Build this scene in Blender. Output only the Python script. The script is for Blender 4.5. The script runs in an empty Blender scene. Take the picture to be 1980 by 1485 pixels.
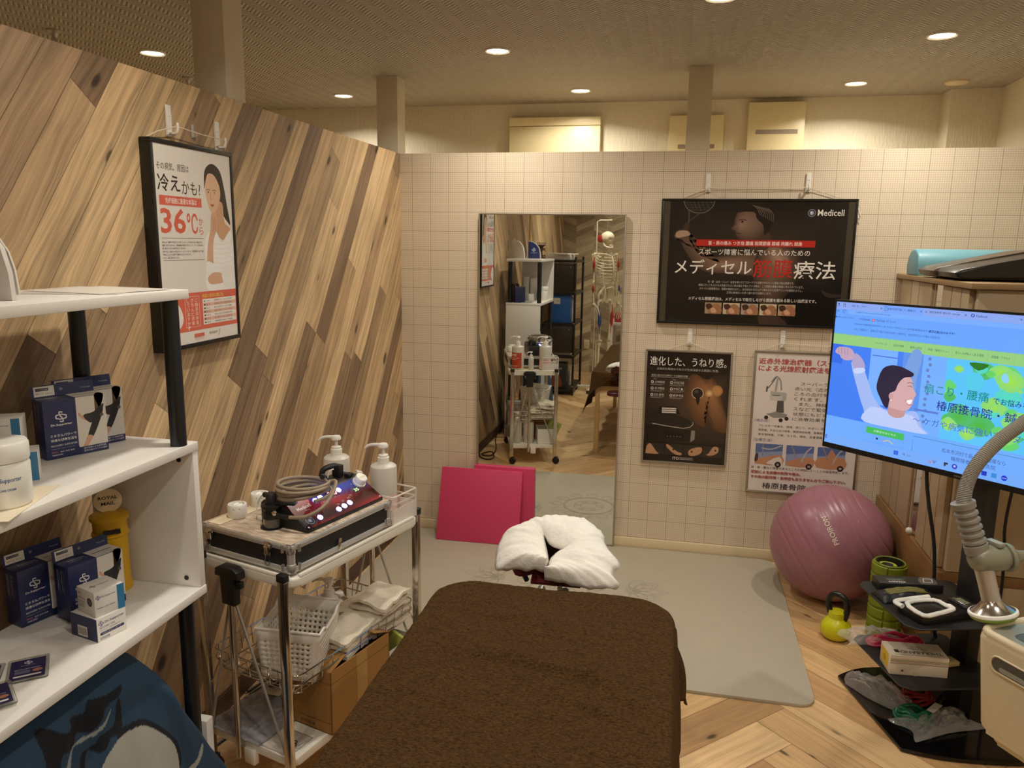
import bpy, bmesh, math, random
from mathutils import Vector, Matrix, Euler, noise
random.seed(7)
C = bpy.context.scene.collection
SC = bpy.context.scene
PI = math.pi
# ------------------------------------------------------------------ camera, light level, lamps
CEIL = 2.455
cam_data = bpy.data.cameras.new('camera')
cam_data.sensor_width = 36.0
cam_data.lens = 1492.8/1980*36
cam_data.clip_start = 0.02
camera = bpy.data.objects.new('camera', cam_data); C.objects.link(camera)
camera.matrix_world = Matrix(((0.97760943, -0.05127073, 0.20408603, 1.46559),
                              (0.20996658, 0.17350476, -0.96219028, -3.98953),
                              (0.0139223, 0.98349754, 0.18038503, 1.61429),
                              (0, 0, 0, 1)))
SC.camera = camera
SC.view_settings.view_transform = 'Standard'
SC.view_settings.look = 'None'
SC.view_settings.gamma = 1
SC.view_settings.use_curve_mapping = False
SC.view_settings.exposure = 0.0
world = bpy.data.worlds.new('world'); SC.world = world; world.use_nodes = True
world.node_tree.nodes['Background'].inputs[0].default_value = (0.9, 0.75, 0.55, 1)
world.node_tree.nodes['Background'].inputs[1].default_value = 0.02
LAMP_COL = (1.0, 0.935, 0.82)
LAMP_W = 7.3
# downlights: the seven the photo shows, then unseen ones added to light the room and rear wall
LAMPS = [(-0.964, -0.641), (0.625, -0.439), (-0.524, 0.481), (0.878, 0.515), (2.446, -0.417), (2.314, 0.517), (1.559, -1.063),
         (0.62, -2.35), (2.44, -2.35), (1.56, -3.3), (0.62, -4.4), (2.44, -4.5), (-1.3, -2.6), (1.2, -5.4)]
for lx, ly in LAMPS:
    ld = bpy.data.lights.new('downlight_beam', 'AREA'); ld.shape = 'DISK'; ld.size = 0.085
    ld.energy = LAMP_W; ld.color = LAMP_COL; ld.spread = math.radians(150)
    lo = bpy.data.objects.new('downlight_beam', ld); C.objects.link(lo); lo.location = (lx, ly, CEIL-0.012)

# ------------------------------------------------------------------ helpers
def lin(c):
    r = []
    for x in c[:3]:
        x = x/255.0
        r.append(x/12.92 if x <= 0.04045 else ((x+0.055)/1.055)**2.4)
    return (r[0], r[1], r[2], 1.0)

def nd(nt, typ, **kw):
    n = nt.nodes.new(typ)
    for k, v in kw.items():
        setattr(n, k, v)
    return n

def mth(nt, op, a, b=None, c=None):
    n = nt.nodes.new('ShaderNodeMath'); n.operation = op
    for i, x in enumerate((a, b, c)):
        if x is None: continue
        if isinstance(x, (int, float)): n.inputs[i].default_value = x
        else: nt.links.new(x, n.inputs[i])
    return n.outputs[0]

def newmat(name):
    m = bpy.data.materials.new(name); m.use_nodes = True
    nt = m.node_tree; b = nt.nodes['Principled BSDF']
    return m, nt, b

def coords(nt, scale=(1, 1, 1), kind='Object'):
    tc = nd(nt, 'ShaderNodeTexCoord'); mp = nd(nt, 'ShaderNodeMapping')
    mp.inputs['Scale'].default_value = scale
    nt.links.new(tc.outputs[kind], mp.inputs[0])
    return mp.outputs[0]

def mixc(nt, fac, a, b, typ='MIX'):
    n = nd(nt, 'ShaderNodeMix'); n.data_type = 'RGBA'; n.blend_type = typ
    for i, x in ((0, fac), (6, a), (7, b)):
        if isinstance(x, (int, float)): n.inputs[i].default_value = x
        elif isinstance(x, tuple): n.inputs[i].default_value = x
        else: nt.links.new(x, n.inputs[i])
    return n.outputs[2]

def noise_tex(nt, vec, scale, detail=4, rough=0.55):
    n = nd(nt, 'ShaderNodeTexNoise'); n.inputs['Scale'].default_value = scale
    n.inputs['Detail'].default_value = detail; n.inputs['Roughness'].default_value = rough
    nt.links.new(vec, n.inputs['Vector'])
    return n.outputs[0]

def bump(nt, b, h, strength, dist=0.01):
    n = nd(nt, 'ShaderNodeBump'); n.inputs['Strength'].default_value = strength; n.inputs['Distance'].default_value = dist
    nt.links.new(h, n.inputs['Height']); nt.links.new(n.outputs[0], b.inputs['Normal'])

def M(name, rgb, rough=0.5, metal=0.0, var=0.05, vscale=25, bmp=0.0, bscale=250, stretch=(1, 1, 1), **kw):
    """procedural surface: base colour broken up by noise, optional fine bump"""
    m, nt, b = newmat(name)
    v = coords(nt, stretch)
    c = lin(rgb)
    f = noise_tex(nt, v, vscale)
    lo = tuple(x*(1-var) for x in c[:3])+(1,); hi = tuple(min(1, x*(1+var)) for x in c[:3])+(1,)
    nt.links.new(mixc(nt, f, lo, hi), b.inputs['Base Color'])
    b.inputs['Roughness'].default_value = rough; b.inputs['Metallic'].default_value = metal
    if bmp: bump(nt, b, noise_tex(nt, v, bscale, 3), bmp, 0.004)
    for k, x in kw.items():
        b.inputs['IOR' if k == 'ior' else k.replace('_', ' ').title()].default_value = x
    return m

def MP(name, rough=0.5, emit=0.0, coat=0.0, bmp=0.0):
    """printed surface: ink colours come from the mesh's own colour attribute, with paper grain"""
    m, nt, b = newmat(name)
    a = nd(nt, 'ShaderNodeVertexColor'); a.layer_name = 'Col'
    v = coords(nt)
    g = noise_tex(nt, v, 60)
    col = mixc(nt, mth(nt, 'MULTIPLY', g, 0.10), a.outputs[0], (0, 0, 0, 1))
    if emit:
        b.inputs['Base Color'].default_value = (0.01, 0.01, 0.01, 1)
        nt.links.new(a.outputs[0], b.inputs['Emission Color']); b.inputs['Emission Strength'].default_value = emit
    else:
        nt.links.new(col, b.inputs['Base Color'])
    b.inputs['Roughness'].default_value = rough; b.inputs['Coat Weight'].default_value = coat
    if bmp: bump(nt, b, noise_tex(nt, v, 300, 3), bmp, 0.003)
    return m

def frame_m(o, xd, yd):
    x = Vector(xd).normalized(); y = Vector(yd); y = (y-x*y.dot(x)).normalized(); z = x.cross(y)
    return Matrix(((x.x, y.x, z.x, o[0]), (x.y, y.y, z.y, o[1]), (x.z, y.z, z.z, o[2]), (0, 0, 0, 1)))

def TR(x, y, z, rz=0, rx=0, ry=0):
    return Matrix.Translation((x, y, z)) @ Euler((rx, ry, rz)).to_matrix().to_4x4()

def spline(pts, n=6, closed=False):
    """Catmull-Rom through points"""
    P = [Vector(p) for p in pts]; out = []; N = len(P)
    rng = range(N if closed else N-1)
    for i in rng:
        if closed: p0, p1, p2, p3 = P[(i-1) % N], P[i], P[(i+1) % N], P[(i+2) % N]
        else: p0, p1, p2, p3 = P[max(i-1, 0)], P[i], P[i+1], P[min(i+2, N-1)]
        for k in range(n):
            t = k/n; t2 = t*t; t3 = t2*t
            out.append(0.5*((2*p1)+(p2-p0)*t+(2*p0-5*p1+4*p2-p3)*t2+(3*p1-p0-3*p2+p3)*t3))
    if not closed: out.append(P[-1])
    return out

_glyphs = {}
def glyphs(s, bold=0.0):
    key = (s, bold)
    if key not in _glyphs:
        cu = bpy.data.curves.new('lettering', 'FONT'); cu.body = s; cu.resolution_u = 2; cu.offset = bold
        cu.fill_mode = 'FRONT'
        ob = bpy.data.objects.new('lettering', cu)
        me = ob.to_mesh()
        vs = [v.co.copy() for v in me.vertices]; fs = [tuple(p.vertices) for p in me.polygons]
        ob.to_mesh_clear(); bpy.data.objects.remove(ob); bpy.data.curves.remove(cu)
        _glyphs[key] = (vs, fs)
    return _glyphs[key]

class MB:
    """collects shapes into ONE mesh; M = current local transform"""
    def __init__(s, M=None):
        s.v = []; s.f = []; s.mi = []; s.c = []; s.sm = []; s.mats = []; s.M = M or Matrix.Identity(4); s.col = False; s.lay = 0.0
    def mat(s, m):
        if m not in s.mats: s.mats.append(m)
        return s.mats.index(m)
    def add(s, vs, fs, m, col=None, smooth=False, T=None):
        o = len(s.v); X = s.M if T is None else s.M @ T
        s.v += [X @ Vector(p) for p in vs]; i = s.mat(m)
        if col is not None:
            s.col = True
            per = isinstance(col, list)
            cl = [lin(q) for q in col] if per else lin(col)
        for f in fs:
            s.f.append([o+k for k in f]); s.mi.append(i); s.sm.append(smooth)
            s.c.append(None if col is None else ([cl[k] for k in f] if per else [cl]*len(f)))
    def box(s, a, b, m, col=None, bev=0.0, seg=2, T=None):
        x0, y0, z0 = a; x1, y1, z1 = b
        vs = [(x0, y0, z0), (x1, y0, z0), (x1, y1, z0), (x0, y1, z0), (x0, y0, z1), (x1, y0, z1), (x1, y1, z1), (x0, y1, z1)]
        fs = [(0, 3, 2, 1), (4, 5, 6, 7), (0, 1, 5, 4), (1, 2, 6, 5), (2, 3, 7, 6), (3, 0, 4, 7)]
        if bev:
            bm = bmesh.new(); bv = [bm.verts.new(p) for p in vs]
            for f in fs: bm.faces.new([bv[k] for k in f])
            bmesh.ops.bevel(bm, geom=bm.edges[:], offset=bev, segments=seg, profile=0.5, affect='EDGES')
            s.bm(bm, m, col, True, T); return
        s.add(vs, fs, m, col, False, T)
    def bm(s, bm, m, col=None, smooth=True, T=None):
        bm.verts.index_update()
        s.add([v.co.copy() for v in bm.verts], [[v.index for v in f.verts] for f in bm.faces], m, col, smooth, T); bm.free()
    def bar(s, p0, p1, w, d, m, up=(0, 0, 1), bev=0.0, col=None):
        """rectangular bar from p0 to p1, w across, d along 'up'"""
        p0 = Vector(p0); p1 = Vector(p1); z = (p1-p0); L = z.length; z = z/L
        u = Vector(up); x = u.cross(z)
        if x.length < 1e-4: x = Vector((1, 0, 0)).cross(z)
        x.normalize(); y = z.cross(x)
        T = Matrix(((x.x, y.x, z.x, p0.x), (x.y, y.y, z.y, p0.y), (x.z, y.z, z.z, p0.z), (0, 0, 0, 1)))
        s.box((-w/2, -d/2, 0), (w/2, d/2, L), m, col, bev, 2, T)
    def lathe(s, prof, m, n=24, T=None, col=None, smooth=True, cap=True):
        vs = []; fs = []
        for r, z in prof:
            for k in range(n):
                a = 2*PI*k/n; vs.append((r*math.cos(a), r*math.sin(a), z))
        for j in range(len(prof)-1):
            for k in range(n):
                k2 = (k+1) % n; fs.append((j*n+k, j*n+k2, (j+1)*n+k2, (j+1)*n+k))
        if cap:
            fs.append(tuple(reversed(range(n)))); e = (len(prof)-1)*n; fs.append(tuple(range(e, e+n)))
        s.add(vs, fs, m, col, smooth, T)
    def cyl(s, p0, p1, r0, m, r1=None, n=16, col=None, cap=True):
        p0 = Vector(p0); p1 = Vector(p1); d = p1-p0
        T = Matrix.Translation(p0) @ d.to_track_quat('Z', 'Y').to_matrix().to_4x4()
        s.lathe([(r0, 0), (r0 if r1 is None else r1, d.length)], m, n, T, col, True, cap)
    def tube(s, pts, r, m, n=8, closed=False, col=None, sub=0, flat=1.0):
        P = spline(pts, sub, closed) if sub else [Vector(p) for p in pts]
        N = len(P); vs = []; fs = []; prev = None
        rr = r if isinstance(r, (list, tuple)) else None
        for i, p in enumerate(P):
            a = P[(i-1) % N] if (closed or i > 0) else p; b = P[(i+1) % N] if (closed or i < N-1) else p
            t = (b-a).normalized()
            if prev is None:
                u = t.cross(Vector((0, 0, 1)));
                if u.length < 1e-3: u = t.cross(Vector((1, 0, 0)))
            else: u = prev-t*prev.dot(t)
            u.normalize(); w = t.cross(u); prev = u
            q = r if rr is None else rr[0]+(rr[-1]-rr[0])*i/max(1, N-1) if len(rr) == 2 else rr[min(len(rr)-1, int(i*len(rr)/N))]
            for k in range(n):
                an = 2*PI*k/n; vs.append(p+u*math.cos(an)*q+w*math.sin(an)*q*flat)
        for i in range(N if closed else N-1):
            i2 = (i+1) % N
            for k in range(n):
                k2 = (k+1) % n; fs.append((i*n+k, i*n+k2, i2*n+k2, i2*n+k))
        if not closed:
            fs.append(tuple(reversed(range(n)))); fs.append(tuple(range((N-1)*n, N*n)))
        s.add(vs, fs, m, col, True)
    def prism(s, poly, z0, z1, m, col=None, T=None, smooth=False, taper=1.0):
        n = len(poly); cx = sum(p[0] for p in poly)/n; cy = sum(p[1] for p in poly)/n
        vs = [(p[0], p[1], z0) for p in poly]+[(cx+(p[0]-cx)*taper, cy+(p[1]-cy)*taper, z1) for p in poly]
        fs = [tuple(reversed(range(n))), tuple(range(n, 2*n))]+[(k, (k+1) % n, n+(k+1) % n, n+k) for k in range(n)]
        s.add(vs, fs, m, col, smooth, T)
    def rprism(s, poly, z0, z1, m, bev, seg=2, col=None, T=None):
        bm = bmesh.new(); n = len(poly)
        a = [bm.verts.new((p[0], p[1], z0)) for p in poly]; b = [bm.verts.new((p[0], p[1], z1)) for p in poly]
        bm.faces.new(list(reversed(a))); bm.faces.new(b)
        for k in range(n): bm.faces.new((a[k], a[(k+1) % n], b[(k+1) % n], b[k]))
        bmesh.ops.bevel(bm, geom=[e for e in bm.edges if abs(e.verts[0].co.z-e.verts[1].co.z) < 1e-6], offset=bev, segments=seg, profile=0.5, affect='EDGES')
        s.bm(bm, m, col, True, T)
    def grid(s, fn, nu, nv, m, col=None, smooth=True, wrap=False, colfn=None):
        vs = [fn(i/nu, j/nv) for j in range(nv+1) for i in range(nu+(0 if wrap else 1))]
        w = nu if wrap else nu+1
        fs = [(j*w+i, j*w+(i+1) % w, (j+1)*w+(i+1) % w, (j+1)*w+i) for j in range(nv) for i in range(nu)]
        if colfn: col = [colfn(i/nu, j/nv) for j in range(nv+1) for i in range(w)]
        s.add(vs, fs, m, col, smooth)
    # ---- printing on a flat face: local x right, y up, z out; every layer sits a hair above the last
    def up(s, d=0.000012):
        s.lay += d; return s.lay
    def rect(s, x0, y0, x1, y1, m, col):
        z = s.up(); s.add([(x0, y0, z), (x1, y0, z), (x1, y1, z), (x0, y1, z)], [(0, 1, 2, 3)], m, col)
    def shape(s, pts, m, col, sub=5, z=None, edge=None, ctr=None):
        P = spline([(p[0], p[1], 0) for p in pts], sub, True) if sub else [Vector((p[0], p[1], 0)) for p in pts]
        z = s.up() if z is None else z; n = len(P)
        if edge is None:
            s.add([(p.x, p.y, z) for p in P], [tuple(range(n))], m, col)
        else:
            cx, cy = ctr or (sum(p.x for p in P)/n, sum(p.y for p in P)/n)
            s.add([(p.x, p.y, z) for p in P]+[(cx, cy, z)], [(k, (k+1) % n, n) for k in range(n)], m, [edge]*n+[col])
    def disc(s, x, y, r, m, col, n=24, ry=None, edge=None):
        s.shape([(x+r*math.cos(2*PI*k/n), y+(ry or r)*math.sin(2*PI*k/n)) for k in range(n)], m, col, 0, edge=edge)
    def line(s, pts, w, m, col=None, sub=0):
        P = spline([(p[0], p[1], 0) for p in pts], sub) if sub else [Vector((p[0], p[1], 0)) for p in pts]
        z = s.up(); vs = []; n = len(P)
        for i, p in enumerate(P):
            t = (P[min(i+1, n-1)]-P[max(i-1, 0)]).normalized(); u = Vector((-t.y, t.x, 0))*w/2
            vs += [(p.x+u.x, p.y+u.y, z), (p.x-u.x, p.y-u.y, z)]
        s.add(vs, [(2*i, 2*i+1, 2*i+3, 2*i+2) for i in range(n-1)], m, col)
    def text(s, t, x, y, h, m, col, w=None, align='L', bold=0.0, T=None, rot=0.0):
        """lettering whose ink box is h high (and w wide when given), lower left at x, y"""
        vs, fs = glyphs(t, bold)
        if not fs: return
        xs = [v.x for v in vs]; ys = [v.y for v in vs]; x0, x1, y0, y1 = min(xs), max(xs), min(ys), max(ys)
        sy = h/max(1e-6, y1-y0); sx = w/max(1e-6, x1-x0) if w else sy
        W = (x1-x0)*sx; ox = 0 if align == 'L' else (-W/2 if align == 'C' else -W)
        z = s.up(0.000016); ca, sa = math.cos(rot), math.sin(rot)
        out = []
        for v in vs:
            a = (v.x-x0)*sx+ox; b = (v.y-y0)*sy
            out.append((x+a*ca-b*sa, y+a*sa+b*ca, z))
        s.add(out, fs, m, col, False, T)
    def build(s, name, parent=None, bev=None, sub=None, solid=None):
        me = bpy.data.meshes.new(name); me.from_pydata([tuple(v) for v in s.v], [], s.f)
        for m in s.mats: me.materials.append(m)
        me.polygons.foreach_set('material_index', s.mi); me.polygons.foreach_set('use_smooth', s.sm)
        if s.col:
            at = me.color_attributes.new('Col', 'FLOAT_COLOR', 'CORNER'); buf = []
            for c, f in zip(s.c, s.f):
                for q in (c or [(0.8, 0.8, 0.8, 1)]*len(f)): buf += q
            at.data.foreach_set('color', buf)
        me.update(); me.set_sharp_from_angle(angle=math.radians(42))
        o = bpy.data.objects.new(name, me); C.objects.link(o)
        if parent is not None: o.parent = parent
        if solid:
            md = o.modifiers.new('thickness', 'SOLIDIFY'); md.thickness = solid; md.offset = -1
        if sub:
            md = o.modifiers.new('smooth', 'SUBSURF'); md.levels = sub; md.render_levels = sub
        return o

def thing(name, label, cat, loc=(0, 0, 0), rz=0.0, group=None, mat=None):
    o = bpy.data.objects.new(name, None); C.objects.link(o); o.empty_display_size = 0.05
    if mat is not None: o.matrix_world = mat
    else: o.location = loc; o.rotation_euler = (0, 0, rz)
    return tag(o, label, cat, group)
def tag(o, label, cat, group=None, kind=None):
    o['label'] = label; o['category'] = cat
    if group: o['group'] = group
    if kind: o['kind'] = kind
    return o
def struct(o):
    o['kind'] = 'structure'; return o
def dup(root, label=None):
    r = root.copy(); C.objects.link(r)
    if label: r['label'] = label
    for ch in list(root.children):
        c = ch.copy(); C.objects.link(c); c.parent = r
        for g in list(ch.children):
            d = g.copy(); C.objects.link(d); d.parent = c
    return r
def clip(poly, a, b, c):
    """keep the side a*x+b*y<=c of a 2-D polygon"""
    out = []
    for i in range(len(poly)):
        p, q = poly[i], poly[(i+1) % len(poly)]; dp = a*p[0]+b*p[1]-c; dq = a*q[0]+b*q[1]-c
        if dp <= 0: out.append(p)
        if (dp < 0 < dq) or (dq < 0 < dp):
            t = dp/(dp-dq); out.append((p[0]+(q[0]-p[0])*t, p[1]+(q[1]-p[1])*t))
    return out
# ------------------------------------------------------------------ wood surfaces: boards laid as polygons with their own tone and grain direction
def wood_mat(name, rough=0.5, knots=True, grain=1.0, gs=1.0, coat=0.0):
    m, nt, b = newmat(name)
    a = nd(nt, 'ShaderNodeVertexColor'); a.layer_name = 'Col'
    uv = nd(nt, 'ShaderNodeUVMap'); uv.uv_map = 'UVMap'
    def mapped(su, sv, src=None):
        mp = nd(nt, 'ShaderNodeMapping'); mp.inputs['Scale'].default_value = (su*gs, sv*gs, 1); nt.links.new(src or uv.outputs[0], mp.inputs[0]); return mp.outputs[0]
    w = noise_tex(nt, mapped(2.5, 9), 1.0, 2)
    vadd = nd(nt, 'ShaderNodeVectorMath'); vadd.operation = 'ADD'
    cmb = nd(nt, 'ShaderNodeCombineXYZ'); nt.links.new(mth(nt, 'MULTIPLY', mth(nt, 'SUBTRACT', w, 0.5), 0.05), cmb.inputs[1])
    nt.links.new(uv.outputs[0], vadd.inputs[0]); nt.links.new(cmb.outputs[0], vadd.inputs[1])
    g1 = noise_tex(nt, mapped(1.6, 55, vadd.outputs[0]), 1.0, 5, 0.6)
    g2 = noise_tex(nt, mapped(6, 240, vadd.outputs[0]), 1.0, 3, 0.6)
    g3 = noise_tex(nt, mapped(2.2, 7, vadd.outputs[0]), 1.0, 3, 0.5)
    f = mth(nt, 'ADD', mth(nt, 'MULTIPLY', mth(nt, 'SUBTRACT', g1, 0.5), 1.7*grain), mth(nt, 'MULTIPLY', mth(nt, 'SUBTRACT', g2, 0.5), 0.8*grain))
    f = mth(nt, 'ADD', mth(nt, 'ADD', f, mth(nt, 'MULTIPLY', mth(nt, 'SUBTRACT', g3, 0.5), 1.0*grain)), 1.0)
    if knots:
        vo = nd(nt, 'ShaderNodeTexVoronoi'); vo.inputs['Scale'].default_value = 1.0
        nt.links.new(mapped(4.8, 12.5, vadd.outputs[0]), vo.inputs['Vector'])
        rs = nd(nt, 'ShaderNodeSeparateColor'); nt.links.new(vo.outputs['Color'], rs.inputs[0])
        size = mth(nt, 'MULTIPLY', mth(nt, 'SUBTRACT', rs.outputs[0], 0.32), 0.24)
        k = nd(nt, 'ShaderNodeMapRange'); k.interpolation_type = 'SMOOTHSTEP'
        nt.links.new(mth(nt, 'SUBTRACT', vo.outputs['Distance'], size), k.inputs[0])
        k.inputs[1].default_value = -0.03; k.inputs[2].default_value = 0.05; k.inputs[3].default_value = 0.24; k.inputs[4].default_value = 1.0
        f = mth(nt, 'MULTIPLY', f, k.outputs[0])
        halo = nd(nt, 'ShaderNodeMapRange'); halo.interpolation_type = 'SMOOTHSTEP'
        nt.links.new(mth(nt, 'SUBTRACT', vo.outputs['Distance'], size), halo.inputs[0])
        halo.inputs[1].default_value = 0.0; halo.inputs[2].default_value = 0.22; halo.inputs[3].default_value = 0.82; halo.inputs[4].default_value = 1.0
        f = mth(nt, 'MULTIPLY', f, halo.outputs[0])
    vm = nd(nt, 'ShaderNodeVectorMath'); vm.operation = 'SCALE'
    nt.links.new(a.outputs[0], vm.inputs[0]); nt.links.new(f, vm.inputs['Scale'])
    nt.links.new(vm.outputs[0], b.inputs['Base Color'])
    b.inputs['Roughness'].default_value = rough; b.inputs['Coat Weight'].default_value = coat
    bump(nt, b, g1, 0.12, 0.004)
    return m

def boards(polys, m, back, T, name, gap=0.0008, depth=0.0015):
    """polys: list of (2-D polygon, along-dir, tone rgb, seed); back: 2-D outline of the dark backing; T maps 2-D to the wall"""
    vs = []; fs = []; cols = []; uvs = []
    for P, d, tone, seed in polys:
        if len(P) < 3: continue
        o = len(vs); r = random.Random(seed); ou, ov = r.uniform(0, 50), r.uniform(0, 50)
        cx = sum(p[0] for p in P)/len(P); cy = sum(p[1] for p in P)/len(P)
        f = []
        for p in P:
            vs.append(T @ Vector((p[0], p[1], 0))); f.append(len(vs)-1)
            cols.append(lin(tone)); uvs.append((p[0]*d[0]+p[1]*d[1]+ou, -p[0]*d[1]+p[1]*d[0]+ov))
        fs.append(f)
    n0 = len(vs)
    for p in back: vs.append(T @ Vector((p[0], p[1], -depth)))
    fs.append(list(range(n0, len(vs))))
    for p in back: cols.append(lin((70, 52, 36))); uvs.append((p[0], p[1]))
    me = bpy.data.meshes.new(name); me.from_pydata([tuple(v) for v in vs], [], fs); me.materials.append(m)
    me.uv_layers.new(name='UVMap'); me.color_attributes.new('Col', 'FLOAT_COLOR', 'CORNER')
    idx = [l.vertex_index for l in me.loops]
    me.uv_layers['UVMap'].data.foreach_set('uv', [q for k in idx for q in uvs[k]])
    me.color_attributes['Col'].data.foreach_set('color', [q for k in idx for q in cols[k]])
    o = bpy.data.objects.new(name, me); C.objects.link(o)
    return o

def board_rows(x0, y0, x1, y1, ang, W, L, tones, seed, gap=0.0006):
    """rows of boards at an angle, cut to a rectangle"""
    r = random.Random(seed); d = (math.cos(ang), math.sin(ang)); n = (-d[1], d[0]); out = []
    cor = [(x0, y0), (x1, y0), (x1, y1), (x0, y1)]
    us = [c[0]*d[0]+c[1]*d[1] for c in cor]; vs = [c[0]*n[0]+c[1]*n[1] for c in cor]
    v = math.floor(min(vs)/W)*W
    while v < max(vs):
        u = min(us)-r.uniform(0, L)
        last = None
        while u < max(us):
            l = L*r.choice((0.8, 1.0, 1.0, 1.25))
            t = r.choice([q for q in tones if q != last]); last = t; mu = r.uniform(0.95, 1.05)
            P = [(a*d[0]+b*n[0], a*d[1]+b*n[1]) for a, b in ((u+gap, v+gap), (u+l-gap, v+gap), (u+l-gap, v+W-gap), (u+gap, v+W-gap))]
            for a, b, c in ((-1, 0, -x0), (1, 0, x1), (0, -1, -y0), (0, 1, y1)): P = clip(P, a, b, c) if P else P
            if P: out.append((P, d, tuple(k*mu for k in t), r.random()))
            u += l
        v += W
    return out

WOOD_WALL = wood_mat('plank_wallpaper', 0.55)
WOOD_FLOOR = wood_mat('herringbone_oak', 0.42, True, 0.55, 0.9)
WOOD_CHEV = wood_mat('chevron_wallpaper', 0.6, False, 0.8)
TONES = [(200, 170, 128), (190, 160, 120), (178, 148, 110), (206, 176, 134), (150, 122, 92), (132, 106, 80), (164, 136, 102), (142, 116, 88)]

# ------------------------------------------------------------------ walls, floor, ceiling
WALL_H = 2.065
mCREAM = None
def cream_paper(name, rgb, strength=0.5):
    m, nt, b = newmat(name)
    v = coords(nt, (1, 1, 0.18)); h = noise_tex(nt, v, 90, 4, 0.6)
    c = lin(rgb); nt.links.new(mixc(nt, h, tuple(x*0.9 for x in c[:3])+(1,), tuple(min(1, x*1.06) for x in c[:3])+(1,)), b.inputs['Base Color'])
    b.inputs['Roughness'].default_value = 0.75; bump(nt, b, h, strength, 0.012); return m
M_PAPER = cream_paper('crinkled_cream_wallpaper', (232, 222, 196))
M_POST = M('linen_wallpaper', (222, 210, 186), 0.8, var=0.05, vscale=160, bmp=0.3, bscale=400, stretch=(1, 1, 0.3))

def grid_paper():
    m, nt, b = newmat('graph_paper_wallpaper')
    tc = nd(nt, 'ShaderNodeTexCoord'); sp = nd(nt, 'ShaderNodeSeparateXYZ'); nt.links.new(tc.outputs['Object'], sp.inputs[0])
    def lines(axis, step, w, off=0.0):
        t = mth(nt, 'FRACT', mth(nt, 'ADD', mth(nt, 'DIVIDE', mth(nt, 'ADD', axis, off), step), 100.0))
        dd = mth(nt, 'MULTIPLY', mth(nt, 'ABSOLUTE', mth(nt, 'SUBTRACT', t, 0.5)), step)
        dd = mth(nt, 'SUBTRACT', step/2, dd)
        return mth(nt, 'LESS_THAN', dd, w/2)
    x, z = sp.outputs[0], sp.outputs[2]
    ox, oz = -0.0665, -1.967
    fine = mth(nt, 'MAXIMUM', lines(x, 0.01, 0.0022, ox), lines(z, 0.01, 0.0022, oz))
    big = mth(nt, 'MAXIMUM', lines(x, 0.1, 0.0028, ox), lines(z, 0.1, 0.0028, oz))
    base = lin((232, 216, 192)); n = noise_tex(nt, coords(nt), 9)
    c = mixc(nt, mth(nt, 'MULTIPLY', n, 0.10), base, lin((200, 180, 150)))
    c = mixc(nt, mth(nt, 'MULTIPLY', fine, 0.45), c, lin((168, 142, 112)))
    c = mixc(nt, mth(nt, 'MULTIPLY', big, 0.55), c, lin((120, 96, 72)))
    nt.links.new(c, b.inputs['Base Color']); b.inputs['Roughness'].default_value = 0.6
    return m
M_GRID = grid_paper()

def ceiling_mat():
    m, nt, b = newmat('herringbone_embossed_ceiling_paper')
    tc = nd(nt, 'ShaderNodeTexCoord'); sp = nd(nt, 'ShaderNodeSeparateXYZ'); nt.links.new(tc.outputs['Object'], sp.inputs[0])
    x, y = sp.outputs[0], sp.outputs[1]
    zig = mth(nt, 'PINGPONG', x, 0.042)
    s = mth(nt, 'SINE', mth(nt, 'MULTIPLY', mth(nt, 'ADD', y, mth(nt, 'MULTIPLY', zig, 1.1)), 2*PI/0.024))
    n = noise_tex(nt, coords(nt), 40, 4)
    c = mixc(nt, n, lin((214, 204, 186)), lin((228, 218, 200)))
    c = mixc(nt, mth(nt, 'MULTIPLY', mth(nt, 'ADD', s, 1.0), 0.26), c, lin((152, 139, 118)))
    nt.links.new(c, b.inputs['Base Color']); b.inputs['Roughness'].default_value = 0.7
    bump(nt, b, mth(nt, 'ADD', s, mth(nt, 'MULTIPLY', n, 1.5)), 0.9, 0.006)
    return m
M_CEIL = ceiling_mat()

XR = 3.09; YB = -6.0; YF = 0.915; XL = -3.0
# floor: 45-degree herringbone boards, one mesh
def herringbone(x0, y0, x1, y1, a, W, L):
    ex = (math.sqrt(.5), math.sqrt(.5)); ey = (-ex[0], ex[0]); r = random.Random(3); out = []
    O = (a[0]-ex[0]*L-ey[0]*W, a[1]-ex[1]*L-ey[1]*W); g = 0.0007
    tones = [(214, 176, 126), (206, 168, 120), (222, 186, 138), (198, 160, 112), (190, 150, 104)]
    for j in range(-8, 9):
        for k in range(-70, 71):
            for typ in (0, 1):
                X0, Y0 = k*W+j*L, k*W-j*L
                q = (X0, Y0, X0+L, Y0+W) if typ == 0 else (X0+L, Y0+W-L, X0+L+W, Y0+W)
                R = [(q[0]+g, q[1]+g), (q[2]-g, q[1]+g), (q[2]-g, q[3]-g), (q[0]+g, q[3]-g)]
                P = [(O[0]+u*ex[0]+v*ey[0], O[1]+u*ex[1]+v*ey[1]) for u, v in R]
                t = r.choice(tones); sd = r.random(); mul = r.uniform(0.95, 1.05)
                for A in ((-1, 0, -x0), (1, 0, x1), (0, -1, -y0), (0, 1, y1)): P = clip(P, *A) if P else P
                if len(P) >= 3: out.append((P, ex if typ == 0 else ey, tuple(min(255, z*mul) for z in t), sd))
    return out
floor = struct(boards(herringbone(XL, YB, XR, YF, (1.807, -1.449), 0.145, 0.87), WOOD_FLOOR,
                      [(XL, YB), (XR, YB), (XR, YF), (XL, YF)], TR(0, 0, 0), 'floor'))
b = MB(); b.box((XL, YB, CEIL), (XR, YF, CEIL+0.05), M_CEIL); struct(b.build('ceiling'))

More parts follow.
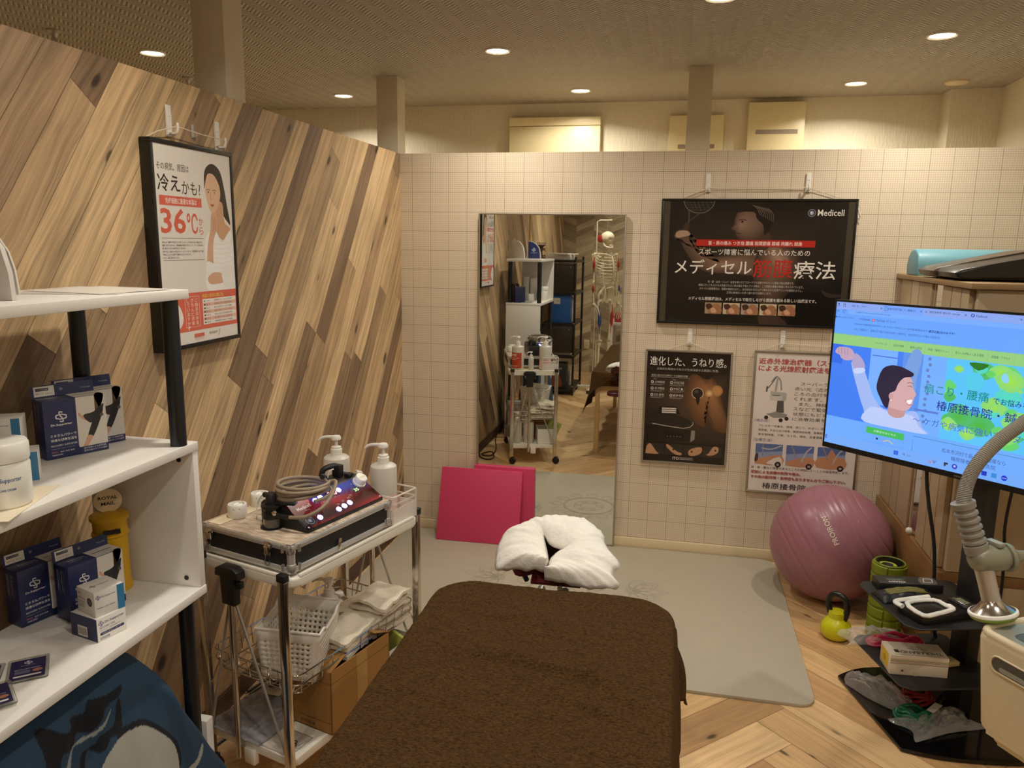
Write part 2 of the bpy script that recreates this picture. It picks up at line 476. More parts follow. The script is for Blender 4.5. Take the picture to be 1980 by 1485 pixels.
# left partition: diagonal plank paper on the room side
T_LEFT = frame_m((0.0, 0, 0), (0, 1, 0), (0, 0, 1))
struct(boards(board_rows(YB, 0.0, 0.0, WALL_H, math.radians(53.7), 0.0975, 1.35, TONES, 11), WOOD_WALL,
              [(YB, 0), (0, 0), (0, WALL_H), (YB, WALL_H)], T_LEFT, 'wall_left'))
b = MB(); b.box((-0.12, YB, 0), (-0.002, 0.12, WALL_H), M_PAPER); struct(b.build('wall_left_core'))
b = MB(); b.box((0.0005, -3.72, 0.0), (0.012, -3.685, WALL_H), M('gilt_joint_strip', (196, 164, 96), 0.4)); struct(b.build('trim_1'))
M_BASE_D = M('dark_brown_skirting', (64, 40, 26), 0.45, var=0.15, vscale=8, stretch=(1, 0.1, 1))
M_BASE_L = M('cream_skirting', (226, 208, 170), 0.4, var=0.03)
b = MB(); b.box((0.0005, YB, 0.0), (0.011, -0.002, 0.072), M_BASE_D, bev=0.002); struct(b.build('baseboard_left'))
# back partition with graph-paper print
b = MB(); b.box((0.0, 0.0, 0.0), (XR, 0.12, WALL_H), M_GRID); struct(b.build('wall_back'))
b = MB(); b.box((0.012, -0.009, 0.0), (2.475, -0.0005, 0.063), M_BASE_L, bev=0.002); struct(b.build('baseboard_back'))
b = MB(); b.box((XR, YB, 0), (XR+0.1, 0.755, CEIL), M_PAPER); struct(b.build('wall_right'))
# the wall beyond the partition, with its corner jog
b = MB(); b.box((XL, YF, 0), (2.843, YF+0.1, CEIL), M_PAPER); struct(b.build('wall_far'))
b = MB(); b.box((2.843, 0.755, 0), (XR+0.1, YF+0.1, CEIL), M_PAPER); struct(b.build('pillar_far_right'))
b = MB(); b.box((XL-0.1, YB, 0), (XL, YF, CEIL), M_PAPER); struct(b.build('wall_outer_left'))
# wall behind the camera: chevron boards (seen in the mirror)
cols_ = []
CW = 0.225
for i in range(0, 14):
    x0 = i*CW; s = 1 if i % 2 else -1
    for k in range(-3, 34):
        y = k*0.075; sl = s*0.42*CW
        P = [(x0, y), (x0+CW, y+sl), (x0+CW, y+sl+0.075), (x0, y+0.075)] if s > 0 else [(x0, y-sl), (x0+CW, y), (x0+CW, y+0.075), (x0, y+0.075-sl)]
        for A in ((0, -1, 0), (0, 1, CEIL), (1, 0, XR)): P = clip(P, *A) if P else P
        r = random.Random(i*100+k)
        t = r.choice([(186, 166, 134), (168, 148, 118), (198, 178, 144), (150, 130, 104), (178, 158, 126)])
        if len(P) >= 3: cols_.append((P, (1, 0.42*s), t, r.random()))
T_REAR = frame_m((XR, YB, 0), (-1, 0, 0), (0, 0, 1))
struct(boards(cols_, WOOD_CHEV, [(0, 0), (XR, 0), (XR, CEIL), (0, CEIL)], T_REAR, 'wall_rear'))
b = MB(); b.box((XL, YB-0.1, 0), (XR, YB-0.003, CEIL), M_PAPER); struct(b.build('wall_rear_core'))
# square posts from the partition tops to the ceiling
for i, (x0, y0) in enumerate(((-0.12, -1.6), (-0.127, 0.003), (1.464, 0.003))):
    b = MB(); b.box((x0, y0, WALL_H), (x0+0.115, y0+0.115, CEIL), M_POST, bev=0.002)
    struct(b.build(('pillar_left', 'pillar_corner', 'pillar_back')[i]))
# downlights
M_RING = M('white_lamp_trim', (235, 228, 210), 0.4)
m_led, nt_, b_ = newmat('lit_led_disc'); b_.inputs['Emission Color'].default_value = (1.0, 0.86, 0.66, 1); b_.inputs['Emission Strength'].default_value = 14.0
names = ['round downlight beyond the plank wall, left of the left post', 'round downlight in front of the back wall, above the mirror', 'round downlight far beyond the plank wall, left of the corner post',
         'round downlight beyond the back wall, right of the corner post', 'round downlight nearest the right wall, above the monitor', 'round downlight beyond the back wall, left of the unlit ceiling disc',
         'round downlight at the top edge, above the middle post']
for i, (lx, ly) in enumerate(LAMPS):
    t = thing('downlight', names[i] if i < 7 else 'round recessed downlight in the ceiling behind the camera', 'ceiling light', (lx, ly, CEIL), group='recessed downlights')
    b = MB(); b.lathe([(0.047, 0.0), (0.058, 0.0), (0.058, -0.004), (0.054, -0.008), (0.047, -0.004)], M_RING, 32, cap=False); b.build('trim_ring', t)
    b = MB(); b.lathe([(0.001, -0.003), (0.047, -0.003), (0.047, -0.002)], m_led, 32); b.build('diffuser', t)
t = thing('smoke_detector', 'flat unlit cream disc on the ceiling near the right wall', 'smoke detector', (2.801, 0.546, CEIL))
b = MB(); b.lathe([(0.055, 0.0), (0.055, -0.008), (0.048, -0.014), (0.001, -0.015)], M_BASE_L, 28); b.build('cover', t)
M_CHROME = M('chrome', (205, 200, 192), 0.18, 1.0, var=0.02)
M_STEEL = M('brushed_steel', (200, 196, 190), 0.36, .8, var=0.04)
for i, (x, y) in enumerate(((-1.121, -1.05), (-1.15, -0.106))):
    t = thing('sprinkler', ('small ceiling sprinkler beyond the plank wall, nearer the camera', 'small ceiling sprinkler beyond the plank wall, beside the left post')[i], 'sprinkler', (x, y, CEIL), group='ceiling sprinklers')
    b = MB(); b.lathe([(0.03, 0), (0.03, -0.006), (0.012, -0.014), (0.008, -0.03), (0.012, -0.034), (0.012, -0.04), (0.001, -0.041)], M_STEEL, 16); b.build('escutcheon', t)
    b = MB(); b.lathe([(0.018, -0.052), (0.02, -0.055), (0.001, -0.056)], M_STEEL, 12); b.cyl((0.008, 0, -0.04), (0.008, 0, -0.053), 0.002, M_STEEL); b.cyl((-0.008, 0, -0.04), (-0.008, 0, -0.053), 0.002, M_STEEL); b.build('deflector', t)
# boxes on the far wall
M_IVORY = M('ivory_enamel', (238, 224, 178), 0.35, var=0.02)
M_LABEL = M('grey_label', (160, 146, 128), 0.5)
t = thing('distribution_board', 'wide ivory box with a hinged top strip on the far wall', 'electrical box', (0.68, YF, 2.10))
b = MB(); b.box((-0.28, -0.07, 0.0), (0.28, 0, 0.212), M_IVORY, bev=0.004); b.build('lower_cover', t)
b = MB(); b.box((-0.28, -0.072, 0.215), (0.28, 0, 0.265), M_IVORY, bev=0.004); b.build('top_cover', t)
for i, (x0, x1, z1, lx0, lx1, lz) in enumerate(((1.364, 1.677, 2.363, 1.42, 1.63, 2.185), (1.812, 2.126, 2.428, 1.857, 2.089, 2.262))):
    cx = (x0+x1)/2; t = thing('wall_unit', ('ivory box with a grey label behind the middle post', 'square ivory box with a grey label, right of the middle post')[i], 'electrical box', (cx, YF, 2.05), group='labelled ivory boxes')
    b = MB(); b.box((x0-cx, -0.05, 0), (x1-cx, 0, z1-2.05), M_IVORY, bev=0.004); b.build('cover', t)
    b = MB(); b.box((lx0-cx, -0.052, lz-2.05-0.011), (lx1-cx, -0.0495, lz-2.05+0.013), M_LABEL); b.build('label_strip', t)
# ------------------------------------------------------------------ framed posters
INK = MP('printed_paper', 0.28, coat=0.25)
M_BLACK = M('black_lacquer', (22, 20, 19), 0.35, var=0.15)
M_SILVER = M('silver_frame_moulding', (176, 168, 155), 0.35, 0.8, var=0.04)
M_WHITE = M('white_plastic', (236, 232, 222), 0.4, var=0.02)
M_CORD = M('white_cord', (226, 214, 190), 0.8)
M_CLEAR = M('clear_plastic', (240, 240, 236), 0.08, transmission_weight=0.92, ior=1.3)
SKIN = (222, 178, 146)

def poster_frame(t, w, h, m, bw, d):
    b = MB()
    for a, c in (((0, 0, -d), (w, bw, 0)), ((0, h-bw, -d), (w, h, 0)), ((0, bw, -d), (bw, h-bw, 0)), ((w-bw, bw, -d), (w, h-bw, 0))):
        b.box(a, c, m, bev=0.0012)
    b.box((bw*0.5, bw*0.5, -d), (w-bw*0.5, h-bw*0.5, -d+0.002), m)
    return b.build('frame', t)

class Page:
    """print area of a poster: u runs left to right, v top to bottom, both 0..1"""
    def __init__(s, w, h, bw, z=-0.003):
        s.b = MB(TR(bw, bw, z)); s.w = w-2*bw; s.h = h-2*bw; s.m = INK
    def P(s, u, v): return (u*s.w, (1-v)*s.h)
    def rect(s, u0, v0, u1, v1, c): s.b.rect(u0*s.w, (1-v1)*s.h, u1*s.w, (1-v0)*s.h, s.m, c)
    def shape(s, pts, c, sub=5, edge=None, ctr=None): s.b.shape([s.P(*p) for p in pts], s.m, c, sub, edge=edge, ctr=s.P(*ctr) if ctr else None)
    def disc(s, u, v, r, c, edge=None, n=24): s.b.disc(u*s.w, (1-v)*s.h, r*s.w, s.m, c, n, edge=edge)
    def line(s, pts, wd, c, sub=0): s.b.line([s.P(*p) for p in pts], wd*s.w, s.m, c, sub)
    def text(s, t, u0, v0, u1, v1, c, bold=0.0): s.b.text(t, u0*s.w, (1-v1)*s.h, (v1-v0)*s.h, s.m, c, w=(u1-u0)*s.w, bold=bold)
    def tex(s, t, u, v, hv, c, align='L', bold=0.0): s.b.text(t, u*s.w, (1-v)*s.h, hv*s.h, s.m, c, align=align, bold=bold)
    def grad(s, u0, v0, u1, v1, ctop, cbot, n=10):
        for i in range(n):
            f = i/(n-1); s.rect(u0, v0+(v1-v0)*i/n, u1, v0+(v1-v0)*(i+1)/n, tuple(a+(q-a)*f for a, q in zip(ctop, cbot)))

# --- poster on the plank wall: woman in white, 36 degrees
W, H = 0.403, 0.598
t = thing('framed_poster', 'black framed poster of a thoughtful woman and a red 36°C on the plank wall', 'poster',
          mat=frame_m((0.036, -2.057, 1.287), (0, 1, 0), (0, 0, 1)))
poster_frame(t, W, H, M_BLACK, 0.013, 0.033)
p = Page(W, H, 0.013); RED = (226, 106, 84)
p.rect(0, 0, 1, 1, (238, 231, 222))
# woman
p.shape([(.62, .17), (.64, .09), (.74, .055), (.85, .09), (.90, .18), (.93, .27), (.965, .37), (.925, .36), (.86, .32), (.80, .27), (.68, .25)], (46, 36, 32))
p.shape([(.745, .26), (.86, .26), (.88, .36), (.96, .40), (.86, .46), (.76, .43), (.70, .39), (.74, .34)], (216, 168, 132))
p.shape([(.625, .17), (.66, .115), (.75, .10), (.82, .14), (.84, .21), (.80, .275), (.74, .315), (.69, .31), (.655, .27), (.63, .22)], (232, 190, 158))
p.shape([(.615, .19), (.64, .10), (.74, .06), (.85, .09), (.88, .19), (.85, .25), (.83, .17), (.76, .115), (.68, .11), (.645, .14)], (40, 31, 28))
for ex in (.67, .755): p.line([(ex-.025, .197), (ex, .192), (ex+.025, .197)], .005, (96, 72, 60), 3)
for ex in (.67, .755): p.disc(ex, .207, .0075, (66, 50, 44))
p.line([(.705, .205), (.695, .24), (.712, .243)], .006, (190, 140, 112), 3)
p.shape([(.685, .272), (.715, .268), (.745, .272), (.715, .284)], (200, 100, 92), 3)
p.shape([(.60, .45), (.70, .40), (.76, .42), (.82, .475), (.89, .44), (.965, .405), (.995, .46), (.99, .62), (.995, .73), (.60, .73), (.585, .60), (.58, .52)], (252, 250, 246))
for k in range(9): p.line([(.62, .47+.026*k), (.80, .485+.026*k), (.98, .47+.026*k)], .003, (232, 228, 222), 3)
p.shape([(.69, .325), (.735, .315), (.765, .34), (.76, .40), (.71, .46), (.69, .53), (.68, .64), (.60, .66), (.595, .58), (.625, .48), (.67, .40)], (224, 178, 146))
p.line([(.70, .335), (.715, .38), (.70, .42)], .006, (180, 128, 100), 3); p.line([(.735, .335), (.745, .375), (.735, .41)], .006, (180, 128, 100), 3)
p.shape([(.58, .60), (.62, .575), (.70, .60), (.69, .67), (.60, .69)], (250, 248, 244))
p.shape([(.60, .66), (.70, .635), (.83, .65), (.83, .69), (.72, .70), (.62, .695)], (222, 178, 148))
p.shape([(.80, .62), (.93, .60), (.99, .64), (.985, .72), (.84, .72)], (246, 243, 238))
p.text('その病気、原因は', .03, .085, .42, .122, (52, 44, 40))
p.text('冷え', .03, .14, .30, .225, (30, 26, 24), 0.012); p.text('かも?', .32, .165, .56, .232, (34, 30, 28))
p.rect(.04, .245, .565, .292, RED); p.text('免疫細胞に最適な体温は', .11, .254, .50, .283, (250, 240, 232), .01)
p.text('36', .04, .305, .345, .43, RED, .02); p.text('℃', .36, .325, .50, .43, RED, .01)
p.text('か', .515, .345, .57, .385, RED); p.text('ら', .515, .393, .57, .433, RED)
p.rect(.04, .452, .565, .454, (90, 80, 74)); p.rect(.04, .563, .565, .565, (90, 80, 74))
for k, s_ in enumerate(('日本人の一般的な平均は三十七度でしたが、この平均から低い体温の方が', '健康に生きられません。免疫細胞は体温が下がることで、ウイルス等の侵入', '者に侵されるなど体が守れなくなります。', '体内で起こる最大のお悩みをカバーしてくれるので、健康管理もかねて毎日', '平熱以上といった数字で健康なからだになれます。', '※ただし個人差があります。')):
    p.text(s_, .04, .468+.0155*k, .04+.0152*len(s_), .4785+.0155*k, (84, 74, 68))
p.rect(0, .735, 1, .935, RED); p.shape([(0, .80), (.10, .76), (.20, .80), (.24, .87), (.17, .92), (0, .93)], (244, 238, 232))
p.disc(.10, .83, .012, (60, 40, 36)); p.disc(.16, .83, .012, (60, 40, 36))
for k, s_ in enumerate(('ご自身の体温', 'きちんと把握', 'していますか?')):
    for j, ch in enumerate(s_): p.text(ch, .40-.055*k, .765+.024*j, .435-.055*k, .785+.024*j, (252, 236, 226))
p.line([(.27, .755), (.455, .755), (.455, .915), (.27, .915), (.27, .755)], .004, (252, 236, 226))
p.text('体温と症状の関係性', .50, .747, .80, .768, (250, 214, 90), .012)
p.rect(.50, .775, .985, .912, (244, 236, 228))
for k in range(7):
    v = .777+.0192*k
    if k % 2: p.rect(.505, v, .98, v+.0185, (236, 190, 172))
    p.text(('●37〜36.5', '●36.0', '●35.5', '●35.0', '●34.0', '●33.0', '●30.0')[k], .515, v+.005, .60, v+.014, (70, 56, 50)); p.text(('健康なふるえ平熱', '排泄機能の低下 自律神経失調', '最も活性化するがん細胞', '血流の悪化 アレルギー症状', '溺れた後 生命の回復可能', '幻覚が出る体温', '意識喪失を起こす体温')[k], .66, v+.005, .66+.26, v+.014, (70, 56, 50))
for k in range(4): p.rect(.37+.034*k, .953, .40+.034*k, .972, RED)
p.text('プログラム', .37, .976, .50, .988, RED); p.text('FROMHEART', .57, .955, .69, .968, (130, 122, 116)); p.line([(.70, .98), (.72, .97), (.72, .945)], .005, (150, 140, 132))
p.b.build('print', t)
b = MB()
b.tube([(0.01, H-0.004, -0.028), (0.06, H+0.022, -0.018), (0.126, H+0.043, -0.004), (0.16, H+0.042, -0.004), (0.25, H+0.037, -0.004), (0.366, H+0.036, -0.004), (0.385, H+0.024, -0.012), (W-0.004, H-0.002, -0.028)], 0.0016, M_CORD, 6)
b.build('cord', t)

# --- wide dark athlete poster
W, H = 0.905, 0.613
t = thing('framed_poster', 'wide black framed poster of a dark athlete with a racket, top right of the mirror', 'poster', mat=frame_m((1.367, -0.022, 1.224), (1, 0, 0), (0, 0, 1)))
poster_frame(t, W, H, M_BLACK, 0.011, 0.02)
p = Page(W, H, 0.011); BK = (24, 20, 18)
p.rect(0, 0, 1, 1, BK); p.rect(0, 0, .034, 1, (74, 66, 52)); p.rect(.966, 0, 1, 1, (66, 58, 46))
p.shape([(.04, .02), (.96, .02), (.96, .75), (.04, .75)], (56, 45, 37), 0, edge=BK, ctr=(.55, .35))
p.shape([(.16, .02), (.21, .10), (.24, .25), (.19, .2), (.13, .1)], (36, 29, 24), 4)
# racket
p.line([(.105, .0), (.125, .06), (.17, .095), (.225, .09), (.262, .045), (.272, .0)], .004, (116, 108, 98), 4)
for k in range(7): p.line([(.115+.022*k, .0), (.135+.022*k, .03+.05*math.sin((k+.7)/7.5*PI))], .0012, (110, 104, 96))
for k in range(4): p.line([(.112+.006*k, .012+.02*k), (.268-.008*k, .012+.02*k)], .0012, (110, 104, 96))
p.line([(.135, .075), (.137, .17), (.125, .24)], .006, (84, 76, 70), 3); p.line([(.20, .095), (.15, .15), (.135, .17)], .004, (84, 76, 70), 3)
p.shape([(.118, .185), (.145, .19), (.135, .25), (.108, .245)], (70, 44, 34), 3)
# arm, shoulder, torso, head
p.shape([(.062, .27), (.085, .235), (.13, .235), (.152, .27), (.14, .30), (.165, .36), (.20, .43), (.25, .46), (.33, .445), (.42, .43), (.52, .42), (.60, .47), (.58, .58), (.48, .60), (.38, .585), (.29, .585), (.215, .56), (.16, .48), (.115, .38), (.095, .31), (.07, .31)], (150, 116, 96), 5, edge=(76, 56, 46), ctr=(.33, .51))
p.shape([(.07, .29), (.075, .255), (.10, .24), (.135, .245), (.148, .275), (.12, .29), (.09, .30)], (176, 142, 120), 4)
p.shape([(.55, .30), (.63, .31), (.70, .37), (.74, .46), (.74, .58), (.71, .70), (.66, .80), (.60, .90), (.55, .84), (.51, .70), (.50, .52), (.52, .40)], (138, 108, 88), 5, edge=(52, 40, 33), ctr=(.60, .45))
p.shape([(.565, .37), (.62, .36), (.66, .41), (.69, .49), (.67, .57), (.61, .55), (.575, .47)], (168, 136, 114), 4, edge=(120, 92, 76))
p.shape([(.46, .24), (.56, .24), (.58, .33), (.55, .40), (.47, .38)], (72, 54, 44), 4)
p.shape([(.385, .14), (.41, .06), (.46, .02), (.52, .03), (.56, .10), (.565, .2), (.53, .27), (.49, .31), (.43, .31), (.395, .275), (.39, .24), (.368, .222), (.382, .19)], (146, 116, 98), 4, edge=(78, 58, 48), ctr=(.42, .19))
p.shape([(.36, .05), (.40, .005), (.48, .0), (.555, .03), (.585, .12), (.575, .22), (.545, .27), (.535, .19), (.50, .14), (.485, .09), (.43, .085), (.40, .09)], (30, 24, 21), 4)
for k in range(8): p.line([(.47+.012*k, .03+.004*k), (.50+.012*k, .06+.006*k), (.515+.01*k, .11+.008*k)], .0025, (120, 104, 92), 3)
p.line([(.405, .155), (.425, .148), (.445, .155)], .004, (36, 26, 22), 3); p.disc(.425, .165, .006, (32, 24, 20)); p.line([(.385, .262), (.405, .258), (.42, .262)], .004, (44, 30, 26), 3)
p.shape([(.56, .86), (.62, .90), (.70, 1.0), (.55, 1.0)], (70, 52, 44), 3)
p.shape([(.86, .70), (.90, .73), (.96, .74), (.96, .76), (.89, .76)], (60, 48, 42), 3)
p.disc(.782, .092, .021, (120, 120, 126)); p.disc(.782, .092, .0165, (48, 50, 60)); p.disc(.782, .092, .011, (150, 154, 166)); p.disc(.780, .089, .005, (220, 222, 228))
p.text('Medicell', .812, .065, .946, .115, (238, 232, 224), .006)
p.rect(.185, .312, .812, .365, (190, 44, 36)); p.text('首・肩の痛み つき指 腰痛 股関節痛 膝痛 肉離れ 捻挫', .25, .322, .745, .356, (250, 236, 228), .008)
p.text('スポーツ障害に悩んでいる人のための', .20, .386, .79, .437, (240, 230, 220), .006)
WT = (242, 234, 224)
p.text('メディセル', .075, .475, .49, .598, WT, .006); p.text('筋膜', .497, .465, .705, .615, (196, 46, 38), .006); p.text('療法', .712, .475, .928, .622, WT, .006)
for k, (s_, a, c) in enumerate((('骨・腱・血流・リンパ・全身を様々なアプローチでも改善できなかった最後の砦は筋膜です。', .26, .72), ('病院に行ってもなかなか改善されない体の痛みで悩んでいる時は、この筋膜の癒着が原因と考えられています。', .21, .77), ('メディセル筋膜療法は、筋膜の癒着をはがし、ある部位を引き上げて緩めながら血液やリンパの循環をよくし、', .215, .765), ('正常な身体をいち早く取り戻す支援をします。', .365, .605))):
    p.text(s_, a, .648+.029*k, c, .668+.029*k, (206, 196, 186))
p.text('メディセル筋膜療法は、メディセルで吸引しながら筋膜を緩める新しい治療法です。', .158, .785, .842, .815, WT, .008)
for k in range(5):
    u = .252+.0985*k; p.rect(u, .832, u+.09, .925, ((176, 150, 120), (206, 190, 160), (176, 160, 146), (214, 198, 164), (190, 160, 124))[k])
    p.shape([(u+.02, .92), (u+.03, .87), (u+.055, .84), (u+.085, .86), (u+.088, .92)], (168, 116, 84), 4); p.shape([(u+.004, .85), (u+.03, .84), (u+.04, .87), (u+.015, .89)], (74, 48, 36), 3)
    p.shape([(u+.03, .885), (u+.05, .875), (u+.065, .91), (u+.04, .918)], (214, 166, 130), 3)
p.b.build('print', t)
b = MB()
for dz in (0, 0.011):
    b.tube([(0.085, H-0.002, -0.015), (0.216, H+0.047+dz*.3, -0.012), (0.232, H+0.05+dz*.4, -0.012), (0.45, H+0.047+dz, -0.012), (0.665, H+0.05+dz*.4, -0.012), (0.69, H+0.047, -0.012), (0.845, H-0.002, -0.015)], 0.0013, M_CORD, 6)
b.tube([(W, H-.02, -.012), (W+.012, H-.035, -.008), (W+.022, H-.055, -.006), (W+.014, H-.07, -.008), (W+.006, H-.05, -.008)], 0.0012, M_CORD, 5, sub=4)
b.tube([(W, H-.04, -.012), (W+.01, H-.07, -.006), (W+.017, H-.088, -.006)], 0.002, M_CORD, 5, sub=4)
b.build('cord', t)

# --- electrotherapy poster
W, H = 0.430, 0.594
t = thing('framed_poster', 'silver framed dark poster of a brown shoulder with a round pad and a black device', 'poster', mat=frame_m((1.321, -0.02, 0.494), (1, 0, 0), (0, 0, 1)))
poster_frame(t, W, H, M_SILVER, 0.009, 0.018)
p = Page(W, H, 0.009)
p.rect(0, 0, 1, 1, (34, 27, 23))
p.shape([(0, .18), (1, .18), (1, .8), (0, .8)], (92, 74, 62), 0, edge=(44, 35, 30), ctr=(.75, .38))
p.shape([(.52, .22), (.60, .19), (.70, .23), (.80, .22), (.86, .27), (.90, .36), (.95, .48), (1.0, .58), (1.0, .70), (.86, .68), (.78, .58), (.74, .50), (.72, .56), (.74, .66), (.62, .62), (.52, .50), (.50, .36)], (176, 124, 82), 5, edge=(92, 62, 42), ctr=(.78, .34))
p.shape([(.62, .19), (.72, .23), (.78, .22), (.80, .17), (.62, .17)], (40, 28, 22), 3); p.line([(.735, .44), (.76, .52), (.82, .60), (.84, .64)], .008, (70, 46, 32), 4)
p.disc(.86, .33, .07, (224, 170, 110), edge=(176, 122, 78)); p.disc(.86, .33, .048, (204, 146, 92)); p.disc(.77, .355, .05, (250, 214, 158), edge=(176, 124, 82))
p.disc(.63, .36, .072, (214, 190, 160)); p.disc(.63, .36, .064, (40, 33, 30)); p.shape([(.61, .40), (.66, .40), (.64, .47)], (34, 28, 26), 3); p.disc(.615, .345, .022, (84, 72, 66)); p.line([(.80, .20), (.815, .25), (.81, .27)], .006, (40, 30, 26), 3)
p.text('進化した、うねり感。', .035, .045, .955, .125, (244, 238, 230), .004); p.text('立体的な電流のうねりが生体深部を広範囲に刺激。', .12, .143, .87, .165, (206, 198, 190))
p.text('症状に合わせた治療モードの選択が可能', .06, .205, .50, .222, (226, 218, 210)); p.rect(.055, .228, .52, .2305, (190, 180, 170))
for cI, u in enumerate((.055, .29)):
    p.text('3D' if cI == 0 else '2D', u+.03, .243, u+.07, .253, (180, 170, 160))
    for r_ in range(3):
        v = .275+.058*r_; p.disc(u+.02, v, .018, (220, 212, 204)); p.disc(u+.02, v, .009, (40, 32, 28)); p.text((('立体動態波', '3D MENS', '3D EMS'), ('HI VOLTAGE', 'MCR', 'EMS'))[cI][r_], u+.05, v-.011, u+.17, v+.009, (228, 222, 214))
        for q in range(2): p.rect(u, v+.018+.008*q, u+.17-.03*q, v+.0205+.008*q, (176, 166, 158))
p.shape([(.02, .66), (.08, .65), (.58, .70), (.62, .71), (.62, .79), (.56, .815), (.02, .80)], (58, 50, 47), 0); p.shape([(.02, .66), (.58, .70), (.56, .81), (.02, .80)], (30, 26, 25), 0)
p.shape([(.58, .70), (.625, .70), (.625, .78), (.575, .81)], (150, 138, 128), 0); p.shape([(.24, .725), (.50, .735), (.49, .785), (.23, .775)], (16, 14, 14), 0)
for k in range(5): p.disc(.29+.04*k, .765, .006, (150, 140, 132))
p.shape([(.06, .54), (.18, .525), (.44, .575), (.58, .62), (.58, .66), (.50, .69), (.08, .65), (.05, .60)], (42, 37, 35), 2); p.line([(.10, .655), (.48, .685), (.59, .65), (.59, .625)], .012, (168, 156, 146), 2)
p.shape([(.16, .495), (.38, .49), (.44, .555), (.20, .56)], (28, 25, 24), 0)
for k in range(3): p.shape([(.205, .505+.018*k), (.375, .503+.018*k), (.39, .515+.018*k), (.21, .517+.018*k)], (216, 206, 196), 0)
p.rect(0, .825, 1, 1, (20, 16, 14))
for k in range(4):
    u = .03+.235*k; p.rect(u, .835, u+.225, .935, (48, 42, 40))
    p.shape(([(u, .93), (u+.01, .87), (u+.05, .84), (u+.09, .87), (u+.13, .91), (u+.16, .935), (u, .935)], [(u+.02, .84), (u+.06, .85), (u+.15, .90), (u+.21, .915), (u+.20, .935), (u+.12, .925), (u+.03, .87)], [(u+.07, .93), (u+.06, .89), (u+.12, .86), (u+.215, .85), (u+.215, .90), (u+.14, .93)], [(u+.12, .84), (u+.18, .84), (u+.18, .89), (u+.10, .92), (u+.04, .915), (u+.07, .90)])[k], (196, 148, 112), 3)
    p.disc(u+(.15, .11, .10, .15)[k], (.885, .885, .895, .87)[k], .012, (46, 34, 28))
p.text('ITO', .37, .952, .445, .978, (236, 230, 224), .01)
for k in range(2): p.text('PHYSIOTHERAPY' if k == 0 else '伊藤超短波株式会社', .455, .953+.013*k, .62, .963+.013*k, (214, 206, 200))
p.b.build('print', t)
b = MB(); b.tube([(0.10, H-.001, -.014), (0.205, H+.038, -.010), (0.225, H+.038, -.010), (0.335, H-.001, -.014)], 0.0012, M_CORD, 6); b.build('cord', t)

# --- near-infrared therapy poster
W, H = 0.522, 0.730
t = thing('framed_poster', 'silver framed white poster about near-infrared therapy, half hidden by the monitor', 'poster', mat=frame_m((1.855, -0.02, 0.374), (1, 0, 0), (0, 0, 1)))
poster_frame(t, W, H, M_SILVER, 0.011, 0.018)
p = Page(W, H, 0.011); TX = (44, 38, 40); RD = (206, 66, 70); BL = (70, 72, 150)
p.rect(0, 0, 1, 1, (240, 230, 222))
for k, (s_, u1) in enumerate((('近赤外線治療器（スーパー）', .90), ('による光線照射療法を開始', .84))):
    v = .035+.05*k; p.text(s_, .028, v+.003, u1+.004, v+.046, (170, 150, 150), .012); p.text(s_, .022, v, u1, v+.043, RD, .012)
G1, G2 = (146, 146, 144), (96, 96, 96)
p.line([(.155, .205), (.20, .165), (.24, .19), (.255, .26)], .012, G1, 4); p.line([(.20, .165), (.165, .21), (.12, .255)], .009, G2, 3); p.line([(.215, .165), (.20, .27)], .022, (176, 176, 172)); p.line([(.12, .235), (.115, .275)], .016, G2)
p.shape([(.155, .27), (.30, .275), (.31, .285), (.305, .335), (.15, .33)], (190, 188, 182), 0); p.shape([(.15, .29), (.27, .30), (.265, .34), (.15, .335)], (214, 210, 204), 0); p.rect(.165, .295, .25, .30, (80, 78, 78))
p.shape([(.225, .335), (.285, .335), (.295, .42), (.22, .42)], (90, 88, 88), 0); p.shape([(.125, .435), (.22, .415), (.33, .43), (.32, .455), (.20, .46)], (150, 148, 144), 0)
for u, v in ((.13, .46), (.325, .462), (.27, .475)): p.disc(u, v, .02, (40, 38, 40))
for k, s_ in enumerate(('　スーパーライザーは', '赤い光（近赤外線）を', 'ころの血行を改善して', 'くれます。', '　また、神経に直接', 'スなどで緊張している', '状態にもどすことによ', 'に治療効果を発揮します')):
    n = len(s_.replace('　', '')); u0 = .38+(.052 if s_[0] == '　' else 0); p.text(s_.replace('　', ''), u0, .195+.036*k, u0+.0535*n, .221+.036*k, TX)
p.text('（適応症）', .02, .472, .165, .494, BL)
for k, s_ in enumerate(('アレルギー性鼻炎、頭痛、肩こり、めまい、耳鳴り、五十肩、腰痛', '関節痛、手足の血行障害、顔面神経麻痺、各種疾患の痛み、円形脱毛症', '更年期障害、不眠、冷え性、便秘、皮膚潰瘍、帯状疱疹、花粉症')):
    p.text(s_, .065, .512+.032*k, .95, .529+.032*k, TX)
p.text('（治療方法）', .02, .612, .20, .637, BL)
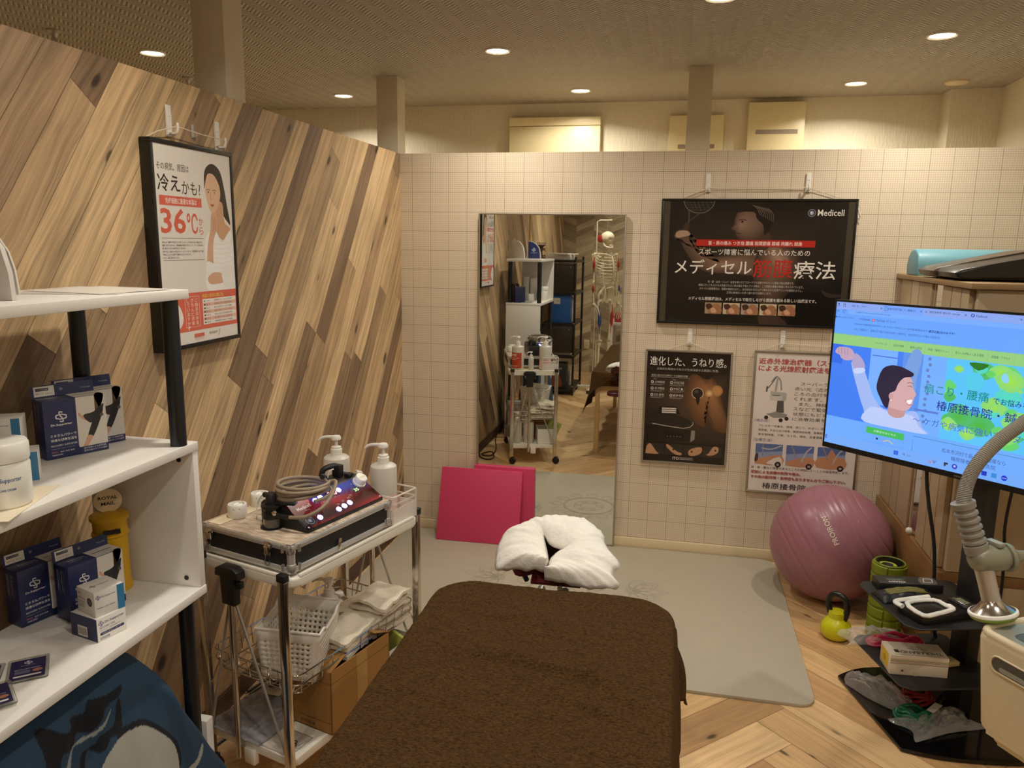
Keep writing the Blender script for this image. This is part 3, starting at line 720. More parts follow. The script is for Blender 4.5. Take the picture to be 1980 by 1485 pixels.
for k in range(3):
    u = .05+.297*k; p.rect(u, .652, u+.262, .802, (92, 116, 176)); p.shape([(u, .72), (u+.262, .70), (u+.262, .802), (u, .802)], (150, 166, 204), 0)
    p.shape([(u+.01, .802), (u+.03, .765), (u+.12, .745), (u+.255, .73), (u+.262, .802)] if k < 2 else [(u, .802), (u, .735), (u+.09, .72), (u+.13, .66), (u+.18, .715), (u+.262, .73), (u+.262, .802)], (206, 150, 112), 2)
    if k == 0: p.shape([(u, .74), (u+.025, .72), (u+.03, .77), (u, .79)], (70, 46, 40), 2); p.shape([(u+.13, .78), (u+.24, .74), (u+.262, .80), (u+.13, .80)], (236, 226, 218), 2)
    p.line([(u+.07, .655), (u+.072, .75)] if k == 0 else [(u+.05, .655), (u+.10, .74)], .012, (150, 148, 150)); p.line([(u+.25, .66), (u+.15, .69), (u+.06, .685)] if k == 0 else [(u+.24, .66), (u+.19, .70), (u+.15, .77)], .014, (190, 190, 192), 3)
    p.disc(u+.225, .80, .03, (36, 32, 34)); p.text('首肩腰'[k], u+.212, .792, u+.238, .809, (240, 236, 232))
p.text('首・肩・腰など障害のあるところの神経に５～１０分程度照射します。', .02, .818, .955, .838, TX)
for k, (s_, u1) in enumerate((('照射による皮膚の刺激や痛み、', .50), ('その他の副作用・合併症もありませんのでご安心下さい。', .93))):
    v = .85+.036*k; p.text(s_, .026, v+.0035, u1+.006, v+.0265, (150, 110, 110), .012); p.text(s_, .02, v, u1, v+.023, (196, 76, 74), .012)
p.text('椿原接骨院・鍼灸院', .14, .938, .90, .984, (34, 30, 32), .006)
p.b.build('print', t)
b = MB(); b.tube([(0.03, H-.001, -.014), (0.112, H+.035, -.010), (0.138, H+.037, -.010), (0.34, H+.033, -.010), (0.37, H+.032, -.010), (0.47, H-.001, -.014)], 0.0012, M_CORD, 6); b.build('cord', t)

# --- adhesive hooks: plate on the wall and an upturned prong
def hook(label, T, s=1.0, clear=False):
    t = thing('adhesive_hook', label, 'hook', mat=T, group='white adhesive wall hooks')
    m = M_HOOKC if clear else M_WHITE
    b = MB(); b.rprism([(-.0125*s, 0), (.0125*s, 0), (.0105*s, .088*s), (-.0105*s, .088*s)], 0.0, 0.008*s, m, 0.003*s, 3); b.box((-.006*s, .056*s, .008*s), (.006*s, .058*s, .0092*s), m); b.build('plate', t)
    b = MB(); b.tube([(0, .014*s, .006*s), (0, .008*s, .016*s), (0, .010*s, .027*s), (0, .024*s, .033*s), (0, .038*s, .032*s)], [.0062*s, .0042*s], m, 10, sub=5, flat=0.8); b.build('prong', t)
M_HOOKC = M('translucent_hook_plastic', (238, 236, 228), 0.15, transmission_weight=0.5)
def on_back(x, z): return frame_m((x, -0.0005, z), (1, 0, 0), (0, 0, 1))
def on_left(y, z): return frame_m((0.0005, y, z), (0, 1, 0), (0, 0, 1))
hook('left hook holding the wide athlete poster', on_back(1.583, 1.868)); hook('right hook holding the wide athlete poster', on_back(2.044, 1.868))
hook('white hook above the dark shoulder poster', on_back(1.536, 1.112)); hook('white hook above the near-infrared therapy poster', on_back(1.984, 1.118)); hook('white hook of the near-infrared poster, hidden by the monitor', on_back(2.215, 1.114))
hook('left of the two white hooks on the plank wall', on_left(-1.925, 1.901)); hook('right of the two white hooks on the plank wall', on_left(-1.684, 1.890))
hook('tiny clear hook between the two white hooks on the plank wall', on_left(-1.808, 1.912), 0.45, True)

# --- mirror leaning on the back wall
t = thing('wall_mirror', 'tall mirror with a thin silver edge leaning on the graph-paper wall', 'mirror', mat=TR(0.8155, -0.0245, 0.013) @ Euler((-0.0035, 0, 0)).to_matrix().to_4x4())
m_mir, nt_, b_ = newmat('mirror_silvering'); b_.inputs['Metallic'].default_value = 1; b_.inputs['Roughness'].default_value = 0.012
nt_.links.new(mixc(nt_, noise_tex(nt_, coords(nt_), 3), (0.82, 0.85, 0.80, 1), (0.84, 0.87, 0.82, 1)), b_.inputs['Base Color'])
MW, MH = 0.3805, 1.748
b = MB(); b.box((-MW+.006, -0.003, 0.006), (MW-.006, 0.004, MH-.006), m_mir); b.build('glass', t)
b = MB()
for a, c in (((-MW, -.006, 0), (-MW+.007, .010, MH)), ((MW-.007, -.006, 0), (MW, .010, MH)), ((-MW+.007, -.006, MH-.007), (MW-.007, .010, MH)), ((-MW+.007, -.006, 0), (MW-.007, .010, .007))): b.box(a, c, M_SILVER, bev=.001)
b.box((-MW+.006, .0042, .006), (MW-.006, .009, MH-.006), M_SILVER); b.build('frame', t)
# ------------------------------------------------------------------ on the floor by the back wall
# grey exercise mat with engraved line ornaments
M_MAT = M('grey_foam_mat', (178, 168, 148), 0.75, var=0.05, vscale=14, bmp=0.35, bscale=420)
M_MATL = M('engraved_mat_line', (140, 132, 114), 0.8)
b = MB()
def rrect(x0, y0, x1, y1, r, n=8):
    out = []
    for cx, cy, a in ((x1-r, y1-r, 0), (x0+r, y1-r, PI/2), (x0+r, y0+r, PI), (x1-r, y0+r, 1.5*PI)):
        out += [(cx+r*math.cos(a+PI/2*k/n), cy+r*math.sin(a+PI/2*k/n)) for k in range(n+1)]
    return out
b.rprism(rrect(0.03, -1.33, 2.022, -0.012, 0.06), 0.0005, 0.0125, M_MAT, 0.004, 2)
b.M = TR(0, 0, 0.0127)
def petal(cx, cy, a, L, w, lw=0.0022):
    for k in (1.0, 0.80):
        P = []
        for i in range(13):
            s = i/12; P.append((s*L*k, w*k*math.sin(PI*s)))
        for i in range(12, -1, -1):
            s = i/12; P.append((s*L*k, -w*k*math.sin(PI*s)))
        ca, sa = math.cos(a), math.sin(a); b.line([(cx+x*ca-y*sa, cy+x*sa+y*ca) for x, y in P], lw, M_MATL)
def ring(cx, cy, r, lw=0.003, n=48): b.line([(cx+r*math.cos(2*PI*k/n), cy+r*math.sin(2*PI*k/n)) for k in range(n+1)], lw, M_MATL)
def lotus(cx, cy, a0, s):
    for k in range(-2, 3): petal(cx, cy, a0+k*0.62, s*(1-.10*abs(k)), s*.24, .0016)
    for k in range(3): ring(cx, cy, s*(.10+.05*k), .002, 24)
lotus(1.33, -0.55, 0.1, 0.17); lotus(0.68, -0.55, PI-0.1, 0.17)
for r_ in (0.155, 0.148, 0.09, 0.05): ring(0.99, -0.66, r_)
for k in range(6): petal(0.99+.05*math.cos(k*PI/3), -0.66+.05*math.sin(k*PI/3), k*PI/3, 0.04, 0.014, .0016)
for k in range(12): petal(0.99+.157*math.cos(k*PI/6), -0.66+.157*math.sin(k*PI/6), k*PI/6, 0.09, 0.036, .0014)
tag(b.build('exercise_mat'), 'large grey exercise mat with engraved flower lines lying before the mirror', 'mat')

# pink folding panel mat standing like a tent
M_PINK = M('pink_vinyl', (206, 62, 104), 0.42, var=0.04, vscale=40, bmp=0.12, bscale=500)
M_PINKD = M('pink_vinyl_seam', (150, 24, 56), 0.5)
t = thing('folding_mat', 'pink folded panel mat standing against the wall left of the mirror', 'mat', (0.48, -0.09, 0.013))
b = MB(); b.M = frame_m((-.24, -.075, 0.0), (1, 0.02, 0), (0, .085, .388)); b.rprism([(0, 0), (.455, 0), (.462, .398), (.012, .398)], -.03, 0, M_PINK, .006, 2); b.build('front_panel', t)
b = MB(); b.M = frame_m((-.055, .03, 0.0), (1, 0, 0), (0, .012, .40)); b.rprism([(.0, 0), (.335, 0), (.335, .402), (.0, .402)], -.028, 0, M_PINK, .006, 2); b.build('back_panel', t)

# exercise ball
R_B = 0.266
t = thing('exercise_ball', 'large dusty pink exercise ball against the back wall beside the wardrobe', 'exercise ball', (2.214, -0.36, 0.0))
m_ball, nt, bs = newmat('pink_ball_rubber')
nn = noise_tex(nt, coords(nt), 7)
nt.links.new(mixc(nt, nn, lin((152, 100, 113)), lin((162, 109, 121))), bs.inputs['Base Color']); bs.inputs['Roughness'].default_value = 0.33
bump(nt, bs, noise_tex(nt, coords(nt), 300, 2), 0.05, 0.002)
axis = Vector((0.80, -0.05, 0.58)).normalized(); q = axis.to_track_quat('Z', 'Y').to_matrix().to_4x4()
prof = []
nz = 120; grooves = [-.78, -.66, -.52, -.40, -.24, -.12, .12, .24, .40, .52, .66, .78]
for k in range(nz+1):
    z = -math.cos(PI*k/nz); r = math.sqrt(max(0, 1-z*z)); g = sum(math.exp(-((z-c)/.010)**2) for c in grooves)*0.0035
    prof.append((max(1e-4, (r)*(R_B-g*1.0)), z*(R_B-g)))
b = MB(); b.lathe(prof, m_ball, 72, TR(0, 0, R_B) @ q, cap=False); body = b.build('ball', t)
# brand lettering wrapped on the sphere
M_BALLINK = M('pale_ball_print', (222, 204, 190), 0.5)
vs, fs = glyphs('PROIRON', .02); b = MB()
xs = [v.x for v in vs]; x0, x1 = min(xs), max(xs)
cdir = Vector((1.47-2.19, -3.99+.335, 1.61-R_B)).normalized(); cdir = (cdir+Vector((-.02, 0, .23))).normalized()
tx = Vector((-.42, 0, .90)); tx = (tx-cdir*tx.dot(cdir)).normalized(); ty = cdir.cross(tx); L = 0.135
out = []
for v in vs:
    a = ((v.x-x0)/(x1-x0)-.5)*L; c = (v.y-.35)*L/(x1-x0)
    out.append((cdir+tx*(a/R_B)+ty*(c/R_B)).normalized()*(R_B+.0008)+Vector((0, 0, R_B)))
b.add(out, fs, M_BALLINK); b.build('lettering', t)

# kettlebell
t = thing('kettlebell', 'small lime yellow kettlebell with a black handle on the floor', 'kettlebell', (2.185, -0.765, 0.0), -0.5)
M_LIME = M('lime_vinyl', (206, 204, 24), 0.28, var=0.05)
b = MB(); b.lathe([(.001, .0), (.040, .0), (.055, .012), (.062, .035), (.058, .062), (.044, .082), (.034, .092), (.033, .118), (.001, .118)], M_LIME, 32); b.build('bell', t)
b = MB(); b.tube([(-.028, 0, .105), (-.036, 0, .135), (-.036, 0, .165), (-.020, 0, .188), (.006, 0, .190), (.030, 0, .175), (.038, 0, .145), (.036, 0, .115), (.028, 0, .082)], .0125, M('black_rubber', (20, 19, 18), 0.3), 12, sub=5); b.build('handle', t)

# green grooved foam roller standing on end
M_OLIVE = M('olive_green_foam', (122, 136, 24), 0.55, var=0.06)
M_DARK = M('black_plastic', (26, 25, 24), 0.45, var=0.1)
t = thing('foam_roller', 'hollow green grooved foam roller standing upright behind the monitor shelves', 'foam roller', (2.385, -0.70, 0.0))
def roll(u, v):
    a = 2*PI*u; z = v*.33
    row = (z/.33*7) % 1; g = 0.006*(1 if row < .12 or row > .88 else 0); colw = (u*8) % 1
    g2 = 0.006 if (colw < .06 or colw > .94) and (u < .55) else 0
    r = .068-max(g, g2); r -= .006*max(0, (v-.96)/.04)**2+.006*max(0, (.04-v)/.04)**2
    return (r*math.cos(a-1.9), r*math.sin(a-1.9), z)
b = MB(); b.grid(roll, 128, 84, M_OLIVE, wrap=True)
b.lathe([(.062, .0), (.056, .0)], M_OLIVE, 48, cap=False); b.lathe([(.062, .33), (.058, .333), (.054, .33)], M_OLIVE, 48, cap=False); b.build('foam_sleeve', t)
b = MB(); b.lathe([(.054, .331), (.054, .002), (.049, .002), (.049, .331), (.054, .331)], M_DARK, 48, cap=False)
b.M = TR(.02, -.046, .29) @ Euler((PI/2, 0, .4)).to_matrix().to_4x4(); b.text('GRID', -.018, 0, .012, M_WHITE, None); b.build('core_tube', t)
t = thing('massage_ring', 'green and black ring tucked inside the top of the green foam roller', 'massage ball', (2.378, -0.695, 0.275))
b = MB(); b.tube([(.03*math.cos(2*PI*k/28), .03*math.sin(2*PI*k/28), .03) for k in range(28)], .012, M('pale_lime_rubber', (178, 184, 70), .5), 12, closed=True); b.build('outer_ring', t)
b = MB(); b.lathe([(.001, .03), (.02, .03), (.024, .036), (.022, .042), (.012, .04), (.001, .036)], M_DARK, 24); b.build('inner_hub', t)

# ------------------------------------------------------------------ massage table, its cradle and its cloths
M_OAK = M('pale_beech_wood', (206, 172, 118), 0.45, var=0.12, vscale=6, stretch=(6, 6, 1))
M_BURG = M('burgundy_vinyl', (92, 24, 30), 0.38, var=0.06, bmp=0.1)
X0, X1, Y0, Y1, ZT = 0.848, 1.492, -3.86, -1.965, 0.645
t = thing('massage_table', 'massage table under the brown towel, with wooden legs and a burgundy face cradle', 'massage table', ((X0+X1)/2, (Y0+Y1)/2, 0))
cx, cy = (X0+X1)/2, (Y0+Y1)/2; hx, hy = (X1-X0)/2, (Y1-Y0)/2
b = MB(); b.rprism(rrect(-hx, -hy, hx, hy, .09), ZT-.065, ZT-.006, M_BURG, .018, 3); b.build('padded_top', t)
b = MB(); b.box((-hx+.03, -hy+.03, ZT-.145), (hx-.03, -hy+.05, ZT-.066), M_OAK, bev=.003); b.box((-hx+.03, hy-.05, ZT-.145), (hx-.03, hy-.03, ZT-.066), M_OAK, bev=.003); b.box((-hx+.03, -hy+.05, ZT-.145), (-hx+.05, hy-.05, ZT-.066), M_OAK, bev=.003); b.box((hx-.05, -hy+.05, ZT-.145), (hx-.03, hy-.05, ZT-.066), M_OAK, bev=.003); b.build('apron', t)
for sx in (-1, 1):
    for sy in (-1, 1):
        b = MB(); xx = sx*(hx-.045); yy = sy*(hy-.02)
        b.bar((xx, yy, 0), (xx, yy, ZT-.07), .035, .035, M_OAK, bev=.003); l = b.build('leg', t)
        b = MB(); b.bar((xx, yy-sy*.035, .12), (xx, yy-sy*.035, ZT-.07), .06, .022, M_OAK, up=(1, 0, 0), bev=.002)
        for k in range(3): b.cyl((xx-sx*.012, yy-sy*.035, .22+.12*k), (xx+sx*.020, yy-sy*.035, .22+.12*k), .007, M_STEEL, n=10)
        b.build('extension_plate', l)
# armrest sling and cradle, both plugged into the head end
b = MB(); b.rprism(rrect(-.19, hy+.05, .19, hy+.20, .05), .50, .525, M_BURG, .008, 3); b.bar((-.1, hy-.03, .55), (-.1, hy+.08, .525), .02, .03, M_DARK); b.bar((.1, hy-.03, .55), (.1, hy+.08, .525), .02, .03, M_DARK); b.build('armrest', t)
CRD = frame_m((1.152-cx, -1.79-cy, 0.708), (1, 0.03, 0), (0, 0.93, 0.36))
b = MB(CRD)
arc = [(-.088, -.088), (-.105, -.05), (-.105, .01), (-.075, .075), (0, .10), (.075, .075), (.105, .01), (.105, -.05), (.088, -.088)]
b.tube([(x*.95, y*.92, -.018) for x, y in arc], .046, M_BURG, 14, sub=6, flat=0.72); cr = b.build('face_cradle', t)
b = MB(); b.M = CRD; b.box((-.075, -.10, -.066), (.075, .07, -.056), M_BURG, bev=.003); b.tube([(x*1.0, y, -.062) for x, y in arc], .008, M_DARK, 8, sub=5); b.M = Matrix.Identity(4)
b.cyl((1.20-cx, -2.03-cy, .57), (1.185-cx, -1.87-cy, .605), .012, M_STEEL); b.cyl((1.11-cx, -2.03-cy, .57), (1.115-cx, -1.87-cy, .605), .012, M_STEEL); b.tube([(.0, hy+.09, .615), (0, hy+.12, .56), (.02, hy+.11, .53)], .008, M_STEEL, 8, sub=4); b.build('cradle_frame', cr)

# white disposable cover on the cradle
M_TISSUE = M('white_nonwoven_tissue', (240, 236, 228), 0.85, var=0.03, vscale=120, bmp=0.5, bscale=90, subsurface_weight=0.15, subsurface_radius=(.02, .02, .02))
def resample(pts, n, sub=6):
    P = spline([(p[0], p[1], 0) for p in pts], sub); L = [0]
    for i in range(1, len(P)): L.append(L[-1]+(P[i]-P[i-1]).length)
    out = []; j = 0
    for k in range(n):
        s = L[-1]*k/(n-1)
        while j < len(L)-2 and L[j+1] < s: j += 1
        f = (s-L[j])/max(1e-9, L[j+1]-L[j]); out.append(P[j].lerp(P[j+1], min(1, max(0, f))))
    return out
S = 1/4190.0
outer = [(835, 945), (730, 968), (430, 975), (210, 1015), (160, 880), (140, 740), (150, 620), (200, 450), (430, 300), (650, 185), (1000, 142), (1215, 170), (1460, 345), (1520, 530), (1715, 780), (1655, 880), (1650, 980), (1720, 1090), (1390, 1140), (1100, 1105), (820, 1075)]
inner = [(838, 935), (842, 880), (800, 740), (735, 558), (800, 640), (880, 695), (960, 718), (1005, 722), (960, 745), (905, 775), (860, 850), (840, 950), (822, 1060)]
conv = lambda q: [((x-930)*S, (600-y)*S/0.80) for x, y in q]
NP, NS = 150, 16
O_, I_ = resample(conv(outer), NP, 5), resample(conv(inner), NP, 5)
vs = []; fs = []
for i in range(NP):
    o_, n_ = O_[i], I_[i]
    for j in range(NS+1):
        s = j/NS; pt = o_.lerp(n_, s)
        z = .022*max(0, math.sin(PI*min(1, s*1.02)))**0.6-.030*(1-s)**3-.010*s**6
        z += .007*(abs(noise.noise(Vector((pt.x*18+pt.y*9, pt.y*20, 3))))-.3)+.004*abs(noise.noise(Vector((pt.x*55, pt.y*38, 7))))+.010*(1-s)**2*noise.noise(Vector((i*.30, 0, 9)))
        vs.append((pt.x, pt.y, z))
for i in range(NP-1):
    for j in range(NS):
        a = i*(NS+1)+j; fs.append((a, a+1, a+NS+2, a+NS+1))
b = MB(frame_m((1.152, -1.79, 0.732), (1, 0.03, 0), (0, 0.93, 0.36))); b.add(vs, fs, M_TISSUE, None, True)
tag(b.build('face_cradle_cover', solid=0.0015), 'white disposable U-shaped cover draped over the face cradle', 'face cover')

# brown towel over the whole table
m_tw, nt, bs = newmat('brown_terry_cloth')
v_ = coords(nt); n1 = noise_tex(nt, v_, 420, 3, .7); n2 = noise_tex(nt, coords(nt, (1, 2.2, 1)), 130, 4, .7); n3 = noise_tex(nt, v_, 10, 3)
f_ = mth(nt, 'ADD', mth(nt, 'MULTIPLY', n2, .7), mth(nt, 'MULTIPLY', n1, .3))
cr_ = nd(nt, 'ShaderNodeMapRange'); nt.links.new(f_, cr_.inputs[0]); cr_.inputs[1].default_value = .36; cr_.inputs[2].default_value = .64
cc = mixc(nt, cr_.outputs[0], lin((58, 38, 18)), lin((134, 100, 60)))
nt.links.new(mixc(nt, mth(nt, 'MULTIPLY', n3, .25), cc, lin((82, 54, 26))), bs.inputs['Base Color'])
bs.inputs['Roughness'].default_value = .95; bs.inputs['Specular IOR Level'].default_value = .1
bump(nt, bs, f_, 1.0, .022)
M_TOWEL = m_tw
RC, RB = 0.10, 0.032
HL, HR, HF, HN = 0.30, 0.26, 0.12, 0.25
def drape(u, v):
    px = X0-HL+u*(X1-X0+HL+HR); py = Y0-HN+v*(Y1-Y0+HN+HF)
    qx = min(max(px, X0+RC), X1-RC); qy = min(max(py, Y0+RC), Y1-RC)
    dx, dy = px-qx, py-qy; d = math.hypot(dx, dy)
    wr = 0.0
    for ax, ay, bx, by, h, w in ((.95, -2.33, 1.48, -2.42, .007, .012), (1.05, -2.30, 1.25, -2.36, .005, .014), (1.22, -2.47, 1.46, -2.56, .006, .012), (.92, -2.52, 1.15, -2.60, .004, .016), (1.30, -2.38, 1.50, -2.52, .005, .014), (1.02, -2.75, 1.40, -2.70, .004, .02), (.98, -2.13, 1.2, -2.16, .003, .02)):
        t_ = max(0, min(1, ((px-ax)*(bx-ax)+(py-ay)*(by-ay))/((bx-ax)**2+(by-ay)**2))); dd = math.hypot(px-ax-t_*(bx-ax), py-ay-t_*(by-ay))
        wr += 2.3*h*math.exp(-(dd/w)**2)*math.sin(PI*(0.08+.84*t_))
    wr += .007*noise.noise(Vector((px*5, py*9, 0)))+.0035*noise.noise(Vector((px*16, py*42, 5)))+.0018*noise.noise(Vector((px*70, py*90, 1)))
    if d <= RC: return (px, py, ZT+.004+wr)
    nx, ny = dx/d, dy/d; e = d-RC
    bx_, by_ = qx+nx*RC, qy+ny*RC
    if e < RB*PI/2:
        a = e/RB; out, dn = RB*math.sin(a)*.4, RB*(1-math.cos(a))
        k = 1-a/(PI/2)
    else:
        r = e-RB*PI/2; ph = math.atan2(ny, nx)
        cf = 4*nx*nx*ny*ny; fold = .010*math.sin(px*17+py*21+3*ph)*min(1, r/.15)
        out, dn = RB*.4+.004+r*(.05+.30*cf)+fold, RB+r*.985; k = 0
    return (bx_+nx*out, by_+ny*out, ZT+.004-dn+wr*k)
b = MB(); b.grid(drape, 150, 260, M_TOWEL)
tag(b.build('brown_towel', solid=0.004), 'large brown terry towel spread over the massage table', 'towel')
# ------------------------------------------------------------------ white shelf unit by the plank wall
M_WBOARD = M('white_melamine_board', (232, 228, 222), 0.45, var=0.03, vscale=6, stretch=(8, 1, 8))
M_POLE = M('satin_black_tube', (24, 25, 28), 0.35, var=0.1)
SX0, SX1, SY0, SY1 = 0.06, 0.355, -3.07, -2.385
t = thing('shelf_unit', 'white open shelf unit with black poles in the left foreground', 'shelf', (0.2075, -2.7275, 0))
ox, oy = 0.2075, -2.7275
for z0 in (1.475, 1.112, 0.745):
    b = MB(); b.box((SX0-ox, SY0-oy, z0), (SX1-ox, SY1-oy, z0+0.0215), M_WBOARD, bev=.0015); b.build('shelf_board', t)
for y, z0, z1, nm in ((SY1-.021, .7665, 1.112, 'end_panel'), (SY0, 1.1335, 1.475, 'end_panel'), (SY0, 0.0, .745, 'end_panel')):
    b = MB(); b.box((SX0+.002-ox, y+.0005-oy, z0), (SX1-.002-ox, y+.0205-oy, z1), M_WBOARD, bev=.001)
    for zz in (z1-.022, z0+.022): b.cyl((SX1-.04-ox, y-oy, zz), (SX1-.04-ox, y-.0015-oy, zz), .006, M_POLE, n=12)
    b.build(nm, t)
for x, y, z0, z1 in ((.335, -2.43, 1.1335, 1.475), (.086, -2.43, 1.1335, 1.475), (.325, -2.43, 0, .745), (.088, -2.43, 0, .745), (.332, -3.03, .7665, 1.112), (.086, -3.03, .7665, 1.112)):
    b = MB(); b.cyl((x-ox, y-oy, z0), (x-ox, y-oy, z1), .0185, M_POLE, n=24); b.build('pole', t)

CARD = MP('printed_carton', 0.42, coat=0.15)
NAVY, NAVD, PALE = (34, 44, 92), (24, 30, 66), (222, 216, 208)
def cross_logo(b, x, y, s, m, c):
    for q in (0, PI):
        ca, sa = math.cos(q), math.sin(q)
        P = [(.30, .85), (-.28, .95), (-.32, .42), (-.85, .34), (-.88, -.22), (-.42, -.30)]
        b.line([(x+(px*ca-py*sa)*s, y+(px*sa+py*ca)*s) for px, py in P], s*.20, m, c, 5)
    b.line([(x+.42*s, y+.42*s), (x-.08*s, y+.42*s), (x-.1*s, y+.05*s), (x+.1*s, y-.05*s), (x+.08*s, y-.42*s), (x-.42*s, y-.42*s)], s*.2, m, c, 4)
def supporter_box(label, x, y, rz, size_txt, group='navy supporter cartons'):
    w, d, h = .132, .052, .130
    t = thing('supporter_carton', label, 'box', (x, y, 0), rz, group)
    b = MB(); b.box((0, 0, 0), (w, d, h), CARD, NAVY, bev=.0012)
    b.M = frame_m((0, -.0002, 0), (1, 0, 0), (0, 0, 1))     # front face
    b.lay = 0; WH = (236, 234, 232)
    b.shape([(.072, .012), (.080, .008), (.1315, .008), (.1315, h-.0005), (.068, h-.0005), (.068, .02)], CARD, PALE, 0)
    b.shape([(.108, h), (.128, h), (.122, .105), (.108, .085), (.086, .082), (.074, .095), (.072, .087), (.088, .074), (.108, .073), (.122, .082)], CARD, (214, 166, 138), 4)
    b.shape([(.082, .088), (.104, .092), (.126, .108), (.126, .098), (.120, .078), (.100, .068), (.09, .073)], CARD, (40, 40, 44), 3)
    b.shape([(.112, .098), (.126, .098), (.118, .072), (.100, .036), (.088, .036), (.100, .07)], CARD, (30, 31, 35), 3)
    b.shape([(.088, .040), (.100, .036), (.088, .018), (.080, .006), (.072, .010), (.080, .022)], CARD, (216, 168, 140), 3)
    b.disc(.122, .083, .004, CARD, (90, 90, 96))
    cross_logo(b, .036, .092, .0115, CARD, WH); b.text('Dr.Supporter', .014, .0715, .006, CARD, WH, w=.044, bold=.02)
    b.text('ミネラルパワーで', .011, .048, .0062, CARD, WH, w=.054, bold=.01); b.text('快適な健康生活を', .011, .038, .0062, CARD, WH, w=.054, bold=.01)
    b.text('RECOVERY SUPPORTER', .011, .027, .004, CARD, WH, w=.054); b.text('Dr.Supporter リカバリーサポーター', .011, .0205, .003, CARD, (190, 190, 200), w=.05)
    b.text('IFMC.', .011, .013, .0034, CARD, (226, 140, 120), w=.014); b.text('疲労 回復 健康', .028, .013, .003, CARD, WH, w=.03); b.rect(.011, .0065, .034, .0105, CARD, (90, 96, 130)); b.text('FREE SIZE', .0125, .0073, .0022, CARD, WH, w=.02)
    b.rect(.070, .0002, .1318, .0165, CARD, NAVY); b.text('血行促進による疲労回復。', .078, .0105, .004, CARD, WH, w=.05); b.text('筋肉の疲れやこりの緩和', .078, .0045, .004, CARD, WH, w=.05)
    b.M = frame_m((-.0002, d, 0), (0, -1, 0), (0, 0, 1))    # left side
    b.lay = 0
    for k, xx in enumerate((.012, .026)):
        b.text(('RECOVERY', 'Dr.Supporter')[k], xx, .118, .0035, CARD, WH, w=.05, rot=-PI/2)
        b.rect(xx+.007, .062, xx+.0078, .118, CARD, (150, 150, 170))
    b.M = frame_m((0, 0, h+.0002), (1, 0, 0), (0, 1, 0)); b.lay = 0   # top
    b.rect(.068, .001, .1315, d-.001, CARD, PALE); b.rect(.074, .026, .122, .029, CARD, (40, 38, 40)); b.text('快適な生活を', .02, .03, .005, CARD, WH, w=.04); b.text('ミネラルパワーで', .02, .02, .005, CARD, WH, w=.04)
    b.M = Matrix.Identity(4); b.build('carton', t)
    b = MB(); P = [(.0, .0), (.132, .0), (.132, .026), (.0, .026)]
    b.M = frame_m((0, d-.0005, h), (1, 0, 0), (0, .12, 1)); b.prism(P, -.0008, .0002, CARD, NAVY); b.lay = .0003
    b.rect(.006, .002, .048, .024, CARD, (236, 232, 226)); b.rect(.010, .014, .036, .020, CARD, NAVD); b.text('ふくらはぎ用', .012, .0152, .0036, CARD, (230, 230, 236), w=.022); b.text(size_txt, .010, .0055, .0050, CARD, (60, 56, 64), w=.016); b.text('全2サイズ', .029, .006, .0035, CARD, (60, 56, 64), w=.015)
    b.disc(.062, .014, .0035, CARD, (120, 128, 150), 16); b.text('Free size', .105, .010, .003, CARD, (200, 204, 216), w=.02); b.M = Matrix.Identity(4)
    b.build('hang_tab', t)
    return t
Z1, Z0 = 1.1340, 0.7670
def put(t, z): t.location.z = z
put(supporter_box('navy supporter carton with a calf photo on the middle shelf, nearest in front', .146, -2.618, math.radians(64.7), 'Mサイズ'), Z1)
put(supporter_box('navy supporter carton on the middle shelf, tucked behind the nearer one', .131, -2.541, math.radians(66), 'Lサイズ'), Z1)
put(supporter_box('navy supporter carton standing left on the bottom shelf', .098, -2.679, math.radians(74), 'Mサイズ'), Z0)
put(supporter_box('navy supporter carton on the bottom shelf behind the two small stacked boxes', .186, -2.634, math.radians(74), 'Lサイズ'), Z0)

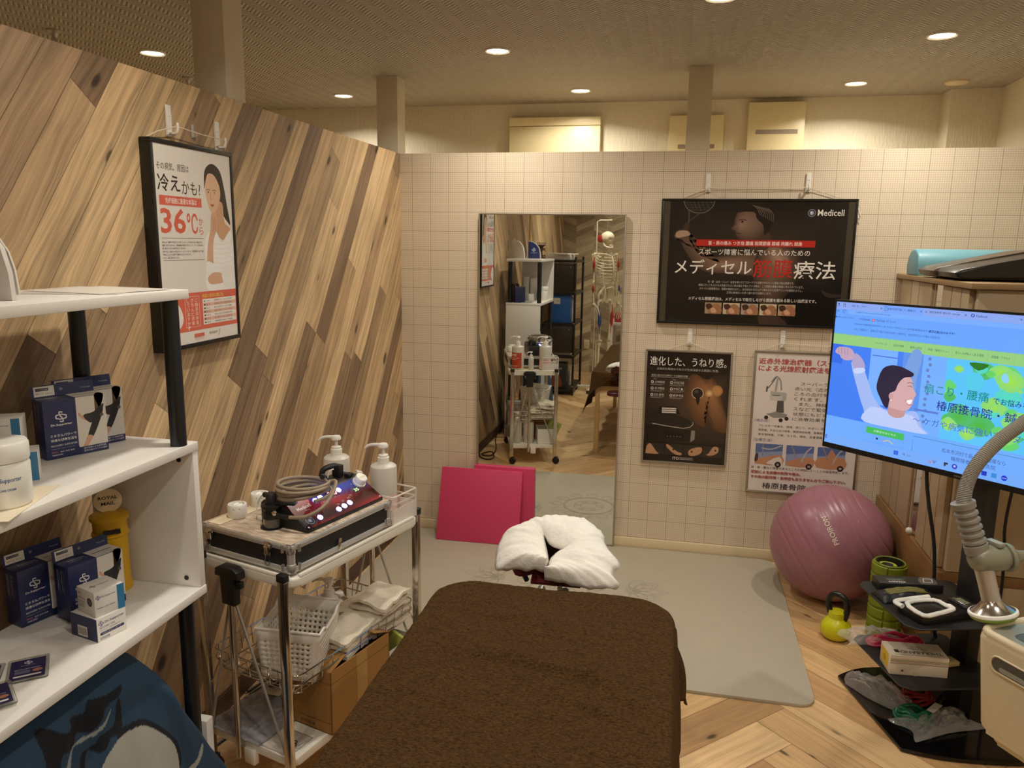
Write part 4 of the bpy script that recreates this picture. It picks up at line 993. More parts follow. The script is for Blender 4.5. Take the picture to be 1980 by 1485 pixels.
def small_box(label, x, y, z, rz, w, d, h, kind):
    t = thing('cream_carton' if kind != 'tape' else 'tape_carton', label, 'box', (x, y, z), rz, 'small supporter boxes')
    A, B_ = ((236, 232, 226), (236, 232, 226)); blue = (58, 130, 176)
    b = MB(); b.box((0, 0, 0), (w, d, h), CARD, A, bev=.001)
    T = frame_m((0, -.0002, 0), (1, 0, 0), (0, 0, 1)); b.M = T; b.lay = 0; TXT = (50, 70, 130)
    if kind == 'tape':
        cross_logo(b, .010, h-.013, .006, CARD, TXT); b.text('Dr.Supporter', .019, h-.0165, .0065, CARD, TXT, w=w-.024, bold=.015)
        b.text('RECOVERY TAPE', .006, h-.0245, .0036, CARD, TXT, w=.036); b.text('ミネラルパワーで快適な健康生活を', .006, h-.030, .003, CARD, TXT, w=w-.02)
        b.shape(rrect(.006, h-.0395, w-.006, h-.0335, .003, 4), CARD, NAVY, 0); b.text('キネシオロジーテープ', .012, h-.038, .003, CARD, (230, 230, 236), w=w-.026)
        b.rect(.006, .003, .028, .008, CARD, (150, 150, 160)); b.text('5cm×5m', .008, .004, .003, CARD, A, w=.016)
    else:
        b.rect(w-.016, 0, w, h, CARD, blue)
        cross_logo(b, .008, h-.014, .005, CARD, TXT); b.text('My.Supporter', .015, h-.017, .0055, CARD, TXT, w=w-.034); b.text('MINERAL CARE CREAM', .004, h*.3, .003, CARD, TXT, w=w-.026)
        b.rect(w-.0155, h-.0005, w, h, CARD, blue)
    b.M = frame_m((-.0002, d, 0), (0, -1, 0), (0, 0, 1)); b.lay = 0
    if kind == 'tape':
        b.rect(0, 0, d, h, CARD, NAVY); b.rect(d*.25, .004, d*.62, .028, CARD, A)
        for k in range(9): b.rect(d*.28+.003*k, .008, d*.28+.003*k+.0014, .024, CARD, (40, 40, 44))
    else:
        b.text('IFMC.', .004, h-.014, .0045, CARD, (190, 80, 60), w=.016); b.text('BABY TAPE 3cm', .004, h-.024, .0035, CARD, (60, 60, 66), w=.028)
        for k in range(4): b.rect(.004, h-.030-.004*k, .028-.003*(k % 2), h-.0285-.004*k, CARD, (150, 148, 146))
        b.disc(d*.72, h*.55, h*.17, CARD, (66, 64, 66), edge=(46, 44, 48)); b.disc(d*.72, h*.55, h*.09, CARD, (104, 100, 98), 9)
    b.M = frame_m((0, 0, h+.0002), (1, 0, 0), (0, 1, 0)); b.lay = 0
    cross_logo(b, w*.25, d*.5, .006, CARD, TXT); b.text('My.Supporter' if kind != 'tape' else 'Dr.Supporter', w*.4, d*.46, .006, CARD, TXT, w=w*.4)
    b.M = Matrix.Identity(4); b.build('carton', t)
    return t
small_box('small white and navy tape box at the front of the bottom shelf', .302, -2.694, Z0, math.radians(76.6), .070, .083, .052, 'tape')
small_box('small cream box resting on top of the tape box', .296, -2.688, Z0+.0525, math.radians(70), .066, .066, .056, 'cream')
small_box('small white and blue box on the middle shelf, right behind the cream jar', .168, -2.790, Z1, math.radians(40), .088, .06, .058, 'cream')
small_box('taller white and blue box at the left edge of the picture on the middle shelf', .098, -2.735, Z1, math.radians(34), .075, .06, .112, 'cream')

# cream jar on its paper
M_CREAMW = M('milky_white_plastic', (240, 238, 230), 0.3, var=0.02)
t = thing('paper_sheet', 'cream paper lying under the white jar', 'paper', (0.285, -2.87, Z1))
b = MB(); b.box((-.07, -.10, 0), (.055, .10, .0012), M('cream_paper', (234, 220, 194), .7), T=TR(0, 0, 0, 0.35)); b.build('sheet', t)
t = thing('cream_jar', 'white screw-lid jar of mineral care cream on the middle shelf', 'jar', (0.292, -2.872, Z1+.0015))
b = MB(); b.lathe([(.001, 0), (.041, 0), (.0445, .004), (.045, .075), (.042, .082), (.001, .082)], M_CREAMW, 40); b.build('jar_body', t)
b = MB(); b.lathe([(.001, .083), (.0445, .083), (.0455, .086), (.0455, .112), (.042, .118), (.001, .119)], M_CREAMW, 40); b.build('lid', t)
M_INKB = M('blue_label_ink', (60, 96, 160), .5)
def wrap_text(b, s, r, a0, z, h, arc, m):
    vs, fs = glyphs(s, .01); x0, x1 = min(v.x for v in vs), max(v.x for v in vs); y0, y1 = min(v.y for v in vs), max(v.y for v in vs)
    out = []
    for v in vs:
        a = a0+(v.x-x0)/(x1-x0)*arc; out.append((r*math.cos(a), r*math.sin(a), z+(v.y-y0)/(y1-y0)*h))
    b.add(out, fs, m)
b = MB(); wrap_text(b, 'My.Supporter', .0453, -1.15, .048, .010, 1.05, M_INKB); wrap_text(b, 'MINERAL CARE CREAM', .0453, -1.35, .034, .004, 1.0, M_INKB)
b.tube([(.0454*math.cos(-1.38+.12*k/6), .0454*math.sin(-1.38+.12*k/6), .053+.004*math.sin(k)) for k in range(7)], .0012, M_INKB, 5); b.build('label_print', t)

# yellow mail-box money bank
M_YEL = M('yellow_tin', (206, 160, 26), 0.35, var=0.06)
t = thing('money_box', 'yellow pillar-box money tin with a round cream ROYAL MAIL disc', 'money box', (0.150, -2.455, Z0))
ZS = Matrix.Diagonal((1.16, 1.16, 1.10, 1))
b = MB(ZS); b.lathe([(.001, 0), (.036, 0), (.036, .012), (.033, .014), (.033, .125), (.036, .128), (.036, .132), (.033, .134), (.033, .162), (.001, .162)], M_YEL, 32)
b.M = ZS @ TR(0, 0, 0, math.radians(45)); b.box((-.016, -.036, .137), (.016, -.030, .146), M_POLE)
b.tube([(-.009, -.033, .147), (-.009, -.038, .152), (.009, -.038, .152), (.009, -.033, .147)], .0012, M_YEL, 6)
b.M = Matrix.Identity(4); b.build('body', t)
b = MB(ZS); b.lathe([(.034, .1625), (.038, .163), (.038, .170), (.030, .176), (.001, .180)], M_YEL, 32); b.build('lid', t)
b = MB(); b.M = ZS @ frame_m((0, 0, .203), (.75, .66, 0), (0, 0, 1)); b.lathe([(.001, -.0025), (.0265, -.0025), (.0265, .0025), (.001, .0025)], M_BASE_L, 36); b.box((-.008, -.03, -.002), (.008, -.022, .002), M_YEL)
b.lay = .0027; b.text('ROYAL', -.018, .003, .0075, M_POLE, None, w=.036, bold=.02); b.text('MAIL', -.013, -.010, .0075, M_POLE, None, w=.026, bold=.02); b.build('sign_disc', t)

# patch packets
def packet(label, x, y, z, rz):
    t = thing('patch_packet', label, 'packet', (x, y, z), rz, 'recovery patch packets')
    b = MB(); b.rprism(rrect(-.036, -.048, .036, .048, .004, 3), 0, .003, M_CLEAR, .001, 1); b.build('clear_sleeve', t)
    b = MB(); b.box((-.030, -.040, .0032), (.030, .036, .0042), CARD, (44, 40, 80)); b.lay = .0043
    cross_logo(b, 0, .022, .007, CARD, (220, 220, 230)); b.text('Dr.Supporter', -.012, .009, .003, CARD, (220, 220, 230), w=.024); b.text('RECOVERY PATCH', -.022, -.006, .0042, CARD, (210, 210, 222), w=.044)
    b.disc(.017, -.015, .009, CARD, (176, 118, 92), ry=.006)
    for k in range(3): b.rect(-.022, -.012-.004*k, .004, -.0105-.004*k, CARD, (150, 150, 170))
    b.shape(rrect(-.024, -.034, .024, -.028, .003, 3), CARD, (224, 220, 216), 0); b.build('card', t)
packet('navy recovery patch packet lying at the front of the bottom shelf', .243, -2.815, Z0, math.radians(41))
packet('dark patch packet half outside the picture on the bottom shelf', .182, -2.866, Z0, math.radians(36))
packet('dark patch packet under the edge of the nearer packet', .262, -2.918, Z0+.0045, math.radians(52))

# display card and papers on the top board
t = thing('display_stand', 'arched grey display card with a navy pocket standing on the top shelf', 'display stand', (.163, -2.665, 1.497), math.radians(30))
b = MB(); arch = [(-.15, 0), (0, 0), (-.004, .05), (-.012, .085), (-.028, .115), (-.055, .140), (-.09, .152), (-.15, .155)]
b.M = frame_m((0, 0, 0), (1, 0, 0), (0, 0, 1)); b.prism(arch, -.012, 0.0, CARD, (216, 208, 194)); b.M = Matrix.Identity(4); b.build('back_card', t)
b = MB(); b.M = frame_m((0, -.001, 0), (1, 0, 0), (0, 0, 1)); pk = [(-.15, .001), (-.010, .001), (-.012, .03), (-.018, .075), (-.024, .088), (-.15, .088)]; b.prism(pk, 0, .016, CARD, (38, 50, 110)); b.lay = .0165
b.text('Dr.Supporter', -.115, .048, .013, CARD, (240, 238, 234), w=.088, bold=.02); b.text('リカバリーサポーター', -.09, .068, .004, CARD, (220, 220, 230), w=.065); b.text('もっと輝く', -.062, .026, .008, CARD, (240, 238, 234), w=.038, bold=.01); b.text('毎日を', -.05, .014, .004, CARD, (220, 220, 230), w=.014); b.M = Matrix.Identity(4); b.build('navy_pocket', t)
t = thing('display_stand', 'second navy arched display card, turned towards the mirror', 'display stand', (.165, -2.80, 1.497), math.radians(180))
b = MB(); q = [(0, 0), (.115, 0), (.112, .05), (.10, .095), (.075, .125), (.04, .145), (0, .152)]; b.M = frame_m((.0, 0, 0), (1, 0, 0), (0, 0, 1)); b.prism([(-x, z) for x, z in q], 0, .010, CARD, (214, 208, 200)); b.prism([(-x*.92, z*.96+.002) for x, z in q], .010, .0112, CARD, (38, 50, 110)); b.lay = .0115
cross_logo(b, -.05, .075, .016, CARD, (236, 234, 232)); b.text('Dr.Supporter', -.08, .045, .008, CARD, (236, 234, 232), w=.06); b.M = Matrix.Identity(4); b.build('card', t)
for i, (x, y, rz, c, l) in enumerate(((.20, -2.535, .35, (214, 206, 196), 'loose clear-filed sheet lying on the top shelf beside the display card'), (.215, -2.50, -.12, (240, 234, 226), 'white leaflet lying on the right end of the top shelf'))):
    b = MB(); b.box((-.105, -.10, 0), (.105, .10, .0008), CARD, c)
    for k in range(7): b.rect(-.08, -.07+.02*k, .07-.01*(k % 3), -.066+.02*k, CARD, tuple(v-46 for v in c)) if i == 0 else None
    o = b.build('leaflet'); o.location = (x, y, 1.4968+.0012*i); o.rotation_euler = (0.0, 0, rz); tag(o, l, 'paper', 'loose papers on the top shelf')
small_box('tall white carton with a blue logo at the far end of the middle shelf', .215, -3.0, Z1, math.radians(86), .07, .055, .185, 'cream')
small_box('tall dark carton beside the white logo carton at the far end of the middle shelf', .145, -3.0, Z1, math.radians(86), .06, .05, .20, 'tape')
small_box('small blue-sided box further along the middle shelf', .13, -2.88, Z1, math.radians(80), .06, .05, .06, 'tape')
small_box('small white box at the front far end of the middle shelf, seen in the mirror', .29, -3.01, Z1, math.radians(88), .055, .055, .08, 'cream')
# little iron ornament further back (seen in the mirror)
M_RUST = M('rusty_iron', (74, 50, 36), .7, .3, var=.3)
t = thing('iron_ornament', 'small rusty iron candle ornament on the top shelf, seen in the mirror', 'ornament', (.245, -2.99, 1.497))
b = MB(); b.lathe([(.001, 0), (.05, 0), (.04, .012), (.015, .02), (.012, .06), (.02, .075), (.016, .095), (.03, .11), (.04, .115), (.04, .121), (.001, .121)], M_RUST, 16); b.build('stem', t)
b = MB()
for k in range(5): b.cyl((-.032+.016*k, 0, .121), (-.032+.016*k, 0, .131), .002, M_RUST, n=6); b.lathe([(.001, .130), (.006, .136), (.001, .142)], M_RUST, 8, TR(-.032+.016*k, 0, 0))
b.build('prongs', t)
b = MB()
for k in range(6): b.tube([(.01*math.cos(k), .01*math.sin(k), .02+.012*k), (.035*math.cos(k*1.3), .035*math.sin(k*1.3), .03+.012*k), (.045*math.cos(k*1.3+.5), .045*math.sin(k*1.3+.5), .015+.012*k)], .004, M_RUST, 6, sub=3)
b.build('curled_leaves', t)

# ------------------------------------------------------------------ printed blue cloth draped under the shelf
m_cl, nt, bs = newmat('dyed_blue_cloth'); a_ = nd(nt, 'ShaderNodeVertexColor'); a_.layer_name = 'Col'
nz_ = noise_tex(nt, coords(nt), 700, 2)
nt.links.new(mixc(nt, mth(nt, 'MULTIPLY', nz_, .25), a_.outputs[0], (0.004, 0.005, 0.008, 1)), bs.inputs['Base Color']); bs.inputs['Roughness'].default_value = .9; bump(nt, bs, nz_, .3, .002)
moon = [(-2.623, .532), (-2.567, .473), (-2.53, .411), (-2.542, .35), (-2.653, .36), (-2.757, .48), (-2.742, .523), (-2.715, .543), (-2.685, .548)]
cloud1 = [(-2.655, .648), (-2.675, .634), (-2.714, .631), (-2.730, .612), (-2.757, .601), (-2.783, .616), (-2.804, .598), (-2.840, .603), (-2.856, .565), (-2.884, .585), (-2.877, .643), (-2.866, .669), (-2.846, .667), (-2.819, .640), (-2.797, .633), (-2.787, .651), (-2.759, .646), (-2.741, .662), (-2.708, .654), (-2.680, .652)]
cloud2 = [(-2.674, .629), (-2.678, .581), (-2.686, .557), (-2.717, .564), (-2.728, .552), (-2.746, .548), (-2.772, .568), (-2.793, .518), (-2.803, .526), (-2.788, .566), (-2.768, .571), (-2.750, .573), (-2.741, .581), (-2.705, .584), (-2.692, .604), (-2.686, .622)]
stem_ = [(-2.698, .623), (-2.731, .593), (-2.773, .591), (-2.805, .594), (-2.830, .546), (-2.846, .557), (-2.812, .595), (-2.778, .599), (-2.733, .601)]
leaf_ = [(-2.441, .366), (-2.450, .336), (-2.478, .323), (-2.519, .317), (-2.499, .335), (-2.468, .342)]
def inside(P, x, y):
    r = False; j = len(P)-1
    for i in range(len(P)):
        if (P[i][1] > y) != (P[j][1] > y) and x < (P[j][0]-P[i][0])*(y-P[i][1])/(P[j][1]-P[i][1])+P[i][0]: r = not r
        j = i
    return r
sm = lambda P: [(q.x, q.y) for q in spline([(p[0], p[1], 0) for p in P], 6, True)]
MOON, CL1, CL2, STEM, LEAF = sm(moon), sm(cloud1), sm(cloud2), sm(stem_), sm(leaf_)
RIM = [(-2.65+(y+2.65)*1.09, .45+(z-.45)*1.10+.006) for y, z in MOON]
def cloth_col(y, z):
    if inside(MOON, y, z): return (176, 176, 168)
    if inside(RIM, y, z) and y > -2.70 and z > .36: return (14, 20, 36)
    if inside(STEM, y, z): return (150, 158, 156)
    if inside(CL1, y, z) or inside(CL2, y, z): return (10, 13, 22)
    if inside(LEAF, y, z): return (160, 166, 160)
    return (36, 66, 92)
KY = [(-3.05, .71), (-2.70, .722), (-2.64, .718), (-2.58, .695), (-2.545, .665), (-2.515, .625), (-2.485, .552), (-2.43, .455), (-2.38, .35), (-2.33, .24), (-2.27, .08)]
def ridge(y):
    for (a, za), (c, zc) in zip(KY, KY[1:]):
        if y <= c: return za+(zc-za)*(y-a)/(c-a)
    return KY[-1][1]
def cloth(u, v):
    """u along the hump (far left to right end), v from the front hem over the ridge to the back hem"""
    y = -3.05+u*.78; H = ridge(y)
    f = .016*noise.noise(Vector((y*7, v*3, 2)))+.009*noise.noise(Vector((y*20, v*4, 4)))
    rx = .33-.04*max(0, (y+2.62))/.2
    if v < .8:
        s = v/.8; z = .06+(H-.06)*s; x = .40-.12*z
        k = max(0, (z-(H-.10))/.10); x -= .075*k*k; z -= .012*k*k
        return (x+f*(1-k*.6), y+.010*math.sin(z*14)*max(0, (y+2.6)), z)
    s = (v-.8)/.2; z = H-.012-(H-.1)*s*s; x = .40-.12*H-.075-.12*s
    return (max(x+f, .10), y, z)
NU, NV = 352, 260
def ccol(u, v):
    q = cloth(u, v)
    return cloth_col(q[1], .02+(q[2])*1.0) if v < .8 else (30, 54, 78)
b = MB()
b.grid(lambda u, v: cloth(u, v), NU, NV, m_cl, colfn=lambda u, v: (lambda q: cloth_col(q[1], q[2]) if v < .8 else (36, 66, 92))(cloth(u, v)))
tag(b.build('draped_cloth', solid=.003), 'dark blue cloth with a pale moon and black clouds draped beneath the white shelf', 'cloth')
# ------------------------------------------------------------------ folding trolley and everything on it
TM = TR(.383, -1.842, 0.0, math.radians(-16.32))
def on_trolley(x, y, z, rz=0.0): return TM @ TR(x, y, z, rz)
M_TRAY = M('ivory_tray_plastic', (236, 230, 216), .35, var=.02)
t = thing('folding_trolley', 'chrome folding trolley with an ivory top tray beside the plank wall', 'trolley', mat=TM)
b = MB(); b.rprism(rrect(-.186, -.300, .186, .300, .035), .668, .697, M_TRAY, .007, 3)
for x0, y0, x1, y1 in ((-.186, -.300, -.176, .300), (.176, -.300, .186, .300), (-.17, -.300, .17, -.290), (-.17, .290, .17, .300)): b.box((x0, y0+.03 if x0 in (-.186, .176) else y0, .690), (x1, y1-.03 if x0 in (-.186, .176) else y1, .705), M_TRAY, bev=.004)
b.build('top_tray', t)
b = MB(); b.rprism(rrect(-.170, -.305, .170, .305, .02), .120, .145, M_TRAY, .005, 2); b.box((-.02, -.315, .08), (.02, -.295, .13), M_TRAY, bev=.003); b.box((-.02, .295, .08), (.02, .315, .13), M_TRAY, bev=.003); b.build('bottom_shelf', t)
for sx in (-1, 1):
    for sy in (-1, 1):
        b = MB(); x, y = sx*.162, sy*.312
        b.box((x-.013, y-.009, .055), (x+.013, y+.009, .694), M_CHROME, bev=.002); po = b.build('corner_post', t)
        b = MB(); b.box((x-.0145, y-.0105, .694), (x+.0145, y+.0105, .716), M_DARK, bev=.002); b.build('post_cap', po)
        b = MB(); b.M = TR(x+.01, y, .027, .5); b.lathe([(.001, -.010), (.022, -.010), (.026, -.006), (.026, .006), (.022, .010), (.001, .010)], M_DARK, 20, TR(0, 0, 0, 0, PI/2)); b.box((-.012, -.014, .0), (.012, .014, .030), M_DARK, bev=.003); b.build('caster', t)
for sy in (-1, 1):
    b = MB(); y = sy*.318
    b.cyl((-.036, y, .095), (-.036, y, .60), .0095, M_CHROME, n=16); cp = b.build('centre_post', t)
    b = MB(); b.rprism([(-.082, .668), (.010, .668), (.008, .690), (-.010, .700), (-.062, .700), (-.080, .690)], -.016, .016, M_DARK, .004, 2, T=frame_m((0, y, 0), (1, 0, 0), (0, 0, 1)))
    b.rprism([(-.060, .585), (-.012, .585), (-.008, .672), (-.064, .672)], -.014, .014, M_DARK, .004, 2, T=frame_m((0, y, 0), (1, 0, 0), (0, 0, 1))); b.box((-.008, y-.008, .64), (.012, y+.008, .66), M_DARK, bev=.003); b.build('clamp', cp)
    for sx in (-1, 1):
        b = MB(); b.cyl((-.036+sx*.010, y-sy*.004, .595), (sx*.155, y-sy*.004, .150), .0042, M_STEEL, n=8); b.build('brace', t)
b = MB(); r_ = .0024
for z in (.395, .365): b.tube([(x, y, z) for x, y in rrect(-.172, -.285, .172, .285, .03, 4)], r_, M_CHROME, 6, closed=True)
b.tube([(x, y, .332) for x, y in rrect(-.160, -.272, .160, .272, .03, 4)], r_, M_CHROME, 6, closed=True)
for k in range(13):
    y = -.26+.0433*k; b.tube([(-.172, y, .395), (-.165, y, .34), (-.15, y, .332), (.15, y, .332), (.165, y, .34), (.172, y, .395)], .0017, M_CHROME, 5)
for k in range(8):
    x = -.14+.04*k; b.tube([(x, -.285, .395), (x, -.277, .34), (x, -.262, .332), (x, .262, .332), (x, .277, .34), (x, .285, .395)], .0017, M_CHROME, 5)
for sx in (-1, 1):
    b.cyl((sx*.15, -.31, .30), (sx*.15, -.27, .36), .003, M_CHROME, n=6); b.cyl((sx*.15, .31, .30), (sx*.15, .27, .36), .003, M_CHROME, n=6)
b.build('wire_basket', t)

# flight case with its lid board
M_ALU = M('anodised_aluminium', (214, 212, 208), .36, .55, var=.03, stretch=(1, 1, 1))
M_CASEB = M('black_vinyl_panel', (24, 23, 26), .5, bmp=.2, bscale=500)
m_mb, nt, bs = newmat('marbled_top_board')
w_ = noise_tex(nt, coords(nt, (2, 6, 1)), 14, 6, .6); mr = nd(nt, 'ShaderNodeMapRange'); nt.links.new(w_, mr.inputs[0]); mr.inputs[1].default_value = .35; mr.inputs[2].default_value = .65
nt.links.new(mixc(nt, mr.outputs[0], lin((170, 148, 128)), lin((222, 204, 182))), bs.inputs['Base Color']); bs.inputs['Roughness'].default_value = .35
t = thing('flight_case', 'black and aluminium flight case on the trolley tray', 'case', mat=on_trolley(-.008, -.0595, .7055))
CX, CY, CH = .178, .2255, .0845
b = MB(); b.box((-CX+.004, -CY+.004, .002), (CX-.004, CY-.004, CH-.004), M_CASEB); b.build('body', t)
b = MB()
for z0, z1 in ((0, .017), (CH-.019, CH-.002)):
    for a, c in (((-CX, -CY, z0), (CX, -CY+.012, z1)), ((-CX, CY-.012, z0), (CX, CY, z1)), ((-CX, -CY, z0), (-CX+.012, CY, z1)), ((CX-.012, -CY, z0), (CX, CY, z1))):
        b.box(a, c, M_ALU, bev=.0015)
        b.box((a[0]-.0008, a[1]-.0008, (z0+z1)/2-.001), (c[0]+.0008, c[1]+.0008, (z0+z1)/2+.001), M_STEEL)
for sx in (-1, 1):
    for sy in (-1, 1): b.cyl((sx*(CX-.011), sy*(CY-.011), 0), (sx*(CX-.011), sy*(CY-.011), CH-.002), .0115, M_ALU, n=20)
b.build('edge_trim', t)
for sx in (-1, 1):
    for sy in (-1, 1):
        for z in (.013, CH-.015):
            b = MB(); x, y = sx*(CX-.011), sy*(CY-.011); b.lathe([(.001, z-.013), (.013, z-.013), (.0138, z-.010), (.0138, z+.011), (.012, z+.0135), (.001, z+.0135)], M_STEEL, 18, TR(x, y, 0))
            for dx, dy in ((sx*.0125, -sy*.022), (-sx*.022, sy*.0125)): b.cyl((x+dx*.9-(0 if abs(dx) > .02 else 0), y+dy*.9, z-.011), (x+dx*.9, y+dy*.9, z+.011), .0052, M_STEEL, n=12)
            b.build('corner_guard', t)
b = MB(); b.box((-CX+.003, -CY+.003, CH-.002), (CX-.003, CY-.003, CH+.0005), m_mb, bev=.001); b.box((-CX+.001, -CY+.001, CH-.003), (CX-.001, CY-.001, CH-.0015), M_ALU); b.build('top_board', t)
for x in (-.14, .095):
    b = MB(); y = -CY-.001; b.box((x-.014, y-.003, CH-.022), (x+.014, y, CH-.004), M_CHROME, bev=.0015); b.box((x-.011, y-.008, CH-.042), (x+.011, y-.002, CH-.010), M_CHROME, bev=.003); b.cyl((x-.008, y-.009, CH-.018), (x+.008, y-.009, CH-.018), .003, M_CHROME, n=10)
    b.tube([(x-.007, y-.005, CH-.036), (x-.0075, y-.006, CH-.066), (x, y-.006, CH-.074), (x+.0075, y-.006, CH-.066), (x+.007, y-.005, CH-.036)], .0013, M_CHROME, 6); b.build('butterfly_latch', t)
b = MB(); b.box((CX, -.035, .0), (CX+.003, -.022, .034), M_CHROME, bev=.001); b.cyl((CX, -.0285, .034), (CX+.004, -.0285, .034), .0065, M_CHROME, n=14); b.build('side_hasp', t)
ZC = .7055+CH+.0005

# treatment unit with its sloping lit panel
t = thing('therapy_unit', 'black suction therapy unit with glowing blue buttons and a red panel', 'medical device', mat=on_trolley(0, 0, ZC))
b = MB(); b.M = frame_m((0, -.195, 0), (1, 0, 0), (0, 0, 1)); b.rprism([(.150, .0005), (.150, .010), (.058, .066), (.045, .071), (-.022, .071), (-.032, .062), (-.032, .0005)], -.343, 0, M_DARK, .003, 2); b.build('housing', t)
PW, PH = .337, .106
FP = frame_m((.1495, -.192, .0112), (0, 1, 0), (-.0925, 0, .0566))
INKG = MP('glossy_panel_print', .18, coat=.6); b = MB(FP); b.lay = .0006
R1, R2, K1, B1 = (176, 34, 44), (120, 20, 34), (22, 14, 20), (44, 66, 176)
nx_, ny_ = 28, 12
def pcol(u, v):
    f = v-.45-.35*(u-.5)
    k = .5+.5*math.sin(9*u+6*v); 
    red = tuple(a+(c-a)*k for a, c in zip(R2, R1)); drk = max(0, 1-abs(v-.12-.2*u)*3.2)
    blu = max(0, min(1, (v-.62+.25*(u-.3))*3.5)) if u > .25 else 0
    c = tuple(r*(1-.65*drk)*(1-blu)+q*blu for r, q in zip(red, B1))
    return tuple(a*(.25 if u < .06 and v < .5 else 1) for a in c)
vs = [(PW*i/nx_, PH*j/ny_, .0006) for j in range(ny_+1) for i in range(nx_+1)]; fs = [(j*(nx_+1)+i, j*(nx_+1)+i+1, (j+1)*(nx_+1)+i+1, (j+1)*(nx_+1)+i) for j in range(ny_) for i in range(nx_)]
b.add(vs, fs, INKG, [pcol(i/nx_, j/ny_) for j in range(ny_+1) for i in range(nx_+1)])
WHT = (238, 234, 230); b.text('Medicell', .022, .070, .012, INKG, WHT, w=.056, bold=.006); b.text('MP10', .045, .060, .005, INKG, (210, 200, 200), w=.018)
for r_, c in ((.0195, (60, 60, 66)), (.0175, (24, 20, 24)), (.0145, (150, 150, 156)), (.0125, (34, 36, 46)), (.009, (90, 96, 116)), (.005, (176, 186, 206))): b.disc(.030, .026, r_, INKG, c)
for x, y in ((.165, .035), (.192, .040), (.220, .043), (.13, .060), (.18, .066), (.235, .048), (.062, .034)): b.text('MODE', x-.006, y+.004, .0026, INKG, WHT, w=.010); b.text('SELECT', x-.008, y, .0022, INKG, (200, 190, 190), w=.014)
b.shape([(.255, .052), (.285, .055), (.288, .072), (.258, .070)], INKG, (20, 26, 16), 0); b.shape([(.155, .070), (.205, .072), (.208, .098), (.158, .096)], INKG, (40, 6, 12), 0)
for x, y in ((.008, .100), (.006, .006), (.332, .100), (.330, .006)): b.disc(x, y, .003, INKG, (226, 222, 216))
b.build('panel_print', t)
m_bl, nt, bs = newmat('blue_led_glow'); bs.inputs['Emission Color'].default_value = (.34, .36, 1.0, 1); bs.inputs['Emission Strength'].default_value = 16; bs.inputs['Base Color'].default_value = (.2, .2, .8, 1)
m_rd, nt, bs = newmat('red_digit_glow'); bs.inputs['Emission Color'].default_value = (1.0, .05, .12, 1); bs.inputs['Emission Strength'].default_value = 5
m_gr, nt, bs = newmat('green_digit_glow'); bs.inputs['Emission Color'].default_value = (.35, .9, .2, 1); bs.inputs['Emission Strength'].default_value = 1.2
for x, y in ((.068, .022), (.150, .022), (.178, .025), (.206, .028), (.105, .082), (.130, .086), (.212, .086)):
    b = MB(FP); b.lathe([(.0084, .0008), (.0084, .0026), (.006, .0044), (.001, .0048)], m_bl, 20, TR(x, y, 0)); b.build('lit_button', t)
b = MB(FP); b.lay = .0022; b.text('30', .164, .074, .018, m_rd, None, w=.034, bold=.02); b.build('red_digits', t)
b = MB(FP); b.lay = .0022; b.text('35', .262, .056, .012, m_gr, None, w=.020, bold=.02); b.build('green_digits', t)
b = MB(FP); b.lathe([(.022, .001), (.022, .007), (.0195, .008), (.0195, .026), (.018, .028), (.001, .0285)], M_CREAMW, 32, TR(.305, .082, 0)); b.tube([(.305-.014, .082, .0287), (.305+.014, .082, .0287)], .0012, M_IVORY, 6); b.build('dial_knob', t)
b = MB(); b.tube([(-.02, .05, .072), (-.015, .055, .098), (.0, .075, .108), (.012, .09, .105), (.014, .092, .075)], .009, M_DARK, 8, sub=4); b.box((-.005, .082, .0715), (.028, .104, .112), M_DARK, bev=.004); b.box((.03, .10, .0715), (.05, .125, .082), M_DARK, bev=.002); b.tube([(.0, .058, .073), (.004, .062, .094), (.012, .074, .101)], .0022, M_WHITE, 6, sub=4); b.build('air_inlet', t)

# coiled grey hose lying on the unit, ending in the hand probe
M_HOSE = M('grey_brown_hose', (150, 134, 112), .45, var=.04)
t = thing('suction_hose', 'coiled grey hose lying on the therapy unit', 'hose', mat=on_trolley(.068, -.125, ZC+.0715))
P = []; n_l = 4
for k in range(n_l*18+4):
    a = -.4+2*PI*k/18; i = k/18; r = .078-.012*abs(math.sin(i*2.1)); P.append((r*1.0*math.cos(a)+.004*math.sin(i*5), r*1.12*math.sin(a)+.004*math.cos(i*3), .012+.0095*(i % 5)+.004*math.sin(a+i)))
a = -.4+2*PI*(n_l*18+3)/18
P += [(.082, .052, .050), (.104, .012, .030), (.112, -.040, .004), (.082, -.078, -.018), (.032, -.094, -.024)]
b = MB(); b.tube(P, .0053, M_HOSE, 10, sub=3); b.build('hose', t)
b = MB(); b.tube([(.030, .050, .056), (.012, .075, .050), (-.002, .10, .034), (.0, .112, .012)], .0068, M_DARK, 10, sub=4); b.tube([(.036, -.093, -.024), (.004, -.093, -.026), (-.022, -.090, -.028)], .0072, M_DARK, 10, sub=3); b.build('hose_sleeve', t)
t = thing('suction_probe', 'black hand probe with a clear cup standing in the case board', 'medical device', mat=on_trolley(.022, -.206, ZC))
b = MB(); b.lathe([(.031, .0003), (.033, .0003), (.033, .0012), (.001, .0012)], M_POLE, 32); b.build('cup_recess', t)
b = MB(); b.lathe([(.020, .0015), (.0235, .003), (.0245, .030), (.0225, .030), (.0215, .005), (.019, .0035)], M('clear_grey_acrylic', (220, 214, 204), .06, transmission_weight=.85, ior=1.3), 32, cap=False); b.build('clear_cup', t)
b = MB(); b.lathe([(.001, .030), (.027, .030), (.028, .034), (.028, .044), (.021, .046), (.021, .060), (.029, .062), (.029, .069), (.018, .071), (.018, .076), (.001, .076)], M_DARK, 32); b.build('probe_head', t)
